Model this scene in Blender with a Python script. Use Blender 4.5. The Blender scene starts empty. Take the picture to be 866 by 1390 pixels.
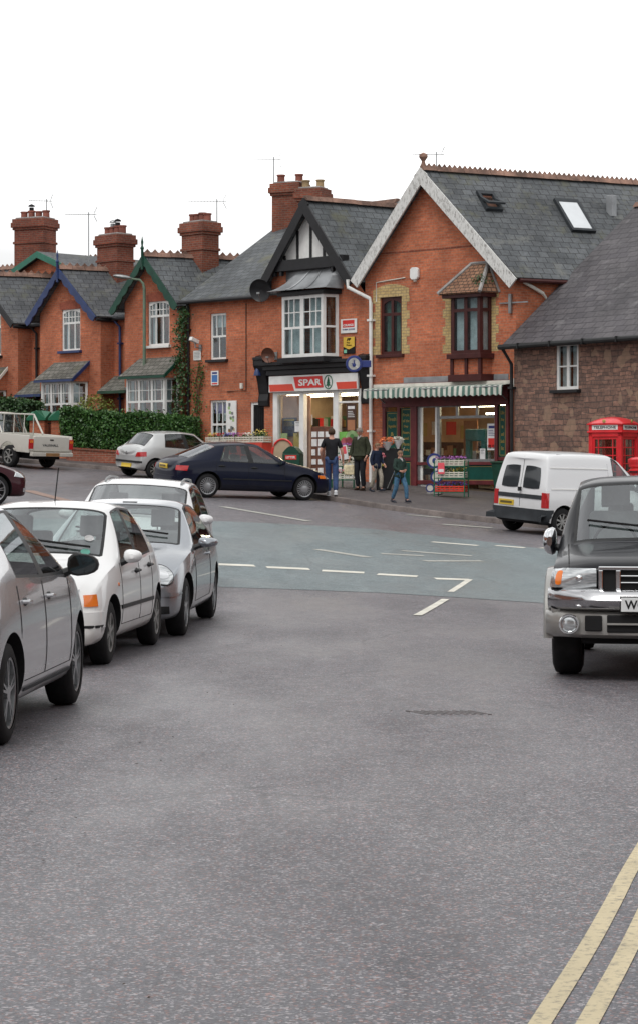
import bpy, bmesh, math, random
import numpy as np
from mathutils import Vector, Matrix
from mathutils.bvhtree import BVHTree
random.seed(7); RNG = np.random.default_rng(7)
SC = bpy.context.scene; COL = SC.collection
R = math.radians
# ---------------------------------------------------------------- camera
FPX, U0, VH, HC = 3030.0, 433.0, 640.0, 1.65
cam = bpy.data.cameras.new('camera'); camo = bpy.data.objects.new('camera', cam); COL.objects.link(camo)
camo.location = (0, 0, HC); camo.rotation_euler = (R(90), 0, 0)
cam.sensor_fit = 'VERTICAL'; cam.sensor_height = 36; cam.sensor_width = 24
cam.lens = FPX/1390*36; cam.shift_y = -(695-VH)/1390.0
cam.clip_start = .1; cam.clip_end = 2000
SC.camera = camo
def ray(u, v): return Vector(((u-U0)/FPX, 1.0, (VH-v)/FPX))
CAM = Vector((0, 0, HC))
def at(u, v, z):            # world point seen at pixel u,v at depth z
    return CAM + ray(u, v)*z
def pix(p): return U0+FPX*p[0]/p[1], VH-FPX*(p[2]-HC)/p[1]
# ---------------------------------------------------------------- terrain
_pts = [(745,733,47,0),(290,671,57,0),(410,676,58.3,0),(14,629,69,0),(210,654,67,0),(3,682,46.6,0),(450,678,57.5,.12),
        (490,672,61.5,.12),(543,683,57,.12),(110,629,72.5,0),(560,657,65.5,.12),(674,710,51,.12),(468,679,58,.12),(640,655,64,.12)]
_P = []
for u, v, z, k in _pts:
    _P.append(((u-U0)/FPX*z, z, HC+(VH-v)/FPX*z-k))
_P = np.array(_P)
_A = np.c_[np.ones(len(_P)), _P[:, 0], _P[:, 1]-50]
# prior rows keep the plane stable where it meets the near road
_Ap = np.vstack([_A, [[1, 0, -14], [1, -3, -16], [1, -1.4, -24]]]); _bp = np.r_[_P[:, 2], [-.02, .05, -.2]]
_c = np.linalg.lstsq(_Ap, _bp, rcond=None)[0]
_res = _P[:, 2]-_A@_c
def terr(X, Y):
    X = np.asarray(X, float); Y = np.asarray(Y, float)
    Xc = np.clip(X, -22, 18); Yc = np.clip(Y, -20, 84)
    hf = _c[0]+_c[1]*Xc+_c[2]*(Yc-50)
    num = np.zeros_like(hf); den = np.full_like(hf, .35)
    for (px, py, _), r in zip(_P, _res):
        w = np.exp(-((Xc-px)**2+(Yc-py)**2)/(2*4.5**2)); num = num+w*r; den = den+w
    hf = hf+num/den
    hn = -.0085*np.clip(Yc-9, 0, 30)
    k = 8.0; d = hf-hn
    return hn+np.log1p(np.exp(np.clip(k*d, -40, 40)))/k
def th(x, y): return float(terr(x, y))
def ground(u, v, lift=0.0):     # road point seen at pixel
    d = ray(u, v); lo, hi = 2.0, 120.0
    z = 2.0; prev = 2.0
    while z < 120:
        p = CAM+d*z
        if p.z <= th(p.x, p.y)+lift: break
        prev = z; z += .25
    lo, hi = prev, z
    for _ in range(20):
        m = (lo+hi)/2; p = CAM+d*m
        if p.z <= th(p.x, p.y)+lift: hi = m
        else: lo = m
    p = CAM+d*hi; return Vector((p.x, p.y, th(p.x, p.y)+lift))
# ---------------------------------------------------------------- materials
def nm(name):
    m = bpy.data.materials.new(name); m.use_nodes = True; nt = m.node_tree
    return m, nt, nt.nodes['Principled BSDF']
def lk(nt, a, b): nt.links.new(a, b)
def tc(nt, which='Object', scale=None):
    t = nt.nodes.new('ShaderNodeTexCoord'); o = t.outputs[which]
    if scale:
        mp = nt.nodes.new('ShaderNodeMapping'); mp.inputs['Scale'].default_value = scale; lk(nt, o, mp.inputs[0]); o = mp.outputs[0]
    return o
def noise(nt, co, s, det=3, rough=.55):
    n = nt.nodes.new('ShaderNodeTexNoise'); n.inputs['Scale'].default_value = s; n.inputs['Detail'].default_value = det
    n.inputs['Roughness'].default_value = rough; lk(nt, co, n.inputs['Vector']); return n.outputs['Fac']
def ramp(nt, f, stops):
    r = nt.nodes.new('ShaderNodeValToRGB'); lk(nt, f, r.inputs[0]); e = r.color_ramp.elements
    while len(e) < len(stops): e.new(.5)
    for i, (p, c) in enumerate(stops):
        e[i].position = p; e[i].color = (*c, 1) if len(c) == 3 else c
    return r.outputs[0]
def g3(x): return (x, x, x)
def mix(nt, f, a, b, mode='MIX'):
    m = nt.nodes.new('ShaderNodeMix'); m.data_type = 'RGBA'; m.blend_type = mode
    if isinstance(f, (int, float)): m.inputs[0].default_value = f
    else: lk(nt, f, m.inputs[0])
    for i, x in ((6, a), (7, b)):
        if isinstance(x, tuple): m.inputs[i].default_value = (*x, 1) if len(x) == 3 else x
        else: lk(nt, x, m.inputs[i])
    return m.outputs[2]
def bump(nt, b, h, s=.3, d=.01):
    n = nt.nodes.new('ShaderNodeBump'); n.inputs['Strength'].default_value = s; n.inputs['Distance'].default_value = d
    lk(nt, h, n.inputs['Height']); lk(nt, n.outputs[0], b.inputs['Normal'])
_pm = {}
def pm(name, col, rough=.6, metal=0, ns=3.0, amt=.12, coat=0, fine=0, spec=.5):
    if name in _pm: return _pm[name]
    if max(col) < .1 and not metal: spec = .3; col = tuple(c*.75 for c in col)
    m, nt, b = nm(name); co = tc(nt)
    f = noise(nt, co, ns, 4)
    lo = tuple(max(0, c*(1-amt)) for c in col); hi = tuple(min(1, c*(1+amt)) for c in col)
    c = ramp(nt, f, [(.35, lo), (.65, hi)])
    if fine:
        f2 = noise(nt, co, fine, 2); c = mix(nt, .5, c, mix(nt, 1.0, c, ramp(nt, f2, [(.3, g3(.6)), (.7, g3(1.35))]), 'MULTIPLY'))
    lk(nt, c, b.inputs['Base Color'])
    b.inputs['Roughness'].default_value = rough; b.inputs['Metallic'].default_value = metal
    b.inputs['Coat Weight'].default_value = coat; b.inputs['Coat Roughness'].default_value = .04
    b.inputs['Specular IOR Level'].default_value = spec
    _pm[name] = m; return m
def brick_mat(name, c1, c2, mortar, bw=.225, rh=.075, ms=.012, dirt=.35, patch=None, mrough=.9, mossc=None):
    m, nt, b = nm(name); uv = tc(nt, 'UV')
    wob = nt.nodes.new('ShaderNodeTexNoise'); wob.inputs['Scale'].default_value = 3; lk(nt, uv, wob.inputs['Vector'])
    br = nt.nodes.new('ShaderNodeTexBrick'); lk(nt, uv, br.inputs['Vector'])
    br.inputs['Scale'].default_value = 1; br.inputs['Brick Width'].default_value = bw; br.inputs['Row Height'].default_value = rh
    br.inputs['Mortar Size'].default_value = ms; br.inputs['Mortar Smooth'].default_value = .15; br.inputs['Bias'].default_value = -.1
    br.inputs['Color1'].default_value = (*c1, 1); br.inputs['Color2'].default_value = (*c2, 1); br.inputs['Mortar'].default_value = (*mortar, 1)
    c = br.outputs['Color']
    ob = tc(nt)
    n1 = noise(nt, ob, .55, 5, .65); c = mix(nt, 1.0, c, ramp(nt, n1, [(.3, g3(1-dirt)), (.7, g3(1+dirt*.55))]), 'MULTIPLY')
    n2 = noise(nt, ob, 14, 3); c = mix(nt, 1.0, c, ramp(nt, n2, [(.3, g3(.8)), (.7, g3(1.2))]), 'MULTIPLY')
    if patch:
        n3 = noise(nt, ob, 1.7, 6, .7); f = ramp(nt, n3, [(.56, g3(0)), (.72, g3(1))]); c = mix(nt, f, c, patch)
    oi = nt.nodes.new('ShaderNodeObjectInfo'); c = mix(nt, 1.0, c, ramp(nt, oi.outputs['Random'], [(0, (.84, .8, .8)), (.5, (1, 1, 1)), (1, (1.08, 1.12, 1.1))]), 'MULTIPLY')
    if mossc:
        n4 = noise(nt, ob, .9, 7, .75); f = ramp(nt, n4, [(.55, g3(0)), (.7, g3(.8))]); c = mix(nt, f, c, mossc)
    lk(nt, c, b.inputs['Base Color']); b.inputs['Roughness'].default_value = mrough; b.inputs['Specular IOR Level'].default_value = .3
    bump(nt, b, br.outputs['Fac'], -.5, .006)
    return m
M = {}
M['brick'] = brick_mat('red_brick', (.54, .165, .08), (.38, .105, .054), (.36, .19, .125), dirt=.42, patch=(.46,.19,.115), ms=.009)
M['brick_dark'] = brick_mat('chimney_brick', (.26, .07, .04), (.17, .05, .035), (.2, .12, .09), dirt=.5)
M['brick_wall'] = brick_mat('garden_wall_brick', (.34, .1, .06), (.25, .075, .045), (.3, .19, .14), dirt=.4)
M['brick_arch'] = pm('arch_brick', (.26, .07, .04), .9, 0, 8, .2, fine=40)
M['brick_buff'] = brick_mat('buff_brick', (.5, .36, .17), (.42, .28, .12), (.3, .22, .13), bw=.2, rh=.085)
M['slate'] = brick_mat('roof_slate', (.105, .11, .118), (.07, .075, .082), (.022, .022, .024), bw=.32, rh=.24, ms=.012, dirt=.45, patch=(.15, .15, .14), mrough=.62, mossc=(.11, .11, .07))
M['slate2'] = brick_mat('stone_cottage_slate', (.1, .094, .1), (.07, .066, .074), (.02, .02, .022), bw=.4, rh=.26, ms=.013, dirt=.4, patch=(.16, .155, .16), mrough=.55)
M['tile'] = brick_mat('clay_tile', (.3, .16, .1), (.2, .1, .065), (.06, .04, .03), bw=.17, rh=.12, ms=.014, dirt=.4, mossc=(.12, .11, .06))
M['slate_moss'] = brick_mat('mossy_slate', (.2, .19, .17), (.13, .125, .11), (.04, .04, .035), bw=.25, rh=.2, ms=.012, dirt=.5, mossc=(.1, .1, .05))
def stone_mat():
    m, nt, b = nm('rubble_stone'); uv = tc(nt, 'UV'); ob = tc(nt)
    wn = nt.nodes.new('ShaderNodeTexNoise'); wn.inputs['Scale'].default_value = 2.6; wn.inputs['Detail'].default_value = 3; lk(nt, uv, wn.inputs['Vector'])
    co = mix(nt, .13, uv, wn.outputs['Color'])
    cs = []
    for bw, rh, ms in ((.27, .13, .017), (.19, .09, .012)):
        br = nt.nodes.new('ShaderNodeTexBrick'); lk(nt, co, br.inputs['Vector']); br.inputs['Scale'].default_value = 1; br.inputs['Brick Width'].default_value = bw; br.inputs['Row Height'].default_value = rh
        br.inputs['Mortar Size'].default_value = ms; br.inputs['Mortar Smooth'].default_value = .5; br.squash = 1.7; br.squash_frequency = 3; br.offset = .37
        br.inputs['Color1'].default_value = (.27, .15, .11, 1); br.inputs['Color2'].default_value = (.13, .08, .065, 1); br.inputs['Mortar'].default_value = (.085, .062, .052, 1); cs.append(br)
    sel = ramp(nt, noise(nt, ob, .8, 4), [(.47, g3(0)), (.53, g3(1))]); c = mix(nt, sel, cs[0].outputs['Color'], cs[1].outputs['Color'])
    c = mix(nt, 1.0, c, ramp(nt, noise(nt, ob, 7, 6, .75), [(.3, g3(.55)), (.7, g3(1.5))]), 'MULTIPLY')
    v = nt.nodes.new('ShaderNodeTexVoronoi'); v.inputs['Scale'].default_value = 4.2; lk(nt, ob, v.inputs['Vector']); sp = nt.nodes.new('ShaderNodeSeparateColor'); lk(nt, v.outputs['Color'], sp.inputs[0])
    c = mix(nt, ramp(nt, sp.outputs[0], [(.84, g3(0)), (.86, g3(.55))]), c, (.33, .22, .15))
    big = ramp(nt, noise(nt, ob, .45, 5, .6), [(.53, g3(0)), (.66, g3(.5))]); c = mix(nt, big, c, mix(nt, noise(nt, ob, 4, 6, .75), (.12, .08, .065), (.27, .19, .15)))
    lk(nt, c, b.inputs['Base Color']); b.inputs['Roughness'].default_value = .95
    bump(nt, b, cs[0].outputs['Fac'], -.6, .02)
    return m
M['stone'] = stone_mat()
def asphalt(name, col, chip=(.3, .27, .26), wet=.5, rbase=.55, tint=None, warm=None):
    m, nt, b = nm(name); ob = tc(nt)
    f = noise(nt, ob, 85, 4, .85)
    c = ramp(nt, f, [(.3, tuple(x*.35 for x in col)), (.5, col), (.72, tuple(x*2.0 for x in col))])
    v = nt.nodes.new('ShaderNodeTexVoronoi'); v.inputs['Scale'].default_value = 95; lk(nt, ob, v.inputs['Vector'])
    sp = nt.nodes.new('ShaderNodeSeparateColor'); lk(nt, v.outputs['Color'], sp.inputs[0])
    chipf = ramp(nt, sp.outputs[0], [(.8, g3(0)), (.88, g3(.8))])
    c = mix(nt, chipf, c, chip)
    if warm:
        chip2 = ramp(nt, sp.outputs[1], [(.87, g3(0)), (.92, g3(.65))]); c = mix(nt, chip2, c, warm)
    st = tc(nt, 'Object', (.9, .22, 1)); big = noise(nt, st, .8, 6, .62)
    c = mix(nt, 1.0, c, ramp(nt, noise(nt, ob, 9, 6, .85), [(.32, g3(.68)), (.68, g3(1.32))]), 'MULTIPLY')
    c = mix(nt, 1.0, c, ramp(nt, noise(nt, ob, 34, 3, .8), [(.34, g3(.66)), (.66, g3(1.34))]), 'MULTIPLY')
    c = mix(nt, 1.0, c, ramp(nt, big, [(.3, g3(.82)), (.7, g3(1.14))]), 'MULTIPLY')
    cv = nt.nodes.new('ShaderNodeTexVoronoi'); cv.feature = 'DISTANCE_TO_EDGE'; cv.inputs['Scale'].default_value = .33
    wn = nt.nodes.new('ShaderNodeTexNoise'); wn.inputs['Scale'].default_value = 2.5; wn.inputs['Detail'].default_value = 6; lk(nt, ob, wn.inputs['Vector']); lk(nt, mix(nt, .22, ob, wn.outputs['Color']), cv.inputs['Vector'])
    ck = ramp(nt, cv.outputs['Distance'], [(.0, g3(1)), (.006, g3(0))]); cm_ = ramp(nt, noise(nt, ob, .33, 2), [(.5, g3(0)), (.6, g3(.65))])
    c = mix(nt, mix(nt, 1.0, ck, cm_, 'MULTIPLY'), c, tuple(x*.3 for x in col))
    pt = ramp(nt, noise(nt, tc(nt, 'Object', (.5, .16, 1)), 1.1, 3, .5), [(.55, g3(1)), (.58, g3(.86))]); c = mix(nt, 1.0, c, pt, 'MULTIPLY')
    lk(nt, c, b.inputs['Base Color'])
    wv = noise(nt, tc(nt, 'Object', (1.0, .35, 1)), .55, 5, .6)
    rr = ramp(nt, wv, [(.36, g3(rbase-wet*.36)), (.62, g3(rbase+.1))])
    lk(nt, rr, b.inputs['Roughness']); b.inputs['Specular IOR Level'].default_value = .5
    hh = mix(nt, .5, f, v.outputs['Distance']); bump(nt, b, hh, .8, .004)
    return m
M['asphalt'] = asphalt('wet_asphalt', (.09, .09, .102), (.32, .3, .31), .5, .5, warm=(.24, .12, .1))
M['teal'] = asphalt('teal_surfacing', (.122, .156, .166), (.22, .25, .25), .4, .5)
M['pave'] = asphalt('pavement_asphalt', (.075, .066, .066), (.16, .14, .14), .3, .62)
M['kerb'] = pm('kerb_stone', (.16, .135, .125), .8, 0, 2, .35, fine=30)
def paintline(name, col, wear=.5):
    m, nt, b = nm(name); ob = tc(nt)
    f = noise(nt, ob, 22, 5, .75); w = ramp(nt, f, [(wear-.2, (.1, .1, .1)), (wear+.03, col)])
    c = mix(nt, 1.0, w, ramp(nt, noise(nt, ob, 2, 4), [(.3, g3(.8)), (.7, g3(1.1))]), 'MULTIPLY')
    lk(nt, c, b.inputs['Base Color']); b.inputs['Roughness'].default_value = .6
    return m
M['wline'] = paintline('worn_white_paint', (.66, .64, .56), .3)
M['yline'] = paintline('yellow_paint', (.55, .47, .3), .46)
M['faint'] = paintline('faded_paint', (.4, .4, .36), .46)
M['redline'] = paintline('faded_red_paint', (.27, .17, .13), .45)
M['white'] = pm('white_gloss_paint', (.72, .72, .7), .4, 0, 5, .06)
M['cream'] = pm('off_white_plastic', (.6, .58, .52), .5, 0, 5, .1)
M['wpeel'] = None
def peel():
    m, nt, b = nm('peeling_white_paint'); ob = tc(nt, 'Object', (3, 3, 1.2)); f = noise(nt, ob, 6, 6, .75)
    lk(nt, ramp(nt, f, [(.47, (.62, .62, .6)), (.56, (.48, .48, .46)), (.64, (.22, .2, .19))]), b.inputs['Base Color']); b.inputs['Roughness'].default_value = .7
    return m
M['wpeel'] = peel()
M['black'] = pm('black_paint', (.018, .018, .02), .4, 0, 4, .2)
M['blackm'] = pm('matt_black', (.012, .012, .013), .8, 0, 4, .2)
M['blue'] = pm('blue_paint', (.012, .03, .11), .45, 0, 4, .2)
M['green'] = pm('dark_green_paint', (.014, .07, .045), .45, 0, 4, .2)
M['green2'] = pm('olive_green_paint', (.025, .07, .04), .5, 0, 4, .25)
M['teal_p'] = pm('bright_green_paint', (.008, .12, .075), .45, 0, 4, .2)
M['maroon'] = pm('maroon_paint', (.11, .015, .018), .45, 0, 4, .25)
M['brownf'] = pm('brown_window_paint', (.075, .02, .018), .4, 0, 4, .2)
M['shopgreen'] = pm('shop_green_paint', (.008, .085, .065), .4, 0, 4, .15)
M['gold'] = pm('gold_lettering', (.38, .27, .07), .5, 0, 4, .1)
M['red'] = pm('pillar_red_paint', (.62, .018, .025), .32, 0, 4, .1, coat=.3)
M['sred'] = pm('sign_red', (.6, .025, .02), .4, 0, 4, .05)
M['orange'] = pm('sign_orange_red', (.62, .06, .03), .4, 0, 4, .05)
M['sgreen'] = pm('sign_green', (.008, .11, .055), .4, 0, 4, .05)
M['syellow'] = pm('sign_yellow', (.65, .42, .05), .4, 0, 4, .1)
M['sblue'] = pm('sign_blue', (.015, .03, .16), .4, 0, 4, .05)
M['purple'] = pm('poster_purple', (.12, .06, .3), .5, 0, 4, .1)
M['lead'] = pm('lead_sheet', (.25, .26, .27), .45, .2, 2, .25)
M['concrete'] = pm('grey_concrete', (.27, .26, .25), .85, 0, 2, .25, fine=20)
M['galv'] = pm('galvanised_steel', (.3, .31, .31), .45, .8, 8, .15)
M['lampgreen'] = pm('lamp_post_green', (.12, .17, .12), .6, 0, 3, .2)
M['ridge'] = pm('terracotta_ridge', (.2, .115, .085), .85, 0, 1.5, .5, fine=20)
M['pot'] = pm('chimney_pot', (.2, .065, .045), .8, 0, 3, .3)
M['potb'] = pm('buff_chimney_pot', (.3, .21, .11), .8, 0, 3, .3)
M['curtain'] = pm('net_curtain', (.62, .66, .68), .9, 0, 6, .15)
M['curtaing'] = pm('green_curtain', (.16, .24, .2), .9, 0, 6, .2)
M['beige'] = pm('beige_interior', (.36, .28, .19), .8, 0, 2, .2)
M['wood'] = pm('brown_wood', (.13, .05, .03), .6, 0, 5, .3)
M['paper'] = pm('white_paper', (.7, .7, .7), .7, 0, 6, .1)
M['pink'] = pm('price_card_pink', (.75, .09, .12), .6, 0, 4, .05)
M['skin'] = pm('skin', (.48, .25, .18), .55, 0, 10, .08)
M['crate'] = pm('white_plastic_crate', (.55, .53, .45), .5, 0, 5, .15)
M['cratered'] = pm('red_plastic_crate', (.6, .04, .02), .45, 0, 5, .15)
M['rubber'] = pm('tyre_rubber', (.014, .014, .015), .75, 0, 9, .35)
M['plast'] = pm('black_trim_plastic', (.022, .023, .024), .5, 0, 6, .2)
M['plastg'] = pm('dark_grey_bumper_plastic', (.04, .046, .052), .6, 0, 4, .2)
M['alloy'] = pm('wheel_alloy', (.4, .41, .42), .3, .85, 6, .15)
M['alloyd'] = pm('dirty_wheel_alloy', (.3, .3, .29), .45, .6, 6, .25)
M['chrome'] = pm('chrome', (.75, .76, .77), .08, 1, 3, .03)
M['mglass'] = pm('tinted_mirror', (.2, .27, .3), .04, 1, 3, .05)
M['bumperchrome'] = pm('dull_bumper_chrome', (.5, .5, .51), .2, 1, 3, .08)
M['inter'] = pm('car_interior_cloth', (.14, .145, .15), .85, 0, 8, .2)
M['seatg'] = pm('car_seat_grey', (.3, .31, .32), .85, 0, 8, .2)
M['amber'] = pm('amber_lens', (.7, .17, .02), .15, 0, 8, .08, coat=.6)
M['redlens'] = pm('red_lens', (.42, .012, .015), .15, 0, 8, .1, coat=.6)
M['plateY'] = pm('yellow_number_plate', (.65, .45, .04), .4, 0, 4, .05)
M['plateW'] = pm('white_number_plate', (.68, .7, .7), .35, 0, 4, .05)
def carpaint(name, col, metal=0.0, rough=.35, dirt=(.2, .17, .14), dz=.55, flake=.0, damt=.5):
    m, nt, b = nm(name); ob = tc(nt)
    sx = nt.nodes.new('ShaderNodeSeparateXYZ'); lk(nt, ob, sx.inputs[0])
    mr = nt.nodes.new('ShaderNodeMapRange'); lk(nt, sx.outputs['Z'], mr.inputs[0]); mr.inputs[1].default_value = dz; mr.inputs[2].default_value = .15; mr.inputs[3].default_value = 0; mr.inputs[4].default_value = damt
    n = noise(nt, ob, 5, 5, .65)
    f = nt.nodes.new('ShaderNodeMath'); f.operation = 'MULTIPLY'; lk(nt, mr.outputs[0], f.inputs[0]); lk(nt, ramp(nt, n, [(.3, g3(.3)), (.7, g3(1.2))]), f.inputs[1])
    c = mix(nt, f.outputs[0], col, dirt)
    lk(nt, c, b.inputs['Base Color']); b.inputs['Metallic'].default_value = metal
    lk(nt, ramp(nt, f.outputs[0], [(0, g3(rough)), (.4, g3(.6))]), b.inputs['Roughness'])
    b.inputs['Coat Weight'].default_value = .8 if max(col) > .1 else .32; b.inputs['Coat Roughness'].default_value = .04; b.inputs['Specular IOR Level'].default_value = .5 if metal > .3 else .08
    return m
P_silver = carpaint('silver_car_paint', (.52, .53, .55), .55, .26, dz=.42, damt=.3)
P_silver2 = carpaint('blue_silver_car_paint', (.32, .345, .375), .7, .26, dz=.45, damt=.4)
P_silver3 = carpaint('pale_silver_car_paint', (.5, .51, .51), .4, .36)
P_white = carpaint('white_car_paint', (.76, .77, .77), 0, .35, (.5, .46, .4), .6, damt=.6)
P_white2 = carpaint('dirty_white_truck_paint', (.58, .57, .52), 0, .45, (.3, .27, .23), 1.0, damt=.7)
P_white3 = carpaint('white_van_paint', (.7, .71, .72), 0, .38, (.4, .39, .37), .9, damt=.6)
P_navy = carpaint('navy_car_paint', (.005, .0075, .021), .0, .3, (.05, .045, .045), .5)
P_maroon = carpaint('maroon_car_paint', (.04, .006, .011), .1, .3, (.06, .04, .04), .4)
P_black = carpaint('black_truck_paint', (.008, .0085, .011), .0, .3, (.05, .048, .045), .9, damt=.25)
P_flare = carpaint('silver_truck_cladding', (.36, .355, .34), .5, .42, (.2, .18, .15), .9)
def glass(name, tint, ior=1.5, base=.0, bm=.06):
    m = bpy.data.materials.new(name); m.use_nodes = True; nt = m.node_tree; nt.nodes.clear()
    o = nt.nodes.new('ShaderNodeOutputMaterial'); t = nt.nodes.new('ShaderNodeBsdfTransparent'); t.inputs[0].default_value = (*tint, 1)
    g = nt.nodes.new('ShaderNodeBsdfGlossy'); g.inputs['Roughness'].default_value = .02; g.inputs['Color'].default_value = (.95, .97, 1, 1)
    fr = nt.nodes.new('ShaderNodeFresnel'); ge = nt.nodes.new('ShaderNodeNewGeometry'); mi_ = nt.nodes.new('ShaderNodeMapRange'); lk(nt, ge.outputs['Backfacing'], mi_.inputs[0]); mi_.inputs[3].default_value = ior; mi_.inputs[4].default_value = 1/ior; lk(nt, mi_.outputs[0], fr.inputs['IOR'])
    n = nt.nodes.new('ShaderNodeTexNoise'); n.inputs['Scale'].default_value = 1.3; lk(nt, tc(nt), n.inputs['Vector'])
    bp = nt.nodes.new('ShaderNodeBump'); bp.inputs['Strength'].default_value = bm; bp.inputs['Distance'].default_value = .05; lk(nt, n.outputs['Fac'], bp.inputs['Height']); lk(nt, bp.outputs[0], g.inputs['Normal'])
    ad = nt.nodes.new('ShaderNodeMath'); ad.operation = 'ADD'; lk(nt, fr.outputs[0], ad.inputs[0]); ad.inputs[1].default_value = base; ad.use_clamp = True
    mx = nt.nodes.new('ShaderNodeMixShader'); lk(nt, ad.outputs[0], mx.inputs[0]); lk(nt, t.outputs[0], mx.inputs[1]); lk(nt, g.outputs[0], mx.inputs[2]); lk(nt, mx.outputs[0], o.inputs[0])
    return m
M['pane'] = glass('window_glass', (.82, .87, .87), 1.5, .03)
M['shopglass'] = glass('shop_glass', (.88, .9, .9), 1.5, .0, .03)
M['cglass'] = glass('car_glass', (.45, .52, .5), 1.5, .04, .0)
M['cscreen'] = glass('windscreen_glass', (.8, .88, .86), 1.55, .12, .0)
def lens():
    m, nt, b = nm('clear_lamp_lens'); ob = tc(nt, 'Object', (9, 9, 60)); f = noise(nt, ob, 1.5, 1)
    lk(nt, ramp(nt, f, [(.35, (.4, .42, .43)), (.6, (.6, .62, .63))]), b.inputs['Base Color']); b.inputs['Metallic'].default_value = .7; b.inputs['Roughness'].default_value = .15
    b.inputs['Coat Weight'].default_value = 1; return m
M['lens'] = lens()
def emis(name, col, s):
    m = bpy.data.materials.new(name); m.use_nodes = True; nt = m.node_tree; nt.nodes.clear()
    e = nt.nodes.new('ShaderNodeEmission'); e.inputs[0].default_value = (*col, 1); e.inputs[1].default_value = s
    o = nt.nodes.new('ShaderNodeOutputMaterial'); lk(nt, e.outputs[0], o.inputs[0]); return m
M['tube'] = emis('fluorescent_tube', (1, .84, .55), 22)
def leafmat(name, c1, c2):
    m, nt, b = nm(name); ob = tc(nt); geo = nt.nodes.new('ShaderNodeNewGeometry')
    f = geo.outputs['Random Per Island']; n = noise(nt, ob, 2.2, 4)
    c = ramp(nt, f, [(0, c1), (1, c2)]); c = mix(nt, 1.0, c, ramp(nt, n, [(.3, g3(.6)), (.7, g3(1.3))]), 'MULTIPLY')
    lk(nt, c, b.inputs['Base Color']); b.inputs['Roughness'].default_value = .45; return m
M['leaf'] = leafmat('hedge_leaf', (.02, .075, .016), (.075, .17, .035))
M['leafd'] = leafmat('dark_hedge_leaf', (.015, .05, .015), (.05, .11, .03))
M['leafy'] = leafmat('yellow_green_leaf', (.12, .16, .03), (.25, .26, .05))
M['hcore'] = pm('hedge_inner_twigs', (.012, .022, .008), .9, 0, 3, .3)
for n_, c1, c2 in (('fpurple', (.16, .05, .25), (.4, .12, .35)), ('fblue', (.06, .05, .3), (.18, .12, .5)), ('fyellow', (.6, .45, .05), (.75, .6, .2)),
                   ('fpink', (.5, .08, .15), (.7, .3, .3)), ('forange', (.75, .16, .05), (.85, .3, .12)), ('fwhite', (.5, .5, .42), (.8, .78, .7)), ('fred', (.45, .02, .03), (.7, .05, .05))):
    M[n_] = leafmat(n_[1:]+'_petals', c1, c2)
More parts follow.
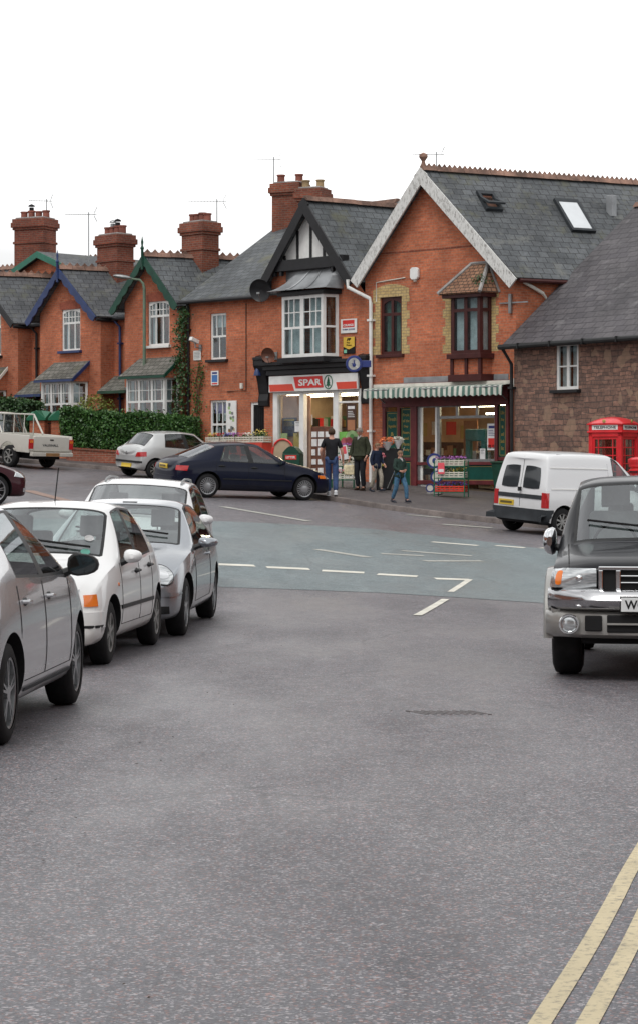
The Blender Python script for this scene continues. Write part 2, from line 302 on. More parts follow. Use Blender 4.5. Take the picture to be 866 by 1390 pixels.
# ---------------------------------------------------------------- mesh builder
class MB:
    def __init__(s, mat=None): s.v = []; s.f = []; s.mi = []; s.M = mat or Matrix.Identity(4); s.cur = 0
    def add(s, vs, fs):
        o = len(s.v); s.v += [s.M@Vector(p) for p in vs]; s.f += [tuple(i+o for i in f) for f in fs]; s.mi += [s.cur]*len(fs); return s
    def quad(s, *p): return s.add(p, [tuple(range(len(p)))])
    def box(s, x0, y0, z0, x1, y1, z1):
        if x0 > x1: x0, x1 = x1, x0
        if y0 > y1: y0, y1 = y1, y0
        if z0 > z1: z0, z1 = z1, z0
        return s.add([(x0,y0,z0),(x1,y0,z0),(x1,y1,z0),(x0,y1,z0),(x0,y0,z1),(x1,y0,z1),(x1,y1,z1),(x0,y1,z1)],
                     [(0,3,2,1),(4,5,6,7),(0,1,5,4),(1,2,6,5),(2,3,7,6),(3,0,4,7)])
    def tube(s, pts, r, n=6, cap=True):
        pts = [Vector(p) for p in pts]; rs = r if isinstance(r, (list, tuple)) else [r]*len(pts); vs = []; fs = []
        for i, p in enumerate(pts):
            d = (pts[min(i+1, len(pts)-1)]-pts[max(i-1, 0)]).normalized()
            a = Vector((0, 0, 1)) if abs(d.z) < .9 else Vector((1, 0, 0)); e1 = d.cross(a).normalized(); e2 = d.cross(e1)
            for k in range(n):
                t = 2*math.pi*k/n; vs.append(p+(e1*math.cos(t)+e2*math.sin(t))*rs[i])
        for i in range(len(pts)-1):
            for k in range(n): fs.append((i*n+k, (i+1)*n+k, (i+1)*n+(k+1) % n, i*n+(k+1) % n))
        if cap: fs.append(tuple(range(n))); fs.append(tuple((len(pts)-1)*n+k for k in reversed(range(n))))
        return s.add(vs, fs)
    def lathe(s, prof, c=(0, 0, 0), n=16, axis='z', cap=True):
        if prof[0] == prof[-1]: cap = False
        vs = []; fs = []
        for (r, h) in prof:
            for k in range(n):
                t = 2*math.pi*k/n; a, b = r*math.cos(t), r*math.sin(t)
                vs.append((c[0]+a, c[1]+b, c[2]+h) if axis == 'z' else (c[0]+a, c[1]+h, c[2]+b) if axis == 'y' else (c[0]+h, c[1]+a, c[2]+b))
        for i in range(len(prof)-1):
            for k in range(n): fs.append((i*n+k, i*n+(k+1) % n, (i+1)*n+(k+1) % n, (i+1)*n+k))
        if cap and prof[0][0] > 1e-5: fs.append(tuple(reversed(range(n))))
        if cap and prof[-1][0] > 1e-5: fs.append(tuple((len(prof)-1)*n+k for k in range(n)))
        return s.add(vs, fs)
    def prism(s, out, y0, y1):      # outline in x,z extruded along y
        n = len(out); vs = [(x, y0, z) for x, z in out]+[(x, y1, z) for x, z in out]
        fs = [tuple(range(n)), tuple(reversed(range(n, 2*n)))]+[(i, n+i, n+(i+1) % n, (i+1) % n) for i in range(n)]
        return s.add(vs, fs)
    def slab(s, p, t):              # polygon p with thickness t opposite its normal
        p = [Vector(q) for q in p]; nn = (p[1]-p[0]).cross(p[2]-p[0]).normalized(); n = len(p)
        vs = p+[q-nn*t for q in p]
        return s.add(vs, [tuple(range(n)), tuple(reversed(range(n, 2*n)))]+[(i, n+i, n+(i+1) % n, (i+1) % n) for i in range(n)])
    def beam(s, p0, p1, w, h, up=(0, 0, 1)):
        p0, p1 = Vector(p0), Vector(p1); d = (p1-p0).normalized(); e1 = d.cross(Vector(up)).normalized()*w/2; e2 = e1.cross(d).normalized()*h/2
        vs = [p0-e1-e2, p0+e1-e2, p0+e1+e2, p0-e1+e2, p1-e1-e2, p1+e1-e2, p1+e1+e2, p1-e1+e2]
        return s.add(vs, [(0,1,2,3),(7,6,5,4),(0,4,5,1),(1,5,6,2),(2,6,7,3),(3,7,4,0)])
    def ball(s, c, r, n=10, m=6):
        r = r if isinstance(r, (tuple, list)) else (r, r, r); vs = [(c[0], c[1], c[2]-r[2])]; fs = []
        for i in range(1, m):
            ph = -math.pi/2+math.pi*i/m
            for k in range(n):
                t = 2*math.pi*k/n; vs.append((c[0]+r[0]*math.cos(ph)*math.cos(t), c[1]+r[1]*math.cos(ph)*math.sin(t), c[2]+r[2]*math.sin(ph)))
        vs.append((c[0], c[1], c[2]+r[2])); top = len(vs)-1
        for k in range(n):
            fs.append((0, 1+(k+1) % n, 1+k)); fs.append((top, 1+(m-2)*n+k, 1+(m-2)*n+(k+1) % n))
            for i in range(m-2): a = 1+i*n; fs.append((a+k, a+(k+1) % n, a+n+(k+1) % n, a+n+k))
        return s.add(vs, fs)
    def leaves(s, P, size, flat=None, rng=RNG):
        P = np.asarray(P, float); n = len(P); d = rng.normal(size=(n, 3)); d /= np.linalg.norm(d, axis=1)[:, None]
        if flat is not None: d = d*.6+np.asarray(flat)*.7; d /= np.linalg.norm(d, axis=1)[:, None]
        a = np.cross(d, rng.normal(size=(n, 3))); a /= np.linalg.norm(a, axis=1)[:, None]; b = np.cross(d, a)
        sz = size*rng.uniform(.6, 1.25, (n, 1)); a *= sz*.5; b *= sz*.32
        V = np.stack([P-a, P-b+a*.1, P+a, P+b+a*.1], 1).reshape(-1, 3)
        o = len(s.v); s.v += [s.M@Vector(p) for p in V.tolist()]; s.f += [(o+4*i, o+4*i+1, o+4*i+2, o+4*i+3) for i in range(n)]; s.mi += [s.cur]*n
        return s
    def build(s, name, mats, parent=None, frame=None, origin=(0, 0, 0), smooth=False, bevel=0, uv=False, sharp=35, recalc=False):
        me = bpy.data.meshes.new(name); o = Vector(origin)
        me.from_pydata([tuple(p-o) for p in s.v], [], s.f)
        if not isinstance(mats, (list, tuple)): mats = [mats]
        for m in mats: me.materials.append(m)
        if len(mats) > 1: me.polygons.foreach_set('material_index', [min(i, len(mats)-1) for i in s.mi])
        me.update()
        if recalc:
            b = bmesh.new(); b.from_mesh(me); bmesh.ops.recalc_face_normals(b, faces=b.faces); b.to_mesh(me); b.free()
        if uv: auto_uv(me, o)
        if smooth:
            me.polygons.foreach_set('use_smooth', [True]*len(me.polygons)); me.set_sharp_from_angle(angle=R(sharp))
        ob = bpy.data.objects.new(name, me); COL.objects.link(ob)
        if parent: ob.parent = parent; ob.location = o
        elif frame: ob.matrix_world = frame.M@Matrix.Translation(o)
        else: ob.location = o
        if bevel:
            bv = ob.modifiers.new('bevel', 'BEVEL'); bv.width = bevel; bv.segments = 2; bv.limit_method = 'ANGLE'
        return ob
def auto_uv(me, o=Vector((0, 0, 0))):
    uvl = me.uv_layers.new(name='UVMap').data
    for p in me.polygons:
        n = p.normal
        if abs(n.z) > .98: t = Vector((1, 0, 0)); b = Vector((0, 1, 0))
        else:
            t = Vector((0, 0, 1)).cross(n).normalized(); b = n.cross(t)
        for li in p.loop_indices:
            q = me.vertices[me.loops[li].vertex_index].co+o; uvl[li].uv = (q.dot(t), q.dot(b))
def tag(o, label=None, cat=None, group=None, kind=None):
    if label: o['label'] = label
    if cat: o['category'] = cat
    if group: o['group'] = group
    if kind: o['kind'] = kind
    return o
def empty(name, mat, label=None, cat=None, group=None):
    o = bpy.data.objects.new(name, None); COL.objects.link(o); o.empty_display_size = .2
    o.matrix_world = mat if isinstance(mat, Matrix) else Matrix.Translation(Vector(mat))
    return tag(o, label, cat, group)
class Frame:                     # facade frame: x along the wall to the right, y into the building, z up
    def __init__(s, x, y, z, th): s.th = th; s.M = Matrix.Translation((x, y, z))@Matrix.Rotation(R(-th), 4, 'Z'); s.I = s.M.inverted(); s.c = s.I@CAM
    def P(s, u, v, y=0.0):
        d = (s.I.to_3x3()@ray(u, v)); t = (y-s.c.y)/d.y; p = s.c+d*t; return p.x, p.z
    def plane(s, u, v, p0, n):
        d = (s.I.to_3x3()@ray(u, v)); t = (Vector(p0)-s.c).dot(n)/d.dot(n); return s.c+d*t
    def rect(s, u0, v0, u1, v1, y=0.0):
        um, vm = (u0+u1)/2, (v0+v1)/2
        return s.P(u0, vm, y)[0], s.P(um, v1, y)[1], s.P(u1, vm, y)[0], s.P(um, v0, y)[1]
    def sub(s, x, y, z, rz=0): return s.M@Matrix.Translation((x, y, z))@Matrix.Rotation(rz, 4, 'Z')
def textmesh(txt, w, h, depth=.004, bold=False, shear=0):
    cu = bpy.data.curves.new('lettering', 'FONT'); cu.body = txt; cu.extrude = .02; cu.resolution_u = 3
    if bold: cu.offset = .025
    cu.shear = shear
    ob = bpy.data.objects.new('lettering', cu); COL.objects.link(ob)
    bpy.context.view_layer.update()
    me = bpy.data.meshes.new_from_object(ob.evaluated_get(bpy.context.evaluated_depsgraph_get()))
    bpy.data.objects.remove(ob); bpy.data.curves.remove(cu)
    vs = np.array([v.co for v in me.vertices]); mn, mx = vs.min(0), vs.max(0)
    sx = w/(mx[0]-mn[0]); sy = h/(mx[1]-mn[1])
    return me, mn, sx, sy
def lettering(txt, x, z, w, h, y, mat, parent=None, frame=None, bold=False, shear=0, depth=.008, mtx=None, fit=True):
    """text in the x,z plane facing -y, lower-left at x,z"""
    me, mn, sx, sy = textmesh(txt, w, h, bold=bold, shear=shear)
    for v in me.vertices:
        c = v.co; q = Vector((x+(c.x-mn[0])*sx, y-(depth if c.z > 0 else 0), z+(c.y-mn[1])*sy)); v.co = mtx@q if mtx else q
    me.materials.clear(); me.materials.append(mat)
    ob = bpy.data.objects.new('lettering', me); COL.objects.link(ob)
    if parent: ob.parent = parent
    return ob
# ---------------------------------------------------------------- world and light
w = bpy.data.worlds.new('World'); SC.world = w; w.use_nodes = True; nt = w.node_tree
bg = nt.nodes['Background']; sky = nt.nodes.new('ShaderNodeTexSky'); sky.sky_type = 'NISHITA'; sky.sun_disc = False
SUN_EL, SUN_AZ = R(58), R(205)
sky.sun_elevation = SUN_EL; sky.sun_rotation = SUN_AZ; sky.air_density = 1; sky.dust_density = 4; sky.ozone_density = 1
hs = nt.nodes.new('ShaderNodeHueSaturation'); hs.inputs['Saturation'].default_value = .12; lk(nt, sky.outputs[0], hs.inputs['Color'])
cn = noise(nt, tc(nt, 'Generated', (1, 1, 3)), 1.6, 5, .55)
cl = ramp(nt, cn, [(.34, (7.9, 8.0, 8.2)), (.5, (9.6, 9.65, 9.7)), (.66, (16.5, 16.5, 16.5))])
mx = mix(nt, .88, hs.outputs[0], cl); lk(nt, mx, bg.inputs['Color']); bg.inputs['Strength'].default_value = .1
sl = bpy.data.lights.new('sun', 'SUN'); sl.energy = 1.2; sl.angle = R(22); sl.color = (1, .97, .93)
so = bpy.data.objects.new('sun', sl); COL.objects.link(so)
sd = Vector((math.sin(SUN_AZ)*math.cos(SUN_EL), math.cos(SUN_AZ)*math.cos(SUN_EL), math.sin(SUN_EL)))
so.rotation_euler = sd.to_track_quat('Z', 'Y').to_euler(); so.location = (0, 0, 40)
vs_ = SC.view_settings; vs_.view_transform = 'Standard'; vs_.look = 'None'; vs_.exposure = .1; vs_.gamma = 1
SC.render.engine = 'CYCLES'; SC.cycles.max_bounces = 8; SC.cycles.transparent_max_bounces = 16
# ---------------------------------------------------------------- ground, roads
def tgrid(xs, ys, lift, name, mat, mask=None):
    X, Y = np.meshgrid(xs, ys); Z = terr(X, Y)+lift; n = len(xs); V = np.stack([X, Y, Z], -1).reshape(-1, 3)
    F = [(j*n+i, j*n+i+1, (j+1)*n+i+1, (j+1)*n+i) for j in range(len(ys)-1) for i in range(n-1)]
    b = MB(); b.v = [Vector(p) for p in V.tolist()]; b.f = F; b.mi = [0]*len(F)
    return b.build(name, mat, smooth=True, sharp=80)
xs = np.r_[-900, -300, -120, -60, np.arange(-24, 20.01, .5), 60, 120, 300, 900]; ys = np.r_[-60, -20, np.arange(0, 86.01, .5), 110, 200, 500, 1200]
tag(tgrid(xs, ys, 0, 'road', M['asphalt']), kind='structure')
def poly_sheet(poly, lift, name, mat, step=.5, parent=None):
    """sheet over polygon poly (list of world xy) following the terrain"""
    b = bmesh.new(); vs = [b.verts.new((p[0], p[1], 0)) for p in poly]; b.faces.new(vs)
    x0, x1 = min(p[0] for p in poly), max(p[0] for p in poly); y0, y1 = min(p[1] for p in poly), max(p[1] for p in poly)
    for k in np.arange(math.floor(x0/step)*step, x1, step): bmesh.ops.bisect_plane(b, geom=b.verts[:]+b.edges[:]+b.faces[:], plane_co=(k, 0, 0), plane_no=(1, 0, 0))
    for k in np.arange(math.floor(y0/step)*step, y1, step): bmesh.ops.bisect_plane(b, geom=b.verts[:]+b.edges[:]+b.faces[:], plane_co=(0, k, 0), plane_no=(0, 1, 0))
    for v in b.verts: v.co.z = th(v.co.x, v.co.y)+lift
    bmesh.ops.recalc_face_normals(b, faces=b.faces)
    if sum(f.normal.z for f in b.faces) < 0: bmesh.ops.reverse_faces(b, faces=b.faces)
    me = bpy.data.meshes.new(name); b.to_mesh(me); b.free(); me.materials.append(mat)
    me.polygons.foreach_set('use_smooth', [True]*len(me.polygons))
    o = bpy.data.objects.new(name, me); COL.objects.link(o)
    if parent: o.parent = parent
    return tag(o, kind='structure') if not parent else o
def gp(*uv): return [ground(u, v).xy for u, v in uv]
teal = gp((-60, 752), (200, 789), (300, 797), (420, 801), (520, 805), (620, 811), (740, 819), (980, 840)) + gp((1050, 790), (880, 762), (760, 748), (640, 733), (503, 718), (400, 712), (309, 708), (160, 706), (-60, 704))
poly_sheet(teal, .004, 'junction_surfacing', M['teal'])
def dash(u0, v0, u1, v1, wd, name='road_marking', mat='wline', lift=.009):
    a, b = ground(u0, v0).xy, ground(u1, v1).xy; d = (b-a).normalized(); n = Vector((-d.y, d.x))*wd/2
    return poly_sheet([a-n, b-n, b+n, a+n], lift, name, M[mat], 1.0)
for q in [(283,766,346,768.5),(362,770.5,420,773),(437,775,494,778),(512,780,566,783),(590,786,638,787.5)]: dash(*q, .34)
dash(637, 787, 611, 804, .10); dash(604, 814, 566, 836, .11)
for q in [(586,736,648,741),(672,741,712,744),(733,744,780,748)]: dash(*q, .26)
for q, m_ in [((430,746,500,757),'faint'),((517,752,575,755),'faint'),((545,748,640,755),'faint'),((575,762,655,762),'faint'),((302,688,420,708),'faint'),((552,699,600,703),'faint')]: dash(*q, .24, mat=m_)
dash(38, 666, 130, 690, .35, mat='redline'); dash(600, 712, 668, 717, .3, mat='faint')
for off in (-.0375, .1):
    pts = [ground(u, v).xy for u, v in [(520, 1800), (610, 1600), (703, 1440), (791, 1300), (831, 1229), (869, 1158), (930, 1060), (1030, 940)]]
    L = []
    for i in range(1, len(pts)-2):
        p0, p1, p2, p3 = pts[i-1:i+3]
        for k in range(8): t = k/8; L.append(.5*((2*p1)+(p2-p0)*t+(2*p0-5*p1+4*p2-p3)*t*t+(3*p1-p0-3*p2+p3)*t**3))
    ds = [(L[min(i+1, len(L)-1)]-L[max(i-1, 0)]).normalized() for i in range(len(L))]
    nn = [Vector((d.y, -d.x)) for d in ds]
    poly = [p+n*off for p, n in zip(L, nn)]+[p+n*(off+.068) for p, n in reversed(list(zip(L, nn)))]
    poly_sheet(poly, .004, 'yellow_line', M['yline'], .5)
# pavement with kerb
KB = [(-30, 74.5), (-16, 72.2), (-9, 70.9), (-5.6, 69.0), (-3.6, 65.5), (-1.8, 62.0), (-.3, 59.4), (.66, 57.4), (1.8, 55.3), (2.96, 53.7), (4.14, 52.2), (5.6, 50.9), (8, 49.6), (12, 47.5), (20, 44), (40, 38)]
KL = []
for a, b in zip(KB, KB[1:]):
    a, b = Vector(a), Vector(b); n = max(1, int((b-a).length/.5))
    for k in range(n): KL.append(a.lerp(b, k/n))
KL.append(Vector(KB[-1]))
KD = [(KL[min(i+2, len(KL)-1)]-KL[max(i-2, 0)]).normalized() for i in range(len(KL))]
KN = [Vector((-d.y, d.x)) for d in KD]
def kstrip(offs, zs, name, mat):
    b = MB(); n = len(offs)
    for p, nn in zip(KL, KN):
        for o, z in zip(offs, zs):
            q = p+nn*o; b.v.append(Vector((q.x, q.y, th(q.x, q.y)+z)))
    for i in range(len(KL)-1):
        for j in range(n-1): b.f.append((i*n+j, (i+1)*n+j, (i+1)*n+j+1, i*n+j+1)); b.mi.append(0)
    return tag(b.build(name, mat, smooth=True, sharp=40), kind='structure')
kstrip([0, 0.01, .02, .14, .14], [-.1, .10, .122, .126, .05], 'kerb', M['kerb'])
kstrip([.135]+list(np.arange(.5, 16, .5)), [.12]*(1+len(np.arange(.5, 16, .5))), 'pavement', M['pave'])
PV = .12
# drain cover in the foreground
g_ = ground(608, 968); rt = empty('drain_cover', (g_.x, g_.y, g_.z), 'worn iron drain cover set flush in the near road', 'drain cover')
b = MB(); b.box(-.27, -.2, -.02, .27, .2, .003); b.build('frame', M['asphalt'], rt)
b = MB()
for k in range(9):
    x = -.22+k*.055; b.M = Matrix.Translation((x, 0, 0))@Matrix.Rotation(.5, 4, 'Z'); b.box(-.012, -.14, 0, .012, .14, .006)
b.build('grate', pm('worn_iron', (.11, .1, .1), .7, 0, 20, .3), rt)

# a little leaf litter and grit on the road (uncountable)
rng = np.random.default_rng(77); b = MB(); P = []
for k in range(190):
    if k < 100: y = rng.uniform(7.5, 30); x = -1.35+.045*(y-14)+abs(rng.normal(0, .35))
    else: y = rng.uniform(6.5, 40); x = rng.uniform(-3, 4)
    P.append((x, y, th(x, y)+.008))
b.leaves(P, .02, flat=(0, 0, 3), rng=rng); tag(b.build('leaf_litter', pm('dead_leaf', (.05, .033, .024), .8, 0, 3, .4)), 'scattered dead leaf scraps and grit on the near road', 'leaf litter', kind='stuff')
# ================================================================ BUILDINGS
def clip(poly, hp):
    for (nx, nz, c) in hp:      # keep nx*x+nz*z<=c
        out = []
        for i in range(len(poly)):
            a, b = poly[i], poly[(i+1) % len(poly)]; da, db = nx*a[0]+nz*a[1]-c, nx*b[0]+nz*b[1]-c
            if da <= 0: out.append(a)
            if da*db < 0: t = da/(da-db); out.append((a[0]+(b[0]-a[0])*t, a[1]+(b[1]-a[1])*t))
        poly = out
        if len(poly) < 3: return []
    return poly
def wall(mb, x0, x1, z0, z1, ops=(), hp=(), y=0, dep=.12):
    xs = sorted({x0, x1, *[min(max(o[i], x0), x1) for o in ops for i in (0, 2)]}); zs = sorted({z0, z1, *[min(max(o[i], z0), z1) for o in ops for i in (1, 3)]})
    for a, b in zip(xs, xs[1:]):
        for c, d in zip(zs, zs[1:]):
            if any(o[0]-1e-6 < (a+b)/2 < o[2]+1e-6 and o[1]-1e-6 < (c+d)/2 < o[3]+1e-6 for o in ops): continue
            p = clip([(a, c), (b, c), (b, d), (a, d)], hp)
            if p: mb.quad(*[(q[0], y, q[1]) for q in p])
    for o in ops:
        a, c, b, d = o[:4]; e = y+dep
        mb.quad((a, y, c), (a, e, c), (a, e, d), (a, y, d)); mb.quad((b, y, d), (b, e, d), (b, e, c), (b, y, c))
        mb.quad((a, y, d), (a, e, d), (b, e, d), (b, y, d)); mb.quad((a, e, c), (a, y, c), (b, y, c), (b, e, c))
def window(root, r, y, fm, bars=(), sill=None, sillm=None, glass='pane', fw=.07, curt=None, cm='curtain', mtx=None, arch=0, dep=.06, label=None, blind=None):
    """window > pane, curtain, sill. r = x0,z0,x1,z1; bars = fractional segments"""
    x0, z0, x1, z1 = r; T = mtx or Matrix.Identity(4); w, h = x1-x0, z1-z0
    b = MB(T); b.box(x0, y, z0, x0+fw, y+dep, z1); b.box(x1-fw, y, z0, x1, y+dep, z1); b.box(x0+fw, y, z0, x1-fw, y+dep, z0+fw)
    if arch:
        out = [(x0+fw, z1-fw)]+[(x0+fw+(w-2*fw)*t, z1-fw-arch*(1-(1-(2*t-1)**2))) for t in (0, .15, .3, .5, .7, .85, 1)]+[(x1-fw, z1)]+[(x0+fw, z1)]
        b.prism(out[1:], y, y+dep)
    else: b.box(x0+fw, y, z1-fw, x1-fw, y+dep, z1)
    for (fx0, fz0, fx1, fz1, t) in bars:
        X0, X1, Z0, Z1 = x0+w*fx0, x0+w*fx1, z0+h*fz0, z0+h*fz1
        if abs(fx0-fx1) < 1e-6: b.box(X0-t/2, y+.004, Z0, X0+t/2, y+dep-.006, Z1)
        else: b.box(X0, y+.007, Z0-t/2, X1, y+dep-.009, Z0+t/2)
    f = b.build('window', fm, root)
    if label: f['label'] = label
    MB(T).box(x0+fw*.5, y+dep*.45, z0+fw*.5, x1-fw*.5, y+dep*.45+.006, z1-fw*.5).build('pane', M[glass], f)
    if curt:
        for (a, c) in curt:
            n = 14; vs = []; fs = []
            for i in range(n+1):
                xx = x0+w*(a+(c-a)*i/n); yy = y+dep+.1+.025*math.sin(i*2.1)
                vs += [(xx, yy, z0+.02), (xx, yy, z1-.02)]
            fs = [(2*i, 2*i+2, 2*i+3, 2*i+1) for i in range(n)]
            MB(T).add(vs, fs).build('curtain', M[cm], f, smooth=True)
    if blind: MB(T).box(x0+fw, y+dep+.06, z1-h*blind, x1-fw, y+dep+.07, z1).build('blind', M['curtain'], f)
    if sill is not None: MB(T).box(x0-.1, y-.17-sill, z0-.09, x1+.1, y+.02, z0-.002).build('sill', M[sillm or 'white'], f, bevel=.008)
    return f
def grid_bars(nx, zsplit=None, top=None, t=.035, T=.06):
    b = [(i/nx, 0, i/nx, 1, t) for i in range(1, nx)]
    if zsplit: b.append((0, zsplit, 1, zsplit, T))
    return b
def roof_slab(mb, p, t=.07):
    p = [Vector(q) for q in p]
    if (p[1]-p[0]).cross(p[2]-p[0]).z < 0: p = p[::-1]
    mb.slab(p, t)
def ridge(root, p0, p1, crest=True, mat='ridge', step=.3, crh=.1, par=None):
    p0, p1 = Vector(p0), Vector(p1); b = MB(); d = (p1-p0); L = d.length; d.normalize(); s = d.cross(Vector((0, 0, 1))).normalized(); up = Vector((0, 0, 1))
    n = int(L/.45)
    for i in range(n):
        a = p0+d*(L*i/n); c = p0+d*(L*(i+1)/n-.012); jz = random.uniform(-.008, .008)
        vs = []
        for q in (a, c):
            for (sx, uz) in ((-.17, -.1), (-.06, .05), (.06, .05), (.17, -.1)): vs.append(q+s*sx+up*(uz+jz))
        b.add(vs, [(0, 1, 5, 4), (1, 2, 6, 5), (2, 3, 7, 6), (0, 3, 2, 1), (4, 5, 6, 7), (0, 4, 7, 3)])
    if crest:
        m = int(L/step)
        for i in range(m):
            a = p0+d*(L*(i+.12)/m)+up*.05; c = p0+d*(L*(i+.88)/m)+up*.05; mid = (a+c)/2; top = mid+up*crh
            vs = [a-s*.02, a+s*.02, c+s*.02, c-s*.02, a.lerp(top, .7)-s*.015, a.lerp(top, .7)+s*.015, c.lerp(top, .7)+s*.015, c.lerp(top, .7)-s*.015, top-s*.012, top+s*.012]
            b.add(vs, [(0, 1, 5, 4), (1, 2, 6, 5), (2, 3, 7, 6), (3, 0, 4, 7), (4, 5, 9, 8), (6, 7, 8, 9), (4, 8, 7), (5, 6, 9)])
    return b.build('ridge_tiles', M[mat], par or root)
def barge(mb, p0, p1, depth, th_, y, wavy=0):
    """board from foot p0=(x,z) to apex p1=(x,z) hanging below the line"""
    p0, p1 = Vector(p0), Vector(p1); d = (p1-p0); L = d.length; d.normalize(); n = Vector((d.y, -d.x));
    if n.y > 0: n = -n
    N = 48 if wavy else 1; top = [p0+d*L*i/N for i in range(N+1)]
    bot = [p0+d*L*i/N+n*(depth+(wavy*abs(math.sin(math.pi*i/N*6)) if wavy else 0)) for i in range(N+1)]
    for i in range(N): mb.prism([tuple(top[i]), tuple(top[i+1]), tuple(bot[i+1]), tuple(bot[i])], y, y+th_)
def chimney(root, x, y, z0, z1, wx, wy, pots=4, rot=0.0, mat='brick_dark', potm='pot', cowl=None, ph=.28, bands=True):
    T = Matrix.Translation((x, y, 0))@Matrix.Rotation(rot, 4, 'Z'); b = MB(T); a, c = wx/2, wy/2
    b.box(-a, -c, z0, a, c, z1-.42)
    if bands: b.box(-a-.04, -c-.04, z1-.95, a+.04, c+.04, z1-.86)
    for k, (e, h0, h1) in enumerate([(.05, z1-.42, z1-.33), (.1, z1-.33, z1-.14), (.06, z1-.14, z1)]): b.box(-a-e, -c-e, h0, a+e, c+e, h1)
    ch = b.build('chimney', M[mat], root, uv=True, bevel=.012)
    MB(T).box(-a+.03, -c+.03, z1, a-.03, c-.03, z1+.06).build('flaunching', M['concrete'], ch, bevel=.02)
    for i in range(pots):
        px = -a+.16+(wx-.32)*(i/(max(pots-1, 1))) if pots > 1 else 0; hh = ph*random.uniform(.92, 1.08)
        MB(T).lathe([(.13, 0), (.125, hh*.8), (.15, hh*.82), (.15, hh), (.1, hh), (.09, hh*.5)], (px, 0, z1+.04), 12).build('chimney_pot', M[potm], ch, smooth=True)
        if cowl and i in cowl:
            c_ = MB(T)
            c_.tube([(px, 0, z1+hh), (px, 0, z1+hh+.16)], .09, 8); c_.lathe([(.13, 0), (.11, .05), (0, .1)], (px, 0, z1+hh+.2), 10)
            c_.build('chimney_cowl', M[cowl[i]], ch, smooth=True)
    return ch
def aerial(label, p0, h, boom, ang, nel=10, bracket=True, elen=.3):
    """yagi aerial on a mast; p0 world foot"""
    rt = empty('tv_aerial', p0, label, 'aerial', 'television aerials on the roofs'); 
    MB().tube([(0, 0, 0), (0, 0, h)], .022, 6).build('mast', M['galv'], rt)
    b = MB(Matrix.Translation((0, 0, h-.08))@Matrix.Rotation(ang, 4, 'Z')); b.tube([(-boom*.75, 0, 0), (boom*.25, 0, 0)], .013, 5)
    for i in range(nel):
        x = -boom*.75+boom*i/nel; b.tube([(x, -elen/2, 0), (x, elen/2, 0)], .007, 4)
    for s in (-1, 1): b.tube([(boom*.16, -.22, .03*s), (boom*.25, -.2, .24*s)], .007, 4); b.tube([(boom*.16, .22, .03*s), (boom*.25, .2, .24*s)], .007, 4); b.tube([(boom*.25, -.2, .24*s), (boom*.25, .2, .24*s)], .007, 4)
    b.build('antenna', M['galv'], rt); return rt
def pipe(root, pts, r, mat, name='downpipe', clips=True):
    b = MB(); b.tube(pts, r, 10)
    if clips:
        a, c = Vector(pts[-2]), Vector(pts[-1]); n = max(1, int((c-a).length/1.6))
        for k in range(n): q = a.lerp(c, (k+.3)/n); b.box(q.x-r*1.7, q.y-r*1.4, q.z-.03, q.x+r*1.7, q.y+r*2.5, q.z+.03)
    return b.build(name, M[mat], root, smooth=True)
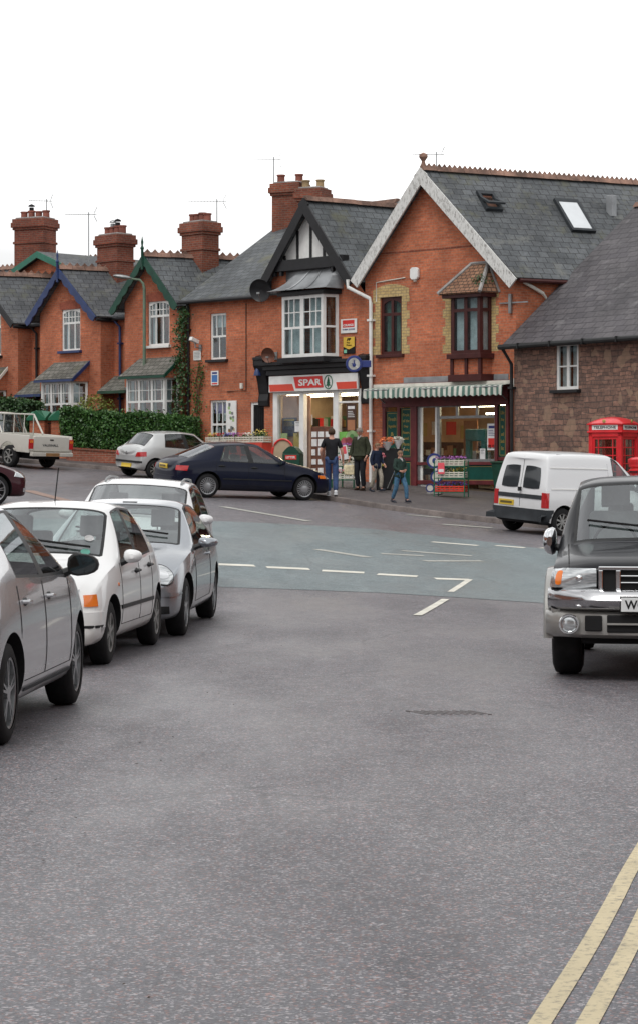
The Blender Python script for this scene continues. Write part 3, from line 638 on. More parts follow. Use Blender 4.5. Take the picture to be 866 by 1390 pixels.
# ---------------- the row of terraced gabled cottages
TH = 46.0; cT, sT = math.cos(R(TH)), math.sin(R(TH))
def trow(w): return (-4.46-cT*w, 73+sT*w)
def cottage(w_right, width, name, label, trim, apex, footL, footR, up, bay, sillm, recess, chim, chspec, ridge_phi=23.0, ridge_len=7.5, has_bay=True, pipec=None, porch=None, hedge=None):
    ox, oy = trow(w_right+width); g = th(*trow(w_right))-.1; F = Frame(ox, oy, g, TH); rt = empty('terraced_house', F.M, label, 'house', 'gabled brick cottages in the terrace')
    ax, az = F.P(*apex); fl = F.P(*footL); fr = F.P(*footR); ov = .28
    fl = (min(fl[0], -.15), fl[1]); fr = (max(fr[0], width+.12), fr[1]); ez = (fl[1]+fr[1])/2; ax = (fl[0]+fr[0])/2*.5+ax*.5
    sl = (az-ez)/(ax-fl[0]); sr = (az-ez)/(fr[0]-ax)
    lx = math.cos(R(TH+ridge_phi))/math.sin(R(TH+ridge_phi))    # skew per metre of depth
    def sk(x, y): return x+lx*y
    ops = [F.rect(*up)]
    wz = MB(); hp = [(-sl, 1, az-.16-sl*ax), (sr, 1, az-.16+sr*ax)]
    wall(wz, 0, width, -1.2, az, ops, hp)
    D = ridge_len
    wz.quad((width, 0, -1.2), (width+.01, D, -1.2), (width+.01, D, az-.16-sr*(width-ax)), (width, 0, az-.16-sr*(width-ax)))
    wz.quad((0, 0, -1.2), (0, 0, az-.16-sl*ax), (0, D, az-.16-sl*ax), (0, D, -1.2))
    rx0, rx1 = width, width+recess
    wall(wz, rx0, rx1, -1.2, ez+.05, (), (), y=.6)
    wz.quad((0, D, -1.2), (0, D, az-.4), (width+recess, D, az-.4), (width+recess, D, -1.2))
    wz.build('wall', M['brick'], rt, uv=True)
    # arch lintel over the upper window
    o = ops[0]; xm = (o[0]+o[2])/2; hw = (o[2]-o[0])/2+.12
    pts = [(xm-hw*math.cos(t), o[3]-.02+.3*math.sin(t)*.5) for t in np.linspace(0, math.pi, 9)]; pts = [(xm-hw, o[3]+.02)]+[(xm-hw+2*hw*k/8, o[3]+.2+.09*(1-(2*k/8-1)**2)) for k in range(9)]+[(xm+hw, o[3]+.02)]+[(xm-hw+.12+2*(hw-.12)*k/8, o[3]-.02+.0*(1-(2*k/8-1)**2)) for k in range(8, -1, -1)]
    MB().prism(pts, -.006, .1).build('brick_arch', M['brick_arch'], rt)
    bars = [(1/3, 0, 1/3, .97, .05), (2/3, 0, 2/3, .97, .05), (0, .66, 1, .66, .07), (0, .8, 1, .8, .025), (1/6, .66, 1/6, .95, .022), (.5, .66, .5, .97, .022), (5/6, .66, 5/6, .95, .022)]
    window(rt, o, .04, M['white'], bars, sill=0, sillm=sillm, curt=[(.04, .2), (.8, .96)], arch=.1, fw=.065)
    # roof
    rf = MB(); A0 = (ax, -ov, az); A1 = (sk(ax, D), D, az)
    roof_slab(rf, [A0, A1, (sk(fl[0], D), D, ez), (fl[0], -ov, ez)]); roof_slab(rf, [A0, (fr[0], -ov, ez), (sk(fr[0]+.1, D), D, ez-.08), A1])
    roof_slab(rf, [(fr[0]-.3, .25, ez+.02), (fr[0]+recess, .25, ez+.02), (fr[0]+recess, D, ez+.9), (fr[0]-.3+lx*3, D, ez+.9)])
    roof = rf.build('roof', M['slate'], rt, uv=True)
    ridge(rt, (ax, -ov, az+.03), (sk(ax, D), D, az+.03), True, par=roof, step=.26, crh=.11)
    bg_ = MB(); barge(bg_, (fl[0], ez-.02), (ax, az-.0), .2, .045, -ov-.05, .06 if trim != 'black' else 0); barge(bg_, (fr[0], ez-.02), (ax, az-.0), .2, .045, -ov-.052, .06 if trim != 'black' else 0)
    bb = bg_.build('bargeboard', M[trim], rt)
    if trim != 'black':
        MB().lathe([(.0, -.55), (.05, -.5), (.03, -.4), (.045, -.3), (.045, .15), (.07, .2), (.03, .28), (.045, .4), (0, .62)], (ax, -ov-.06, az), 8).build('finial', M[trim], rt, smooth=True)
    # gutter and pipe
    MB().tube([(fr[0]-.02, -ov, ez-.12), (fr[0]+.05, 1.5, ez-.14)], .06, 8).build('gutter', M['black'], rt)
    MB().tube([(fr[0], .32, ez-.08), (fr[0]+recess-.1, .32, ez-.09)], .06, 8).build('gutter', M['black'], rt)
    pipe(rt, [(fr[0]+.1, .35, ez-.1), (width+.42, .5, ez-.35), (width+.42, .52, -1)], .045, pipec or trim)
    # bay with lean-to slate roof
    if has_bay:
        u0, uc, u1, vt, vb, rv0, ru0, ru1 = bay
        p = .55; x0 = F.P(u0, vt, -p)[0]; x1 = F.P(uc, vt, -p)[0]; x2 = F.P(u1, vt, 0)[0]; zt = F.P((u0+uc)/2, vt, -p)[1]; x2 = max(x2, x1+.1)
        bz = zt-2.05
        base = MB(); base.prism([(0, 0)], 0, 0) if False else None
        base.slab([(x0-.1, 0, bz), (x0, -p, bz), (x1, -p, bz), (x2, 0, bz)], 2.2); base.build('bay_base', M['brick'], rt, uv=True)
        br = []
        for k in (1/3, 2/3): br.append((k, 0, k, 1, .09))
        br += [(0, .62, 1, .62, .07), (0, .8, 1, .8, .022)]+[((i+.5)/6+.0, .62, (i+.5)/6, .97, .02) for i in range(6)]
        window(rt, (x0, bz, x1, zt), -p, M['white'], br, curt=[(.03, .12), (.3, .38), (.62, .7), (.9, .98)], cm='curtain', fw=.09)
        L = math.hypot(x2-x1, p); ang = math.atan2(p, x2-x1); T = Matrix.Translation((x1, -p, 0))@Matrix.Rotation(ang, 4, 'Z')
        window(rt, (0.01, bz, L-.01, zt), 0, M['white'], [(0, .62, 1, .62, .07), (.5, .62, .5, 1, .02), (0, .8, 1, .8, .02)], curt=[(.1, .6)], fw=.08, mtx=T)
        e = .18; tz = F.P((ru0+ru1)/2, rv0, 0)[1]; lx0, lx1 = x0-e, x2+.08
        cr = MB(); roof_slab(cr, [(lx0+.2, 0, tz), (lx0, -p-e, zt+.08), (lx1, -p-e, zt+.08), (lx1, 0, tz)], .06)
        bay_roof = cr.build('bay_roof', M['slate_moss'], rt, uv=True)
        fb = MB(); fb.box(lx0, -p-e-.02, zt-.02, lx1, -p-e+.02, zt+.06)
        fb.slab([(lx1+.03, -p-e, zt+.09), (lx1+.03, -p-e, zt-.04), (lx1+.03, 0, tz-.12), (lx1+.03, 0, tz+.01)], .04); fb.build('fascia', M[trim if trim != 'black' else 'cream'], bay_roof)
        wb = MB(); wb.quad((lx1-.02, 0, zt-.02), (lx1-.02, -p-e+.03, zt-.02), (lx1-.02, 0, tz-.05)); wb.build('bay_cheek', M['brick'], rt, uv=True)
    if porch:
        pu0, pv0, pu1, pv1 = porch; x0, z0, x1, z1 = F.rect(pu0, pv0, pu1, pv1, .3); x0 = max(x0, width+.02)
        pr = MB(); roof_slab(pr, [(x0, .58, z1+.1), (x0, -.15, z0), (x0+1.5, -.15, z0), (x0+1.5, .58, z1+.1)], .06); po = pr.build('porch_roof', M['slate_moss'], rt, uv=True)
        MB().box(x0, -.18, z0-.1, x0+1.5, -.14, z0-.005).build('fascia', M['green2' if trim == 'blue' else 'blue'], po)
    # chimney on the ridge
    if chim:
        cu, cv, wx = chim
        best = min(np.arange(.5, D+3, .05), key=lambda d: abs(pix(F.M@Vector((sk(ax, d), d, az)))[0]-cu)); P = F.M@Vector((sk(ax, best), best, az)); s = FPX/P.y
        ztop = HC+(VH-cv)/s-g; chimney(rt, sk(ax, best), best, az-.8, ztop, wx, .75, **chspec)
        rt['_ch'] = 0; del rt['_ch']
        return rt, F, F.M@Vector((sk(ax, best), best, ztop))
    return rt, F, None
hg, FG, cg = cottage(0, 2.97, 'g', 'brick cottage with dark green bargeboards beside the shop, ivy on its right edge', 'green', (205, 346), (158, 426), (245, 412), (201.5, 408, 230.5, 469),
    (172, 224, 240, 513, 560, 486, 165, 242), 'white', .2, (273, 303, 1.05), dict(pots=4, rot=R(0)), pipec='black')
hb, FB, cb = cottage(4.27, 3.41, 'b', 'brick cottage with bright blue scalloped bargeboards and blue window sill', 'blue', (87, 364), (44, 437), (132, 430), (84.5, 419, 109.5, 476),
    (56.5, 97, 120, 518, 562, 492, 50, 121), 'blue', .95, (157.5, 320, 1.12), dict(pots=4, cowl={1: 'galv', 2: 'blackm'}), porch=(139, 514, 172, 531))
hk, FK, ck = cottage(8.98, 3.42, 'k', 'brick cottage with plain black bargeboard at the left edge of the picture', 'black', (-22, 372), (-66, 446), (18, 440), (-14, 424, 2, 483),
    (-56, -14, 9, 530, 575, 500, -60, 12), 'black', .95, None, {}, porch=(28, 520, 56, 536))
# lower roof stretch behind the black-trimmed cottage, and the house beyond with its own gable
ox, oy = -15.6, 88.0; F = Frame(ox, oy, 2.3, 46.0); rt = empty('terraced_house', F.M, 'farther brick house with bright green bargeboards peeping over the slates', 'house')
ax, az = F.P(61, 342); fl = F.P(14, 375); fr = F.P(96, 366); ez = F.P(16, 374)[1]-.7
sl = (az-F.P(16, 374)[1])/(ax-F.P(16, 374)[0])
b = MB(); x0, x1 = ax-4.0, ax+4.0; b.quad((x0+.3, 0, -1), (x1-.3, 0, -1), (x1-.3, 0, az-.12-sl*3.7), (ax, 0, az-.12), (x0+.3, 0, az-.12-sl*3.7)); b.quad((x1-.3, 0, -1), (x1-.3, 8, -1), (x1-.3, 8, az-.12-sl*3.7), (x1-.3, 0, az-.12-sl*3.7)); b.build('wall', M['brick'], rt, uv=True)
b = MB(); roof_slab(b, [(ax, -.3, az), (ax, 9, az), (x0, 9, az-4*sl), (x0, -.3, az-4*sl)]); roof_slab(b, [(ax, -.3, az), (x1, -.3, az-4*sl), (x1, 9, az-4*sl), (ax, 9, az)])
roof_slab(b, [(x0-8, 1.0, az-2.6), (x0+3, 1.0, az-2.6), (x0+3, 4.5, az+.25), (x0-8, 4.5, az+.25)]); rf = b.build('roof', M['slate'], rt, uv=True); ridge(rt, (x0-8, 4.5, az+.27), (x0+3, 4.5, az+.27), True, par=rf)
b = MB(); barge(b, (x0, az-4*sl), (ax, az), .22, .05, -.36); barge(b, (x1, az-4*sl), (ax, az), .22, .05, -.362); b.build('bargeboard', M['teal_p'], rt)
p = F.I@at(48.5, 300, 84.5); zt = (F.I@at(48.5, 298, 84.5)).z
chimney(rt, p.x, p.y, 3, zt, 1.3, .9, pots=4, cowl={1: 'blackm'}, rot=R(20))
# filler roof behind the black cottage and blue cottage: low slate roof seen at left edge
# ---------------- corner grocery (convenience shop) building
FS = Frame(-4.27, 72.64, th(-4.2, 72.2)-.15, 46.0); S = FS.P; gS = FS.M.translation.z; WS = 8.26
rs = empty('shop_building', FS.M, 'brick convenience shop with black and white half timbered gable', 'shop building')
zE = S(255, 410)[1]+.02
gfl = S(362, 391); gfr = S(487, 375); gap = S(423, 271); xg0, xg1 = gfl[0], gfr[0]; zf = (gfl[1]+gfr[1])/2
gx = (xg0+xg1)/2*.6+gap[0]*.4; gz = gap[1]; ov = .3; sl = (gz-zf)/(gx-xg0); sr = (gz-zf)/(xg1-gx)
o_up = FS.rect(285.5, 425, 307.5, 488); o_lo = FS.rect(285, 543, 308.5, 600); o_dr = FS.rect(340, 546, 359, 640)
xl = S(371, 560)[0]; xr = S(490.5, 560)[0]; zsg = S(425, 530)[1]
o_sh = (xl, -1.0, xr, zsg)
wz = MB(); wall(wz, 0, xg0+.25, -1.5, zE, [o_up, o_lo, (o_dr[0], -.3, o_dr[2], o_dr[3])], dep=.13)
wall(wz, xg0+.25, WS, -1.5, gz, [o_sh], [(-sl, 1, gz-.15-sl*gx), (sr, 1, gz-.15+sr*gx)], dep=.2)
wz.quad((0, 0, -1.5), (0, 0, zE), (1.2, 5, zE+3.2), (1.7, 9, zE), (1.7, 9, -1.5))
wz.quad((WS, 0, -1.5), (WS+.9, 9, -1.5), (WS+.9, 9, zE), (WS, 0, zE))
wz.quad((1.7, 9, -1.5), (1.7, 9, zE), (WS+.9, 9, zE), (WS+.9, 9, -1.5))
wz.build('wall', M['brick'], rs, uv=True)
lx = math.cos(R(46+34))/math.sin(R(46+34))
# main roof: front slope with its ridge parallel to the street, cross gable roof running back
vt = None
for r_ in np.arange(2, 8, .05):      # where the verge meets the ridge, seen at pixel 400,290
    q = FS.M@Vector((-.1+.0*r_, -.25+r_, zE))
    if pix(q)[0] > 399: vt = r_; break
q = FS.M@Vector((-.1, -.25+vt, 0)); zr = HC+(VH-290)*q.y/FPX-gS
rf = MB(); roof_slab(rf, [(-.12, -.25, zE), (xg0+1.6, -.25, zE), (xg0+1.6, vt-.25, zr), (-.12, vt-.25, zr)]); roof_slab(rf, [(-.12, vt-.25, zr), (gx, vt-.25, zr), (gx, vt+5, zE), (-.12, vt+5, zE)])
D = 8.5; roof_slab(rf, [(gx, -ov, gz), (gx+lx*D, D, gz), (xg0-.02+lx*D, D, zf), (xg0-.02, -ov, zf)]); roof_slab(rf, [(gx, -ov, gz), (xg1+.1, -ov, zf-.12), (xg1+.1+lx*D, D, zf-.12), (gx+lx*D, D, gz)])
rfo = rf.build('roof', M['slate'], rs, uv=True)
ridge(rs, (gx, -ov, gz+.04), (gx+lx*D, D, gz+.04), False, par=rfo)
ridge(rs, (.0, vt-.25, zr+.03), (gx-1.0, vt-.25, zr+.03), False, par=rfo)
b = MB(); barge(b, (xg0-.05, zf-.03), (gx, gz+.02), .3, .06, -ov-.07); barge(b, (xg1+.1, zf-.12), (gx, gz+.02), .3, .06, -ov-.072)
b.build('bargeboard', M['black'], rs)
# timbered panel
zt0 = S(425, 366)[1]; zt1 = zt0+.34
hwl = lambda z: gx-(gz-z)/sl; hwr = lambda z: gx+(gz-z)/sr
b = MB(); b.prism([(hwl(zt1)+.1, zt1), (hwr(zt1)-.1, zt1), (gx, gz-.25)], -.02, -.006); b.build('render_panel', M['white'], rs)
b = MB(); b.box(hwl(zt0)+.1, -ov+.02, zt0, hwr(zt0)-.1, -.01, zt1)
for k in range(5):
    x = gx-1.16+.58*k; top = min(gz-.2-(gx-x)*sl if x < gx else 1e9, gz-.2-(x-gx)*sr if x > gx else 1e9, gz-.3); b.box(x-.045, -.06, zt1, x+.045, -.019, top)
for x in (hwl(zt0)+.3, hwl(zt0)+.6, hwr(zt0)-.6, hwr(zt0)-.3): b.box(x-.05, -ov+.04, zt0-.14, x+.05, -ov+.16, zt0)
b.build('tie_beam', M['black'], rs, bevel=.01)
# upper bay window
p = .5; x0, z0 = S(383, 486, -p); x1 = S(438.5, 440, -p)[0]; z1 = S(410, 401, -p)[1]; x2 = S(460, 440, 0)[0]; x2 = max(x2, x1+.06)
def sash(n): return [(.5, 0, .5, .0001, .01)]
br = [(.485, 0, .485, 1, .16)]
for a, c in ((.03, .43), (.54, .97)):
    for t in (1/3, 2/3): br.append((a+(c-a)*t, .48, a+(c-a)*t, 1, .03))
    br.append((a+(c-a)*.52, 0, a+(c-a)*.52, .48, .03))
br += [(0, .48, 1, .48, .07), (0, .73, 1, .73, .03)]
bw = window(rs, (x0, z0, x1, z1), -p, M['white'], br, curt=[(.08, .42), (.6, .95)], fw=.1, label='white painted bay window over the shop sign')
L = math.hypot(x2-x1, p); T = Matrix.Translation((x1, -p, 0))@Matrix.Rotation(math.atan2(p, x2-x1), 4, 'Z')
window(rs, (.005, z0, L-.01, z1), 0, M['white'], [(0, .48, 1, .48, .06)], fw=.09, mtx=T)
b = MB(); b.box(x0-.06, -p+.12, z0, x0, 0, z1); b.build('bay_cheek', M['white'], rs)
b = MB(); b.slab([(x0-.12, -p-.1, z0-.01), (x1+.1, -p-.1, z0-.01), (x2+.12, .0, z0-.01), (x0-.12, 0, z0-.01)], .16); b.slab([(x0-.12, -p-.1, z1+.14), (x1+.1, -p-.1, z1+.14), (x2+.12, .0, z1+.14), (x0-.12, 0, z1+.14)], .13); b.build('bay_moulding', M['black'], rs, bevel=.01)
zl = S(420, 363, 0)[1]; b = MB(); n = 6; prev = None; xa, xb = x0-.35, x2+.22; xta, xtb = x0+.45, x1+.05
rows = []
for k in range(n+1):
    t = k/n; c = t**1.7; rows.append(((xa+(xta-xa)*t, -p-.32+(p+.3)*t), (xb+(xtb-xb)*t, -p-.32+(p+.3)*t), z1+.16+(zl-z1-.16)*c*.9+.1*t))
for r0, r1 in zip(rows, rows[1:]):
    b.quad((r0[0][0], r0[0][1], r0[2]), (r0[1][0], r0[1][1], r0[2]), (r1[1][0], r1[1][1], r1[2]), (r1[0][0], r1[0][1], r1[2]))
    b.quad((r0[1][0], r0[1][1], r0[2]), (xb-.02, .0, r0[2]), (xb-.02, 0, r1[2]), (r1[1][0], r1[1][1], r1[2])); b.quad((xa, 0, r0[2]), (r0[0][0], r0[0][1], r0[2]), (r1[0][0], r1[0][1], r1[2]), (xa, 0, r1[2]))
for t in (.33, .66):
    b.tube([(r[0][0]+(r[1][0]-r[0][0])*t, r[0][1]-.01, r[2]+.015) for r in rows], .02, 5)
b.build('lead_bay_roof', M['lead'], rs, smooth=True)
# other windows and the side doorway
sb = [(1/3, .5, 1/3, 1, .03), (2/3, .5, 2/3, 1, .03), (.5, 0, .5, .5, .03), (0, .5, 1, .5, .06)]
window(rs, o_up, .06, M['white'], [(.5, 0, .5, .5, .03), (1/3, .5, 1/3, 1, .03), (2/3, .5, 2/3, 1, .03), (0, .5, 1, .5, .06)], sill=.02, sillm='black', blind=.3)
lw = window(rs, o_lo, .06, M['white'], [(1/3, .0, 1/3, 1, .03), (2/3, .0, 2/3, 1, .03), (0, .42, 1, .42, .07)], sill=.02, sillm='white')
b = MB(); b.box(o_lo[0]+.12, .14, o_lo[3]-.42, o_lo[2]-.08, .15, o_lo[3]-.1); b.build('poster', M['purple'], lw)
b = MB()
for a, c, d, e in ((.15, .1, .45, .35), (.55, .12, .85, .38), (.6, .5, .82, .7), (.2, .5, .4, .72)):
    W_, H_ = o_lo[2]-o_lo[0], o_lo[3]-o_lo[1]; b.box(o_lo[0]+W_*a, .15, o_lo[1]+H_*c, o_lo[0]+W_*d, .16, o_lo[1]+H_*e)
b.build('notice', M['paper'], lw)
dx0, dx1, dz = o_dr[0], o_dr[2], o_dr[3]
d_ = MB(); d_.box(dx0+.1, .1, -.3, dx1-.02, .14, dz-.08)
door = d_.build('side_door', M['blackm'], rs)
b = MB(); b.box(dx0, .04, -.3, dx0+.1, .2, dz); b.box(dx0+.1, .04, dz-.08, dx1, .2, dz); b.build('door_frame', M['white'], door)
b = MB()
for k in range(6): x = dx0+.14+k*(dx1-dx0-.2)/5; b.tube([(x, .05, -.2), (x, .05, dz-.12)], .012, 5)
b.build('door_bars', M['plast'], door)
# shop front ----------------------------------------------------
zs = zsg; g0 = 0.1
b = MB(); ym = .06
colx = [(372, 378), (407.5, 413.5), (453, 460), (487, 490.5)]
cx = [tuple(S(u, 590, -.02)[0] for u in c) for c in colx]
for a, c in cx: b.box(a, -.06, -.4, c, .1, zs)
b.box(cx[0][0], -.05, zs-.1, cx[3][1], .1, zs); b.box(cx[2][0]+.05, -.02, zs-.42, cx[3][0], .04, zs-.36)
sf = b.build('shop_front_frame', M['white'], rs, bevel=.008)
b = MB(); b.box(cx[0][1], -.04, -.4, cx[1][0], .08, .35); b.box(cx[2][1], -.04, -.4, cx[3][0], .08, .35); b.build('stall_riser', M['white'], rs)
for i, j in ((0, 1), (2, 3)): MB().box(cx[i][1], .01, .35, cx[j][0], .02, zs-.1).build('shop_window', M['shopglass'], rs)
b = MB(); b.box(cx[1][1]+.62, .05, -.3, cx[2][0]-.02, .1, zs-.12); dr = MB(); x0_, x1_ = cx[1][1], cx[2][0]
# recessed entrance lined with noticeboards
x0n = x0_+.03
b = MB(); b.box(x0n, .22, -.3, x0n+.95, .26, 1.5); nb = b.build('notice_board', M['wood'], rs, bevel=.01)
b = MB(); rr = random.Random(4)
for i in range(3):
    for j in range(5):
        x = x0n+.05+i*.3; z = .06+j*.28; b.box(x, .2, z, x+rr.uniform(.16, .24), .215, z+rr.uniform(.15, .24))
b.build('notices', M['paper'], nb)
# interior
b = MB(); b.box(cx[0][0]-.5, 3.6, -.4, cx[3][1]+.2, 3.65, zs+.2); b.box(cx[0][0]-.5, .2, zs+.02, cx[3][1]+.2, 3.6, zs+.06); b.box(cx[0][0]-.5, .1, -.5, cx[3][1]+.2, 3.6, -.28); b.build('interior_wall', M['beige'], rs)
b = MB(); b.box(cx[0][1]-.05, .22, .2, cx[1][0]+.2, .25, zs-.12); b.build('window_display_board', pm('tan_display_board', (.42, .27, .2), .8, 0, 2, .2), rs)
stm = [pm('stock_brown', (.24, .13, .07), .6), M['fred'], pm('stock_yellow', (.4, .3, .1), .6), pm('stock_green', (.05, .2, .09), .6), pm('stock_white', (.45, .45, .42), .6), pm('stock_dark', (.04, .035, .03), .6)]
def shelves(root, x0, x1, y, z0, z1, rows, name='stock_shelves', seed=1, dens=9, T=None):
    rr = random.Random(seed); b = MB(T); b.cur = 5; b.box(x0, y+.25, z0, x1, y+.3, z1)
    for k in range(rows):
        z = z0+(z1-z0)*k/rows; b.cur = 5; b.box(x0, y-.05, z-.02, x1, y+.26, z)
        x = x0+.03; n_ = dens
        while x < x1-.1:
            w_ = rr.uniform(.06, .2); h_ = rr.uniform(.4, .8)*(z1-z0)/rows; b.cur = rr.choice([0, 1, 2, 3, 4, 0, 4, 5]); b.box(x, y, z, x+w_*.9, y+.2, z+h_); x += w_
    return b.build(name, stm, root)
shelves(rs, x0_+.4, x1_+2.2, 2.3, -.2, 2.3, 6, seed=3); shelves(rs, cx[2][1], cx[3][1], 2.0, -.2, 1.2, 3, seed=5)
b = MB(); b.box(x0_-1.2, 1.2, zs-.14, x1_+1.2, 1.3, zs-.1); b.box(x0_-1.2, .35, zs-.14, x1_+1.2, .4, zs-.1); b.build('strip_light', M['tube'], rs)  # tubes added to brighten the shop interior
TS = Matrix.Translation((x0_-1.5, 0, 0))@Matrix.Rotation(R(90), 4, 'Z')
MB().box(x0_-1.62, .3, -.3, x0_-1.55, 3.6, zs+.02).build('partition', M['beige'], rs)
shelves(rs, .5, 3.4, -.1, -.2, 2.0, 5, seed=13, T=TS)
# posters in the windows
def poster(root, r, y, mats, name='poster', label=None, seed=0):
    x0, z0, x1, z1 = r; b = MB(); b.box(x0, y, z0, x1, y+.012, z1); b.cur = 1; w_, h_ = x1-x0, z1-z0; rr = random.Random(seed)
    b.box(x0+w_*.15, y-.003, z0+h_*.82, x1-w_*.15, y+.002, z0+h_*.92)
    for k in range(4): b.box(x0+w_*.15, y-.003, z0+h_*(.55+.06*k), x0+w_*rr.uniform(.6, .88), y+.002, z0+h_*(.57+.06*k))
    if len(mats) > 2: b.cur = 2; b.box(x0+w_*.12, y-.003, z0+h_*.1, x1-w_*.12, y+.002, z0+h_*.45)
    o = b.build(name, mats, root);
    if label: o['label'] = label
    return o
poster(rs, FS.rect(470, 548, 483, 588, -.01), -.012, [pm('poster_brown', (.09, .045, .03), .5), M['paper'], pm('poster_copper', (.35, .15, .07), .5)], label='dark brown advertising poster in the right window')
poster(rs, FS.rect(383, 567, 403, 592, .19), .19, [pm('poster_slate', (.06, .07, .12), .5), pm('poster_ochre', (.3, .24, .1), .5)], label='dark blue poster inside the left window')
poster(rs, FS.rect(400, 572, 407.5, 586, -.01), .0, [M['paper'], M['galv']])
poster(rs, FS.rect(413.5, 563, 424, 577, .3), .3, [M['paper'], M['galv']])
# fruit picture along the bottom of the right window
r = FS.rect(460.5, 586, 487, 612, -.01); b = MB(); b.box(r[0], -.015, r[1], r[2], -.006, r[3]); b.cur = 1
b.lathe([(0, 0), (.28, .0)], ((r[0]*.35+r[2]*.65), -.0165, (r[1]+r[3])/2+.05), 18, 'y'); b.cur = 2; b.lathe([(0, 0), (.2, .0)], (r[0]*.5+r[2]*.5, -.0185, r[1]+.22), 18, 'y'); b.lathe([(0, 0), (.16, .0)], (r[0]+.22, -.0175, r[1]+.25), 18, 'y'); b.cur = 3; b.lathe([(0, 0), (.1, .0)], ((r[0]*.35+r[2]*.65), -.018, (r[1]+r[3])/2+.12), 18, 'y')
b.build('fruit_picture', [pm('leafy_green_print', (.16, .42, .08), .5), pm('apple_green_print', (.42, .6, .3), .5), pm('apple_red_print', (.45, .1, .12), .5), pm('apple_dark_print', (.15, .4, .12), .5)], rs)
b = MB(); r = FS.rect(379, 588, 407, 640, .1); b.box(r[0], .1, .35, (r[0]*.6+r[2]*.4), .12, r[3]); b.cur = 1; b.box(r[0]*.3+r[2]*.7, .1, .35, r[2], .12, r[3]); b.build('window_display', [pm('lime_card', (.5, .6, .3), .6), pm('straw_card', (.5, .38, .12), .6)], rs)
# cornice, consoles
xc0, zc = S(358, 508, -.2); xc1 = S(488, 500, -.2)[0]; zc0 = S(425, 507, -.3)[1]; zc1 = S(425, 488, -.3)[1]
b = MB(); b.box(xl-.1, -.22, zc0, xr+.05, -.001, zc0+.16); b.box(xl-.16, -.3, zc0+.16, xr+.1, -.001, zc0+.3); b.box(xl-.22, -.4, zc0+.3, xr+.14, -.001, zc1-.02); b.build('cornice', M['black'], rs, bevel=.012)
for (u0, u1, v0, v1) in ((349, 362, 484, 552), (488, 501, 482, 548)):
    x0, z0, x1, z1 = FS.rect(u0, v0, u1, v1, -.15); b = MB(); zz = z1-z0
    prof = [(0, z0), (-.07, z0+.02), (-.09, z0+zz*.12), (-.05, z0+zz*.25), (-.1, z0+zz*.45), (-.2, z0+zz*.7), (-.3, z0+zz*.82), (-.3, z0+zz*.92), (-.2, z1), (0, z1+.05)]
    vs = [(x, y, z) for x in (x0, x1) for y, z in prof]; n = len(prof)
    b.add(vs, [tuple(range(n)), tuple(reversed(range(n, 2*n)))]+[(i, (i+1) % n, n+(i+1) % n, n+i) for i in range(n)]); b.box(x0-.02, -.33, z1-.12, x1+.02, 0, z1-.02)
    b.build('console_bracket', M['black'], rs, bevel=.015)
pipe(rs, [(.12, -.1, zE-.1), (.12, -.07, zE-.3), (.12, -.07, -1)], .05, 'black')
MB().tube([(-.1, -.3, zE-.06), (xg0+.1, -.3, zE-.08)], .06, 8).build('gutter', M['black'], rs)
b = MB(); x_, z_ = S(335, 412, 0); x2_, z2_ = S(333, 530, 0); b.tube([(x_, -.02, z_), (x_, -.02, z2_), (x_-.9, -.02, z2_-.02)], .014, 5); b.build('cable', M['blackm'], rs)
# chimneys
for (uc, vtop, wx, wy, dz_, pots, potm, kw) in ((394, 250, 1.0, .75, 75.3, 2, 'pot', {}), (425, 257, .85, .7, 74.6, 2, 'potb', {})):
    p = FS.I@at(uc, 300, dz_); zt = (FS.I@at(uc, vtop, dz_)).z; chimney(rs, p.x, p.y, zE+1.5, zt, wx, wy, pots, rot=R(20), potm=potm, bands=False)
# ---------------- greengrocer building
FF = Frame(5.55-.743*5.62, 63+.669*5.62, th(3.5, 64.5)+.0, 42.0); G = FF.P; gF = FF.M.translation.z; WF = 5.62
rg = empty('shop_building', FF.M, 'gabled brick greengrocer shop with peeling white bargeboards and brown windows', 'shop building')
zfl = G(495, 379)[1]; zfr = G(698, 378)[1]; zf = (zfl+zfr)/2; ax, az = G(580, 230); x0f, x1f = -.25, WF+.25
sl = (az-zfl)/(ax-x0f); sr = (az-zfr)/(x1f-ax)
o1 = FF.rect(516, 403, 545, 481); o2 = FF.rect(611.5, 394, 665, 478); xs0 = G(521, 600)[0]; xs1 = G(690, 600)[0]; zsh = G(600, 541)[1]
osh = (xs0, -1.0, xs1, zsh)
lx = math.cos(R(42+26))/math.sin(R(42+26)); D = 9.5
wz = MB(); wall(wz, 0, WF, -1.6, az, [o1, o2, osh], [(-sl, 1, az-.15-sl*ax), (sr, 1, az-.15+sr*ax)], dep=.14)
wz.quad((WF, 0, -1.6), (WF+lx*D, D, -1.6), (WF+lx*D, D, zfr+.05), (WF, 0, zfr+.05)); wz.quad((0, 0, -1.6), (0, 0, zfl), (lx*D, D, zfl), (lx*D, D, -1.6))
wz.quad((lx*D, D, -1.6), (lx*D, D, zfl), (ax+lx*D, D, az-.2), (WF+lx*D, D, zfr), (WF+lx*D, D, -1.6))
wz.build('wall', M['brick'], rg, uv=True)
rf = MB(); ov = .3; roof_slab(rf, [(ax, -ov, az), (ax+lx*D, D, az), (x0f+lx*D, D, zfl), (x0f, -ov, zfl)], .09); RP = [(ax, -ov, az), (x1f, -ov, zfr), (x1f+lx*D, D, zfr), (ax+lx*D, D, az)]; roof_slab(rf, RP, .09)
rfo = rf.build('roof', M['slate'], rg, uv=True); ridge(rg, (ax, -ov, az+.04), (ax+lx*D, D, az+.04), True, par=rfo, step=.17, crh=.085)
MB().lathe([(.1, 0), (.06, .1), (.05, .16), (.13, .28), (.12, .36), (0, .42)], (ax, -ov+.1, az+.06), 10).build('finial', M['ridge'], rg, smooth=True)
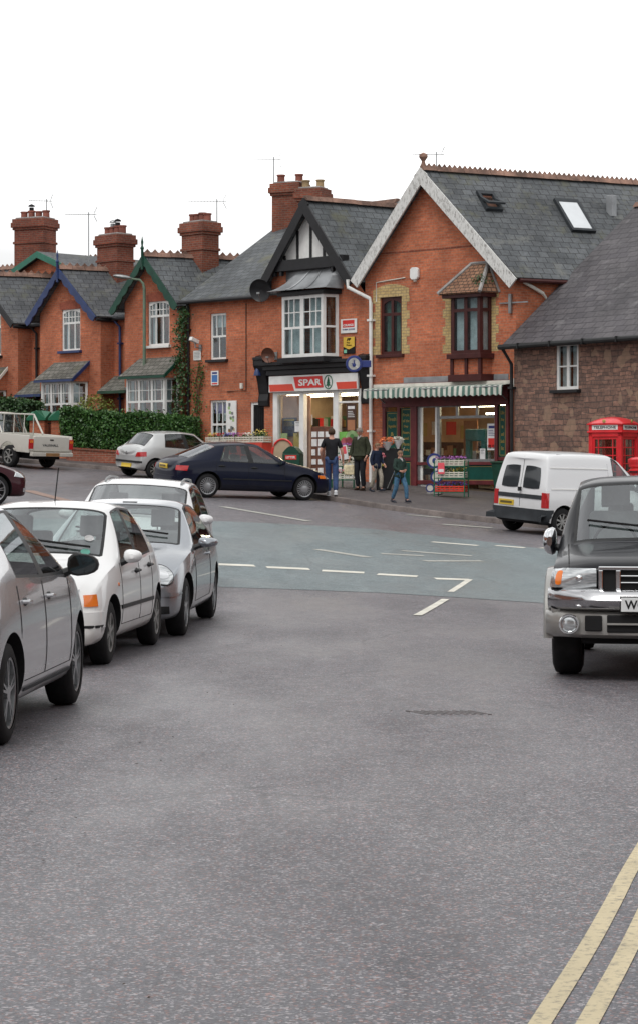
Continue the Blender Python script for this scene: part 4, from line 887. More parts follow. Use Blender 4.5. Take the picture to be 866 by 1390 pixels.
b = MB(); barge(b, (x0f-.02, zfl-.05), (ax, az+.02), .34, .06, -ov-.07); barge(b, (x1f+.02, zfr-.05), (ax, az+.02), .34, .06, -ov-.072); b.build('bargeboard', M['wpeel'], rg)
b = MB(); z_ = G(590, 339)[1]; b.box(ax-(az-z_)/sl+.2, -.012, z_, ax+(az-z_)/sr-.2, .0, z_+.04); b.build('string_course', M['brick_dark'], rg, uv=True)
# buff brick surrounds
b = MB()
def quoin(xa, xb, z0, z1, side):
    z = z0; k = 0
    while z < z1: w_ = (.2 if k % 2 else .3); b.box(*((xa-w_, -.008, z) if side < 0 else (xb, -.008, z)), *((xa, .01, min(z+.255, z1)) if side < 0 else (xb+w_, .01, min(z+.255, z1)))); z += .255; k += 1
for o in (o1, o2): quoin(o[0], o[2], o[1], o[3], -1); quoin(o[0], o[2], o[1], o[3], 1)
o = o1; xm = (o[0]+o[2])/2; hw = (o[2]-o[0])/2+.28
out = [(xm-hw, o[3]-.05), (xm-hw, o[3]+.2)]+[(xm-hw+2*hw*k/8, o[3]+.22+.16*(1-(2*k/8-1)**2)) for k in range(9)]+[(xm+hw, o[3]-.05), (o[2], o[3]-.05), (o[2], o[3]), (o[0], o[3]), (o[0], o[3]-.05)]
b.prism(out, -.009, .05); b.build('buff_brick_surround', M['brick_buff'], rg, uv=True)
window(rg, o1, .06, M['brownf'], [(.5, 0, .5, 1, .09), (0, .7, 1, .7, .09), (0, .35, 0.0001, .35, .01)], sill=0, sillm='brownf', fw=.09, arch=.12, curt=[(.1, .46), (.54, .92)], cm='curtaing')
# oriel window with tiled roof and framed panels below
p = .4; x0, z0, x1, z1 = FF.rect(612, 394, 651, 478, -p); x2 = G(667, 430, 0)[0]; x2 = max(x2, x1+.05); z1 = G(630, 398, -p)[1]; z0 = G(632, 480, -p)[1]
x00 = x0-.15
window(rg, (x0, z0, x1, z1), -p, M['brownf'], [(.5, 0, .5, 1, .12), (0, .72, 1, .72, .09)], fw=.1, curt=[(.08, .46), (.55, .93)], label='brown framed oriel window with white net curtains')
L = math.hypot(x2-x1, p); T = Matrix.Translation((x1, -p, 0))@Matrix.Rotation(math.atan2(p, x2-x1), 4, 'Z'); window(rg, (.005, z0, L-.005, z1), 0, M['brownf'], [(0, .72, 1, .72, .09)], fw=.1, mtx=T, curt=[(.1, .9)])
b = MB(); b.box(x0-.09, -p+.1, z0, x0, 0, z1); b.slab([(x0-.12, -p-.08, z0), (x1+.08, -p-.08, z0), (x2+.1, 0, z0), (x0-.12, 0, z0)], .14)
zb0 = G(635, 508, -p)[1]
for x in (x0, (x0+x1)/2, x1-.03): b.box(x-.05, -p, zb0, x+.05, -p+.1, z0-.12)
b.slab([(x0-.1, -p-.04, zb0), (x1+.06, -p-.04, zb0), (x2+.1, 0, zb0), (x0-.1, 0, zb0)], .2); b.build('oriel_frame', M['brownf'], rg, bevel=.01)
MB().slab([(x0, -p+.06, z0-.14), (x1, -p+.06, z0-.14), (x2, 0, z0-.14), (x0, 0, z0-.14)], z0-.14-zb0).build('oriel_panel', M['brick'], rg, uv=True)
zt = G(638, 358, 0)[1]; b = MB(); e = .28
a0, a1, a2, a3 = (x0-e, -p-e, z1), (x1+.2, -p-e, z1), (x2+e, 0.0, z1+.0), (x0-e, 0, z1); t0, t1 = (x0+.45, -.02, zt), (x1+.0, -.02, zt)
roof_slab(b, [a0, a1, t1, t0], .06); roof_slab(b, [a1, a2, t1], .06); roof_slab(b, [a3, a0, t0], .06); oro = b.build('oriel_roof', M['tile'], rg, uv=True)
b = MB(); b.tube([a1, t1], .06, 6); b.tube([a0, t0], .06, 6); b.tube([t0, t1], .05, 6); b.tube([a2, t1], .05, 6); b.build('hip_tiles', M['concrete'], oro); 
b = MB(); b.slab([(x0-.2, -p-.18, z1-.01), (x1+.16, -p-.18, z1-.01), (x2+.18, 0, z1-.01), (x0-.2, 0, z1-.01)], .12); b.build('oriel_soffit', M['brownf'], oro)
b = MB(); q = Vector(a1).lerp(Vector(t1), .3); rng = np.random.default_rng(3); b.leaves(np.array(q)+rng.normal(size=(160, 3))*np.array([.13, .08, .08])+np.array([-.12, .05, .05]), .08); b.build('moss', M['leafd'], oro)
# skylights on the right hand slope
nrm = (Vector(RP[1])-Vector(RP[0])).cross(Vector(RP[2])-Vector(RP[0])).normalized(); nrm = -nrm if nrm.z < 0 else nrm
rd = (Vector(RP[3])-Vector(RP[0])).normalized(); dn = (nrm.cross(rd)).normalized(); dn = -dn if dn.z > 0 else dn
def on_roof(u, v): return FF.plane(u, v, RP[0], nrm)
def skylight(quad, openit, label):
    c = sum((on_roof(*q) for q in quad), Vector())/4; wd = ((on_roof(*quad[0])-on_roof(*quad[1])).length+(on_roof(*quad[2])-on_roof(*quad[3])).length)/2; ht = abs((on_roof(*quad[0])-on_roof(*quad[3])).dot(dn))*.5+abs((on_roof(*quad[1])-on_roof(*quad[2])).dot(dn))*.5
    B = Matrix((( rd.x, -dn.x, nrm.x, c.x), (rd.y, -dn.y, nrm.y, c.y), (rd.z, -dn.z, nrm.z, c.z), (0, 0, 0, 1)))
    w2, h2 = wd/2, ht/2; b = MB(B)
    for a in [(-w2, -h2, -w2+.09, h2), (w2-.09, -h2, w2, h2), (-w2+.09, -h2, w2-.09, -h2+.1), (-w2+.09, h2-.14, w2-.09, h2)]: b.box(a[0], a[1], 0, a[2], a[3], .1)
    o = b.build('skylight', M['plastg'], rfo); o['label'] = label
    if openit:
        B2 = B@Matrix.Translation((0, 0, .08))@Matrix.Rotation(R(-24), 4, 'X'); b = MB(B2)
        for a in [(-w2, -h2, -w2+.1, h2), (w2-.1, -h2, w2, h2), (-w2+.1, -h2, w2-.1, -h2+.12), (-w2+.1, h2-.12, w2-.1, h2)]: b.box(a[0], a[1], 0, a[2], a[3], .06)
        b.build('sash', M['plastg'], o); MB(B2).box(-w2+.08, -h2+.08, .02, w2-.08, h2-.08, .03).build('pane', M['pane'], o); MB(B).box(-w2+.1, -h2+.1, .012, w2-.1, h2-.1, .02).build('opening', M['wood'], o)
    else: MB(B).box(-w2+.08, -h2+.08, .075, w2-.08, h2-.08, .085).build('pane', pm('painted_sky_glass', (.62, .65, .67), .08, 0, 2, .05, coat=1), o)  # closed pane: pale base colour stands in for the reflected white sky
skylight([(646, 262), (666, 262), (682, 287), (658, 287)], True, 'small open roof light on the slates')
skylight([(750, 273), (782, 273), (806, 316), (776, 316)], False, 'closed roof light with a painted reflection of the white sky')
q = on_roof(829, 290); b = MB(); b.box(q.x-.12, q.y-.1, q.z-.1, q.x+.12, q.y+.12, q.z+.55); b.build('roof_vent', M['lead'], rfo, bevel=.02)
# eaves, gutters, pipes
MB().tube([(x1f+.02, -.2, zfr-.08), (x1f+lx*D, D, zfr-.1)], .06, 8).build('gutter', M['brownf'], rg)
qx = G(503, 400, -.1)[0]; pipe(rg, [(-.32, -.42, zfl-.02), (-.32, -.42, zfl-.25), (qx-.02, -.12, zfl-.6), (qx, -.1, zfl-.75), (qx, -.1, -1)], .055, 'white')
pipe(rg, [(WF+.2, .1, zfr-.1), (WF+.05+lx*.9, .7, zfr-.4), (WF+.12+lx*.9, .85, zfr-.6), (WF+.12+lx*.9, .85, 1.2)], .05, 'cream')
b = MB(); x_, z_ = G(511, 410); xe, ze = G(550, 377); b.tube([(x_, -.02, z_), (x_, -.02, ze-.08), (xe, -.02, ze)], .018, 5); b.build('conduit', M['cream'], rg)
b = MB(); xa_, za_ = G(678, 412, -.02); b.box(xa_, -.06, za_-.02, xa_+1.0, -.03, za_+.02); b.box(xa_+.35, -.1, za_-.3, xa_+.44, -.03, za_+.25); b.build('wall_bracket', M['galv'], rg)
# shop front, dark maroon with green panels
def rr_(u0, v0, u1, v1, y=0.0): return FF.rect(u0, v0, u1, v1, y)
fz = 0.0
b = MB(); zt = zsh-.02
pil = [(521, 525), (541, 544.5), (559, 567), (673, 677), (688, 692)]
X = [(G(a, 600)[0], G(c, 600)[0]) for a, c in pil]
for a, c in X: b.box(a, -.09, -.5, c, .06, zt)
b.box(X[0][0], -.12, zt-.2, X[-1][1], .05, zt+.5)
zsill = G(635, 627)[1]; b.box(X[2][1], -.07, zsill-.09, X[3][0], .05, zsill); b.box(X[2][1], -.05, G(635, 655)[1]-.06, X[3][0], .04, G(635, 652)[1])
zmid = G(550, 622)[1]
for i in (0, 1, 3): b.box(X[i][1], -.06, zmid-.08, X[i+1][0], .03, zmid+.02) if i != 1 else b.box(X[1][1], -.06, zmid-.08, X[2][0], .03, zmid+.02)
b.build('shop_front_frame', M['maroon'], rg, bevel=.008)
def gpanel(x0, x1, z0, z1, y, words=None):
    o = MB().box(x0, y, z0, x1, y+.05, z1).build('shop_panel', M['shopgreen'], rg, bevel=.005)
    b = MB(); t = .012; i = .04
    for a in [(x0+i, z0+i, x0+i+t, z1-i), (x1-i-t, z0+i, x1-i, z1-i), (x0+i+t, z0+i, x1-i-t, z0+i+t), (x0+i+t, z1-i-t, x1-i-t, z1-i)]: b.box(a[0], y-.004, a[1], a[2], y, a[3])
    b.build('gold_line', M['gold'], o)
    if words:
        n = len(words); H_ = (z1-z0-.25)/n
        for k, wd in enumerate(words):
            ww = (x1-x0-.16)*min(1, len(wd)/7+.25); xm = (x0+x1)/2
            if wd: lettering(wd, xm-ww/2, z1-.14-H_*(k+.6), ww, min(.13, H_*.5), y-.001, M['gold'], o)
gpanel(X[0][1], X[1][0], zmid+.02, G(532, 559)[1], -.03, ['Fresh', 'Vegetables', '&', 'Seasonal', 'Fruit'])
gpanel(X[1][1], X[2][0], zmid+.02, G(550, 554)[1], -.03, ['Fruit', 'of the', 'Day', 'Flowers', 'and', 'Plants', 'Daily'])
gpanel(X[3][1], X[4][0], G(683, 620)[1], G(683, 550)[1], -.03, ['Coffee', 'Shop', '~', 'and', 'Snacks', 'Etc'])
for i, j in ((0, 1), (1, 2), (3, 4)): gpanel(X[i][1], X[j][0], -.05, zmid-.08, -.03)
gpanel(X[2][1]+.95 if False else G(596, 640)[0]+.1, X[3][0], G(655, 654)[1], zsill-.09, -.02)
MB().box(X[0][1], .02, -.6, X[4][1], .1, -.02).build('plinth', M['concrete'], rg)
b = MB(); q0 = G(566, 650)[0]; q1 = G(597, 650)[0]; b.box(q0-.15, -.75, -.4, q1+.1, -.1, .05); b.build('doorstep', M['concrete'], rg, bevel=.02)
xd0 = X[2][1]; xd1 = G(596, 600)[0]; xw1 = X[3][0]; zh = G(600, 549)[1]
b = MB()
for a, c in ((xd0, xd0+.09), (xd1-.08, xd1+.03), (xw1-.05, xw1)): b.box(a, -.03, .05, c, .05, zh)
b.box(xd0+.09, -.03, zh-.08, xw1, .05, zh); ztr = G(635, 566)[1]; b.box(xd1+.03, -.02, ztr-.04, xw1-.05, .04, ztr+.04); b.box(xd1+.03, -.02, zsill, xw1-.05, .04, zsill+.08)
for u in (620, 647): x = G(u, 560)[0]; b.box(x-.04, -.02, ztr+.04, x+.04, .04, zh-.08)
b.build('window_frame', M['galv'], rg, bevel=.004)
b = MB(); b.box(xd0+.09, -.01, .05, xd0+.17, .03, zh-.08); b.box(xd1-.16, -.01, .05, xd1-.08, .03, zh-.08); b.box(xd0+.17, -.01, .05, xd1-.16, .03, .3); dd = b.build('shop_door', M['white'], rg, bevel=.004)
MB().box(xd0+.17, .005, .3, xd1-.16, .012, zh-.08).build('pane', M['shopglass'], dd); MB().box(xd1-.2, -.04, 1.0, xd1-.17, -.012, 1.2).build('handle', M['chrome'], dd)
MB().box(xd1+.03, .005, zsill+.08, xw1-.05, .012, zh-.08).build('shop_window', M['shopglass'], rg)
b = MB(); b.box(-.1+.3, 3.5, -.3, WF, 3.55, zsh+.3); b.box(.2, .2, zsh+.02, WF-.02, 3.5, zsh+.06); b.box(.2, .12, -.32, WF-.02, 3.5, -.03); b.build('interior_wall', M['beige'], rg)
shelves(rg, xd0+.6, WF, 2.5, -.1, 1.9, 4, seed=9); b = MB(); b.box(xd1, 2.2, zh-.25, xw1-.3, 2.26, zh-.2); b.box(xd1, 1.0, zh-.06, xw1+.6, 1.1, zh-.02); b.build('strip_light', M['tube'], rg)
TP = Matrix.Translation((.16, .15, 0))@Matrix.Rotation(R(90)-math.atan(lx), 4, 'Z')
MB(TP).box(0, -.02, -.1, 4.2, .04, zsh+.02).build('partition', pm('warm_shop_wall', (.5, .32, .19), .8, 0, 2, .2), rg)
shelves(rg, 1.6, 4.0, -.33, -.1, 1.5, 4, seed=17, T=TP)
b = MB(TP); rr = random.Random(3)
for k in range(7): xx_ = .5+k*.5; zz_ = rr.uniform(1.6, 1.8); b.cur = k % 3; b.box(xx_, -.04, zz_, xx_+.34, -.021, zz_+.4)
b.build('wall_posters', [M['paper'], M['sred'], pm('stock_yellow', (.4, .3, .1), .6)], rg)
b = MB(); b.box(xd1+.1, .8, .3, xw1-.1, 1.4, .95); b.build('counter', M['wood'], rg); shelves(rg, xd1+.2, xw1-.2, .9, .95, 1.35, 1, 'counter_goods', seed=2)
b = MB(); b.box(xd0+.9, 1.0, 0, xd1+.6, 1.05, 2.1); b.build('inner_door', pm('orange_wood', (.35, .16, .07), .6), rg)
poster(rg, rr_(661, 575, 673, 611, .0), -.008, [M['paper'], M['sblue'], M['sred']], label='white discount poster in the window corner'); xx, zz = rr_(662, 600, 672, 608)[:2]
lettering('10% OFF', xx, zz-.02, .3, .11, -.012, M['blackm'], rg)
poster(rg, rr_(651, 609, 658, 624, .0), -.006, [M['paper'], M['galv']])
b = MB(); xg_ = (xd1+xw1)/2; 
for s in (-1, 1): b.box(xg_+s*.28-.09, .35, zsill+.05, xg_+s*.28+.09, .5, zsill+.75)
b.box(xg_-.37, .33, zsill+.6, xg_+.37, .52, zsill+.95); b.build('display_seat', pm('display_green', (.01, .13, .11), .6), rg, bevel=.04)
# lintel above the awning
x0, z0, x1, z1 = rr_(548, 510, 690, 522); MB().box(x0, -.03, z0, x1, -.001, z1).build('lintel', M['lead'], rg, bevel=.01)
# awning -------------------------------------------------------
x0 = G(500, 524, -.5)[0]; x1 = G(688, 518, -.5)[0]; zt = G(595, 520, -.3)[1]; zb = G(595, 541, -.75)[1]
aw = empty('awning', FF.sub(x0, 0, zt), 'green and white striped awning with scalloped edge above the greengrocer window', 'awning'); W_ = x1-x0
def stripes():
    m, nt, b = nm('striped_canvas'); ob = tc(nt); sx = nt.nodes.new('ShaderNodeSeparateXYZ'); lk(nt, ob, sx.inputs[0])
    a = nt.nodes.new('ShaderNodeMath'); a.operation = 'MULTIPLY'; lk(nt, sx.outputs['X'], a.inputs[0]); a.inputs[1].default_value = 1/.2
    c = nt.nodes.new('ShaderNodeMath'); c.operation = 'FRACT'; lk(nt, a.outputs[0], c.inputs[0]); d = nt.nodes.new('ShaderNodeMath'); d.operation = 'GREATER_THAN'; lk(nt, c.outputs[0], d.inputs[0]); d.inputs[1].default_value = .52
    e = mix(nt, d.outputs[0], (.6, .6, .54), (.09, .17, .14)); e = mix(nt, 1.0, e, ramp(nt, noise(nt, ob, 3, 5, .7), [(.3, g3(.65)), (.7, g3(1.1))]), 'MULTIPLY'); lk(nt, e, b.inputs['Base Color']); b.inputs['Roughness'].default_value = .85; return m
M['stripe'] = stripes(); dzv = (zb-zt)*.8
b = MB(); n = 120; vs = []; fs = []
prof = [(-.18, -.06), (-.72, dzv*.35), (-.74, dzv*.45)]
for i in range(n+1):
    x = W_*i/n; sc_ = .05*abs(math.sin(math.pi*x/.2)); wv = .012*math.sin(x*3.1)+.008*math.sin(x*17)
    for (y, z) in prof: vs.append((x, y+wv, z))
    vs.append((x, -.745+wv*2, dzv-sc_))
for i in range(n):
    for j in range(3): fs.append((4*i+j, 4*i+4+j, 4*i+5+j, 4*i+1+j))
b.add(vs, fs); b.build('canvas', M['stripe'], aw, smooth=True)
b = MB(); b.box(-.05, -.24, -.09, W_+.05, .0, .02); b.box(W_-.02, -.3, -.2, W_+.28, -.01, .06); b.build('cassette', M['cream'], aw, bevel=.01)
b = MB(); b.tube([(.3, 0, -.6), (.3, -.7, dzv*.5)], .02, 6); b.tube([(W_-.3, 0, -.6), (W_-.3, -.7, dzv*.5)], .02, 6); b.tube([(0, -.72, dzv*.45), (W_, -.72, dzv*.45)], .022, 6); b.build('folding_arm', M['galv'], aw)
# ---------------- stone cottage
TG = 54.0; FC = Frame(5.42, 62.15, th(5.6, 61.5)-.05, TG); C_ = FC.P; gC = FC.M.translation.z
rc = empty('stone_cottage', FC.M, 'rubble stone cottage with steep slate roof at the right edge', 'cottage')
WC = 12.0; zE = C_(720, 466)[1]; ow = FC.rect(754, 465, 784.5, 529); ow = (ow[0], ow[1], ow[2], min(ow[3], zE-.03))
wz = MB(); wall(wz, 0, WC, -1.6, zE, [ow], dep=.16)
rdep = 4.9; rz_ = zE+4.25
wz.quad((0, 0, -1.6), (0, 0, zE), (0, rdep, rz_-.1), (0, 2*rdep, zE), (0, 2*rdep, -1.6)); wz.quad((WC, 0, -1.6), (WC, 2*rdep, -1.6), (WC, 2*rdep, zE), (WC, rdep, rz_-.1), (WC, 0, zE)); wz.quad((0, 2*rdep, -1.6), (0, 2*rdep, zE), (WC, 2*rdep, zE), (WC, 2*rdep, -1.6))
wz.build('wall', M['stone'], rc, uv=True)
b = MB(); roof_slab(b, [(-.2, -.28, zE-.02), (WC+.2, -.28, zE-.02), (WC+.2, rdep, rz_), (-.2, rdep, rz_)], .09); roof_slab(b, [(-.2, rdep, rz_), (WC+.2, rdep, rz_), (WC+.2, 2*rdep+.3, zE), (-.2, 2*rdep+.3, zE)], .09); rfc = b.build('roof', M['slate2'], rc, uv=True)
ridge(rc, (-.2, rdep, rz_+.03), (WC+.2, rdep, rz_+.03), False, par=rfc)
b = MB(); b.tube([(-.22, -.36, zE-.08), (WC+.2, -.36, zE-.08)], .075, 10); b.box(-.2, -.3, zE-.13, WC, -.26, zE-.02)
for k in range(9): b.box(.6+k*1.3, -.45, zE-.16, .64+k*1.3, -.27, zE-.0)
b.build('gutter', M['plast'], rc)
pipe(rc, [(-.1, -.36, zE-.1), (.0, -.1, zE-.55), (.02, -.08, -.5)], .05, 'plast')
window(rc, ow, .03, M['white'], [(.5, 0, .5, 1, .1), (0, .5, 1, .5, .04)], sill=.02, sillm='black', fw=.09, curt=[(.08, .46), (.54, .92)])
# small lean-to at the far right edge of the cottage
# ================================================================ wall mounted things
def sign(name, F, r, y, label, cat, mats, build, group=None):
    x0, z0, x1, z1 = r; cx_, cz_ = (x0+x1)/2, (z0+z1)/2; rt = empty(name, F.sub(cx_, y, cz_), label, cat, group); build(rt, x1-x0, z1-z0); return rt
def b1(rt, w, h):
    MB().box(-w/2, -.02, -h/2, w/2, 0, h/2).build('board', M['white'], rt); MB().box(-w*.38, -.023, -h*.1, w*.36, -.02, h*.42).build('red_panel', M['sred'], rt)
    lettering('CRAIGS', -w*.33, -h*.02, w*.64, h*.16, -.024, M['white'], rt, bold=True); lettering('01884 253230', -w*.38, -h*.3, w*.76, h*.11, -.021, M['sblue'], rt)
sign('estate_sign', FS, FS.rect(463.5, 433, 485, 452), -.02, 'white wall sign with red panel reading CRAIGS', 'sign', None, b1)
def b2(rt, w, h):
    MB().box(-w/2, -.02, -h/2, w/2, 0, h/2).build('board', M['blackm'], rt)
    MB().prism([(-w*.48, h*.5), (w*.48, h*.5), (w*.48, h*-.08), (0, -h*.25), (-w*.48, -h*.08)], -.026, -.02).build('yellow_shield', M['syellow'], rt)
    lettering('PP', -w*.18, h*.26, w*.36, h*.18, -.027, M['blackm'], rt, bold=True, shear=.3); lettering('Pay', -w*.18, h*.1, w*.28, h*.1, -.027, M['blackm'], rt); lettering('Point', -w*.2, -h*.04, w*.42, h*.1, -.027, M['blackm'], rt)
    MB().box(-w*.43, -.026, -h*.46, -w*.2, -.02, -h*.26).build('green_mark', pm('mint_print', (.2, .5, .35), .5), rt)
sign('payment_sign', FS, FS.rect(467, 457.5, 482.5, 480), -.02, 'black wall sign with yellow shield below the red and white sign', 'sign', None, b2)
def b3(rt, w, h):
    MB().box(-w/2, -.015, -h/2, w/2, 0, h/2).build('board', M['white'], rt); MB().box(-w*.38, -.018, -h*.28, w*.38, -.015, h*.22).build('blue_picture', pm('picture_blue', (.05, .16, .4), .5), rt); MB().box(-w*.38, -.018, -h*.44, w*.38, -.015, -h*.34).build('red_strip', M['sred'], rt)
    b = MB(); b.box(-w*.34, -.018, h*.28, w*.34, -.015, h*.42); b.build('heading', M['sblue'], rt)
sign('picture_sign', FS, FS.rect(288, 503.5, 298, 523), -.02, 'small white sign with blue picture on the shop side wall', 'sign', None, b3)
def b4(rt, w, h):
    MB().box(-w/2, -.015, -h/2, w/2, 0, h/2).build('board', M['white'], rt)
    b = MB()
    for k in range(5): b.box(-w*.38, -.018, h*.32-k*h*.15, w*.36, -.015, h*.37-k*h*.15)
    b.build('small_print', M['galv'], rt)
sign('camera_notice', FS, FS.rect(264, 476, 274, 489), -.02, 'small white notice under the security camera', 'sign', None, b4)
def b5(rt, w, h):
    MB().box(-w/2, -.05, -h/2, w/2, 0, h/2).build('case', M['white'], rt, bevel=.008); rr = random.Random(8)
    b = MB()
    for k in range(16):
        x, z = rr.uniform(-w*.38, w*.2), rr.uniform(-h*.44, h*.36); b.cur = rr.choice([0, 0, 1, 2, 3]); b.box(x, -.056, z, x+w*.2, -.051-.0005*k, z+h*.08)
    b.build('pinned_cards', [M['galv'], pm('card_orange', (.6, .25, .06), .6), pm('card_green', (.3, .45, .2), .6), pm('card_sand', (.5, .4, .25), .6)], rt)
sign('notice_case', FS, FS.rect(309.5, 544, 323, 590), -.02, 'tall white noticeboard of pinned cards between window and side door', 'noticeboard', None, b5)
# main shop sign
r = FS.rect(364, 508.5, 489.5, 530.5, -.12); w_, h_ = xr-xl, r[3]-r[1]
sg = empty('shop_sign', FS.sub((xl+xr)/2, -.1, (r[1]+r[3])/2), 'white fascia sign with red bands and lettering SPAR over the shop front', 'sign'); W2 = w_/2; H2 = h_/2
MB().box(-W2, -.08, -H2, W2, 0, H2).build('fascia_board', M['white'], sg, bevel=.006)
def sx(u): return S(u, 518, -.18)[0]-(xl+xr)/2
b = MB(); hb_ = -H2+.02
b.prism([(-W2+.05, hb_), (sx(400), hb_), (sx(397), -H2*.05), (-W2+.02, -H2*.05)], -.088, -.08); b.prism([(sx(458), hb_), (W2-.02, hb_), (W2-.04, -H2*.05), (sx(456), -H2*.05)], -.088, -.08); b.build('red_band', M['orange'], sg)
b = MB(); b.prism([(sx(402), -H2*.62), (sx(439), -H2*.62), (sx(437), H2*.8), (sx(399), H2*.8)], -.094, -.08); b.build('red_panel', M['sred'], sg)
lettering('SPAR', sx(406), -H2*.35, sx(436.5)-sx(406), H2*.82, -.0955, M['white'], sg, bold=True)
cxx = sx(445.5); rr0 = H2*.88; b = MB(); b.M = Matrix.Translation((cxx, 0, 0))@Matrix.Diagonal((.85, 1, 1, 1)); b.lathe([(rr0, -.08), (rr0, -.092), (rr0*.86, -.092), (rr0*.86, -.08)], (0, 0, 0), 28, 'y', cap=False)
for z0_, s_ in ((.55, .3), (.25, .42), (-.1, .55)): b.prism([(-rr0*s_, rr0*(z0_-.42)), (rr0*s_, rr0*(z0_-.42)), (0, rr0*(z0_+.25))], -.091, -.08)
b.box(-rr0*.08, -.09, -rr0*.75, rr0*.08, -.08, -rr0*.4); b.build('tree_emblem', M['sgreen'], sg)
# round lottery sign on bracket
ls = empty('round_sign', FS.sub(*(lambda p: (p[0], -.85, p[1]))(S(480.5, 494, -.85)), rz=R(38)), 'round blue and white crossed fingers sign on a bracket at the shop corner', 'sign')
b = MB(); b.lathe([(0, -.05), (.23, -.05), (.25, -.03), (.25, .03), (.23, .05), (0, .05)], (0, 0, 0), 28, 'y'); b.build('rim', M['sblue'], ls, smooth=True)
b = MB(); b.lathe([(0, -.054), (.175, -.054)], (0, 0, 0), 24, 'y'); b.lathe([(.175, .054), (0, .054)], (0, 0, 0), 24, 'y'); b.build('face', M['white'], ls)
b = MB(); b.ball((0, -.056, -.03), (.055, .006, .06)); b.tube([(-.01, -.056, 0), (.01, -.056, .11)], .016, 5); b.tube([(.02, -.057, 0), (.0, -.057, .1)], .014, 5); b.tube([(-.03, -.056, -.02), (-.07, -.056, .02)], .012, 5); b.build('hand_emblem', M['sblue'], ls, smooth=True)
b = MB(); b.box(.2, -.03, -.1, .5, .03, .1); b.build('bracket', M['sblue'], ls, bevel=.01)
# satellite dishes
def dish(F, u, v, y, r, label, mat, tilt=10, yaw=-15):
    x, z = F.P(u, v, y); rt = empty('satellite_dish', F.sub(x, y, z, R(yaw)), label, 'satellite dish')
    T = Matrix.Rotation(R(tilt), 4, 'X'); b = MB(T); b.lathe([(0, .1), (r*.5, .075), (r*.85, .02), (r, -.03), (r*.99, -.045), (r*.84, .0), (r*.5, .055), (0, .08)], (0, 0, 0), 28, 'y'); b.build('dish', M[mat], rt, smooth=True)
    b = MB(); b.tube([(0, .1, 0), (0, .25, -.02), (0, -y, -.02)] if y < -.3 else [(0, .1, 0), (0, .3, 0)], .025, 6); b.box(-.07, -y-.03, -.12, .07, -y-.0, .12); b.build('mount', M['galv'], rt)
    b = MB(); b.tube([(0, .0, -r*.95), (.05, -r*.75, -r*.3)], .014, 6); b.box(.0, -r*.8, -r*.38, .1, -r*.66, -r*.22); b.build('receiver_arm', M['galv'], rt)
dish(FS, 354, 394, -.6, .36, 'large black satellite dish below the gable foot', 'black', 12, 22)
dish(FS, 365, 482, -.45, .24, 'small rusty brown satellite dish beside the bay window', 'wood', 12, 18)
# blue bell lamp
x, z = S(350, 503, -.2); bl = empty('wall_lamp', FS.sub(x, -.2, z), 'small blue bell shaped wall lamp left of the black bracket', 'lamp')
MB().lathe([(.13, -.16), (.11, -.06), (.06, .06), (.02, .12), (0, .14)], (0, 0, 0), 14).build('shade', M['blue'], bl, smooth=True); MB().tube([(0, 0, .12), (0, 0, .2), (0, .2, .2)], .014, 6).build('arm', M['black'], bl)
x, z = S(329, 524, -.02); tag(MB().box(x-.05, -.08, z-.09, x+.05, 0, z+.09).build('junction_box', M['cream'], None, FS, (x, 0, z), bevel=.01), 'small cream junction box on the brick beside the cable', 'junction box')
# cctv
x, z = S(264, 463, -.3); cc = empty('security_camera', FS.sub(x, -.25, z), 'white security camera high on the corner of the brick wall', 'security camera')
b = MB(Matrix.Rotation(R(-20), 4, 'X')); b.box(-.07, -.22, -.06, .07, .12, .07); b.build('housing', M['white'], cc, bevel=.02); b = MB(); b.tube([(0, 0, -.05), (0, 0, -.2), (0, .25, -.22)], .025, 6); b.box(-.06, .2, -.3, .06, .25, -.1); b.build('bracket', M['galv'], cc)
# alarm box
x, z = G(563.5, 371, -.03); al = empty('alarm_box', FF.sub(x, -.02, z), 'white burglar alarm box in the middle of the brick gable', 'alarm box')
MB().prism([(-.15, -.12), (-.08, -.19), (.08, -.19), (.15, -.12), (.15, .12), (.08, .17), (-.08, .17), (-.15, .12)], -.1, 0).build('cover', M['white'], al, bevel=.015); MB().box(-.04, -.06, -.24, .04, 0, -.18).build('strobe', M['cream'], al)
# telephone box -------------------------------------------------
ph = empty('telephone_box', Matrix.Translation((7.33, 55.6, th(7.33, 55.6)+PV))@Matrix.Rotation(R(-36), 4, 'Z'), 'red telephone box with domed roof in front of the stone cottage', 'telephone box')
W_ = .46; b = MB()
for sx_ in (-1, 1):
    for sy in (-1, 1): b.box(sx_*W_, sy*W_, 0, sx_*(W_-.11), sy*(W_-.11), 2.12)
b.box(-W_-.02, -W_-.02, 0, W_+.02, W_+.02, .12); b.box(-W_, -W_, 1.98, W_, W_, 2.1); b.box(-W_-.03, -W_-.03, 2.08, W_+.03, W_+.03, 2.13); b.box(-W_, -W_, 2.13, W_, W_, 2.3)
b.build('frame', M['red'], ph, bevel=.012)
b = MB(); n = 12; R0 = W_+.035; NN = n; vs = []
def domez(x, y):
    a = .19*(1-(x/R0)**2); c = .19*(1-(y/R0)**2); return 2.3+max(min(a, c), 0)*.75+.25*(a+c)/2*.9
gridp = [(-R0+2*R0*i/n) for i in range(n+1)]
for y in gridp:
    for x in gridp: vs.append((x, y, domez(x, y)))
b.add(vs, [(j*(n+1)+i, j*(n+1)+i+1, (j+1)*(n+1)+i+1, (j+1)*(n+1)+i) for j in range(n) for i in range(n)])
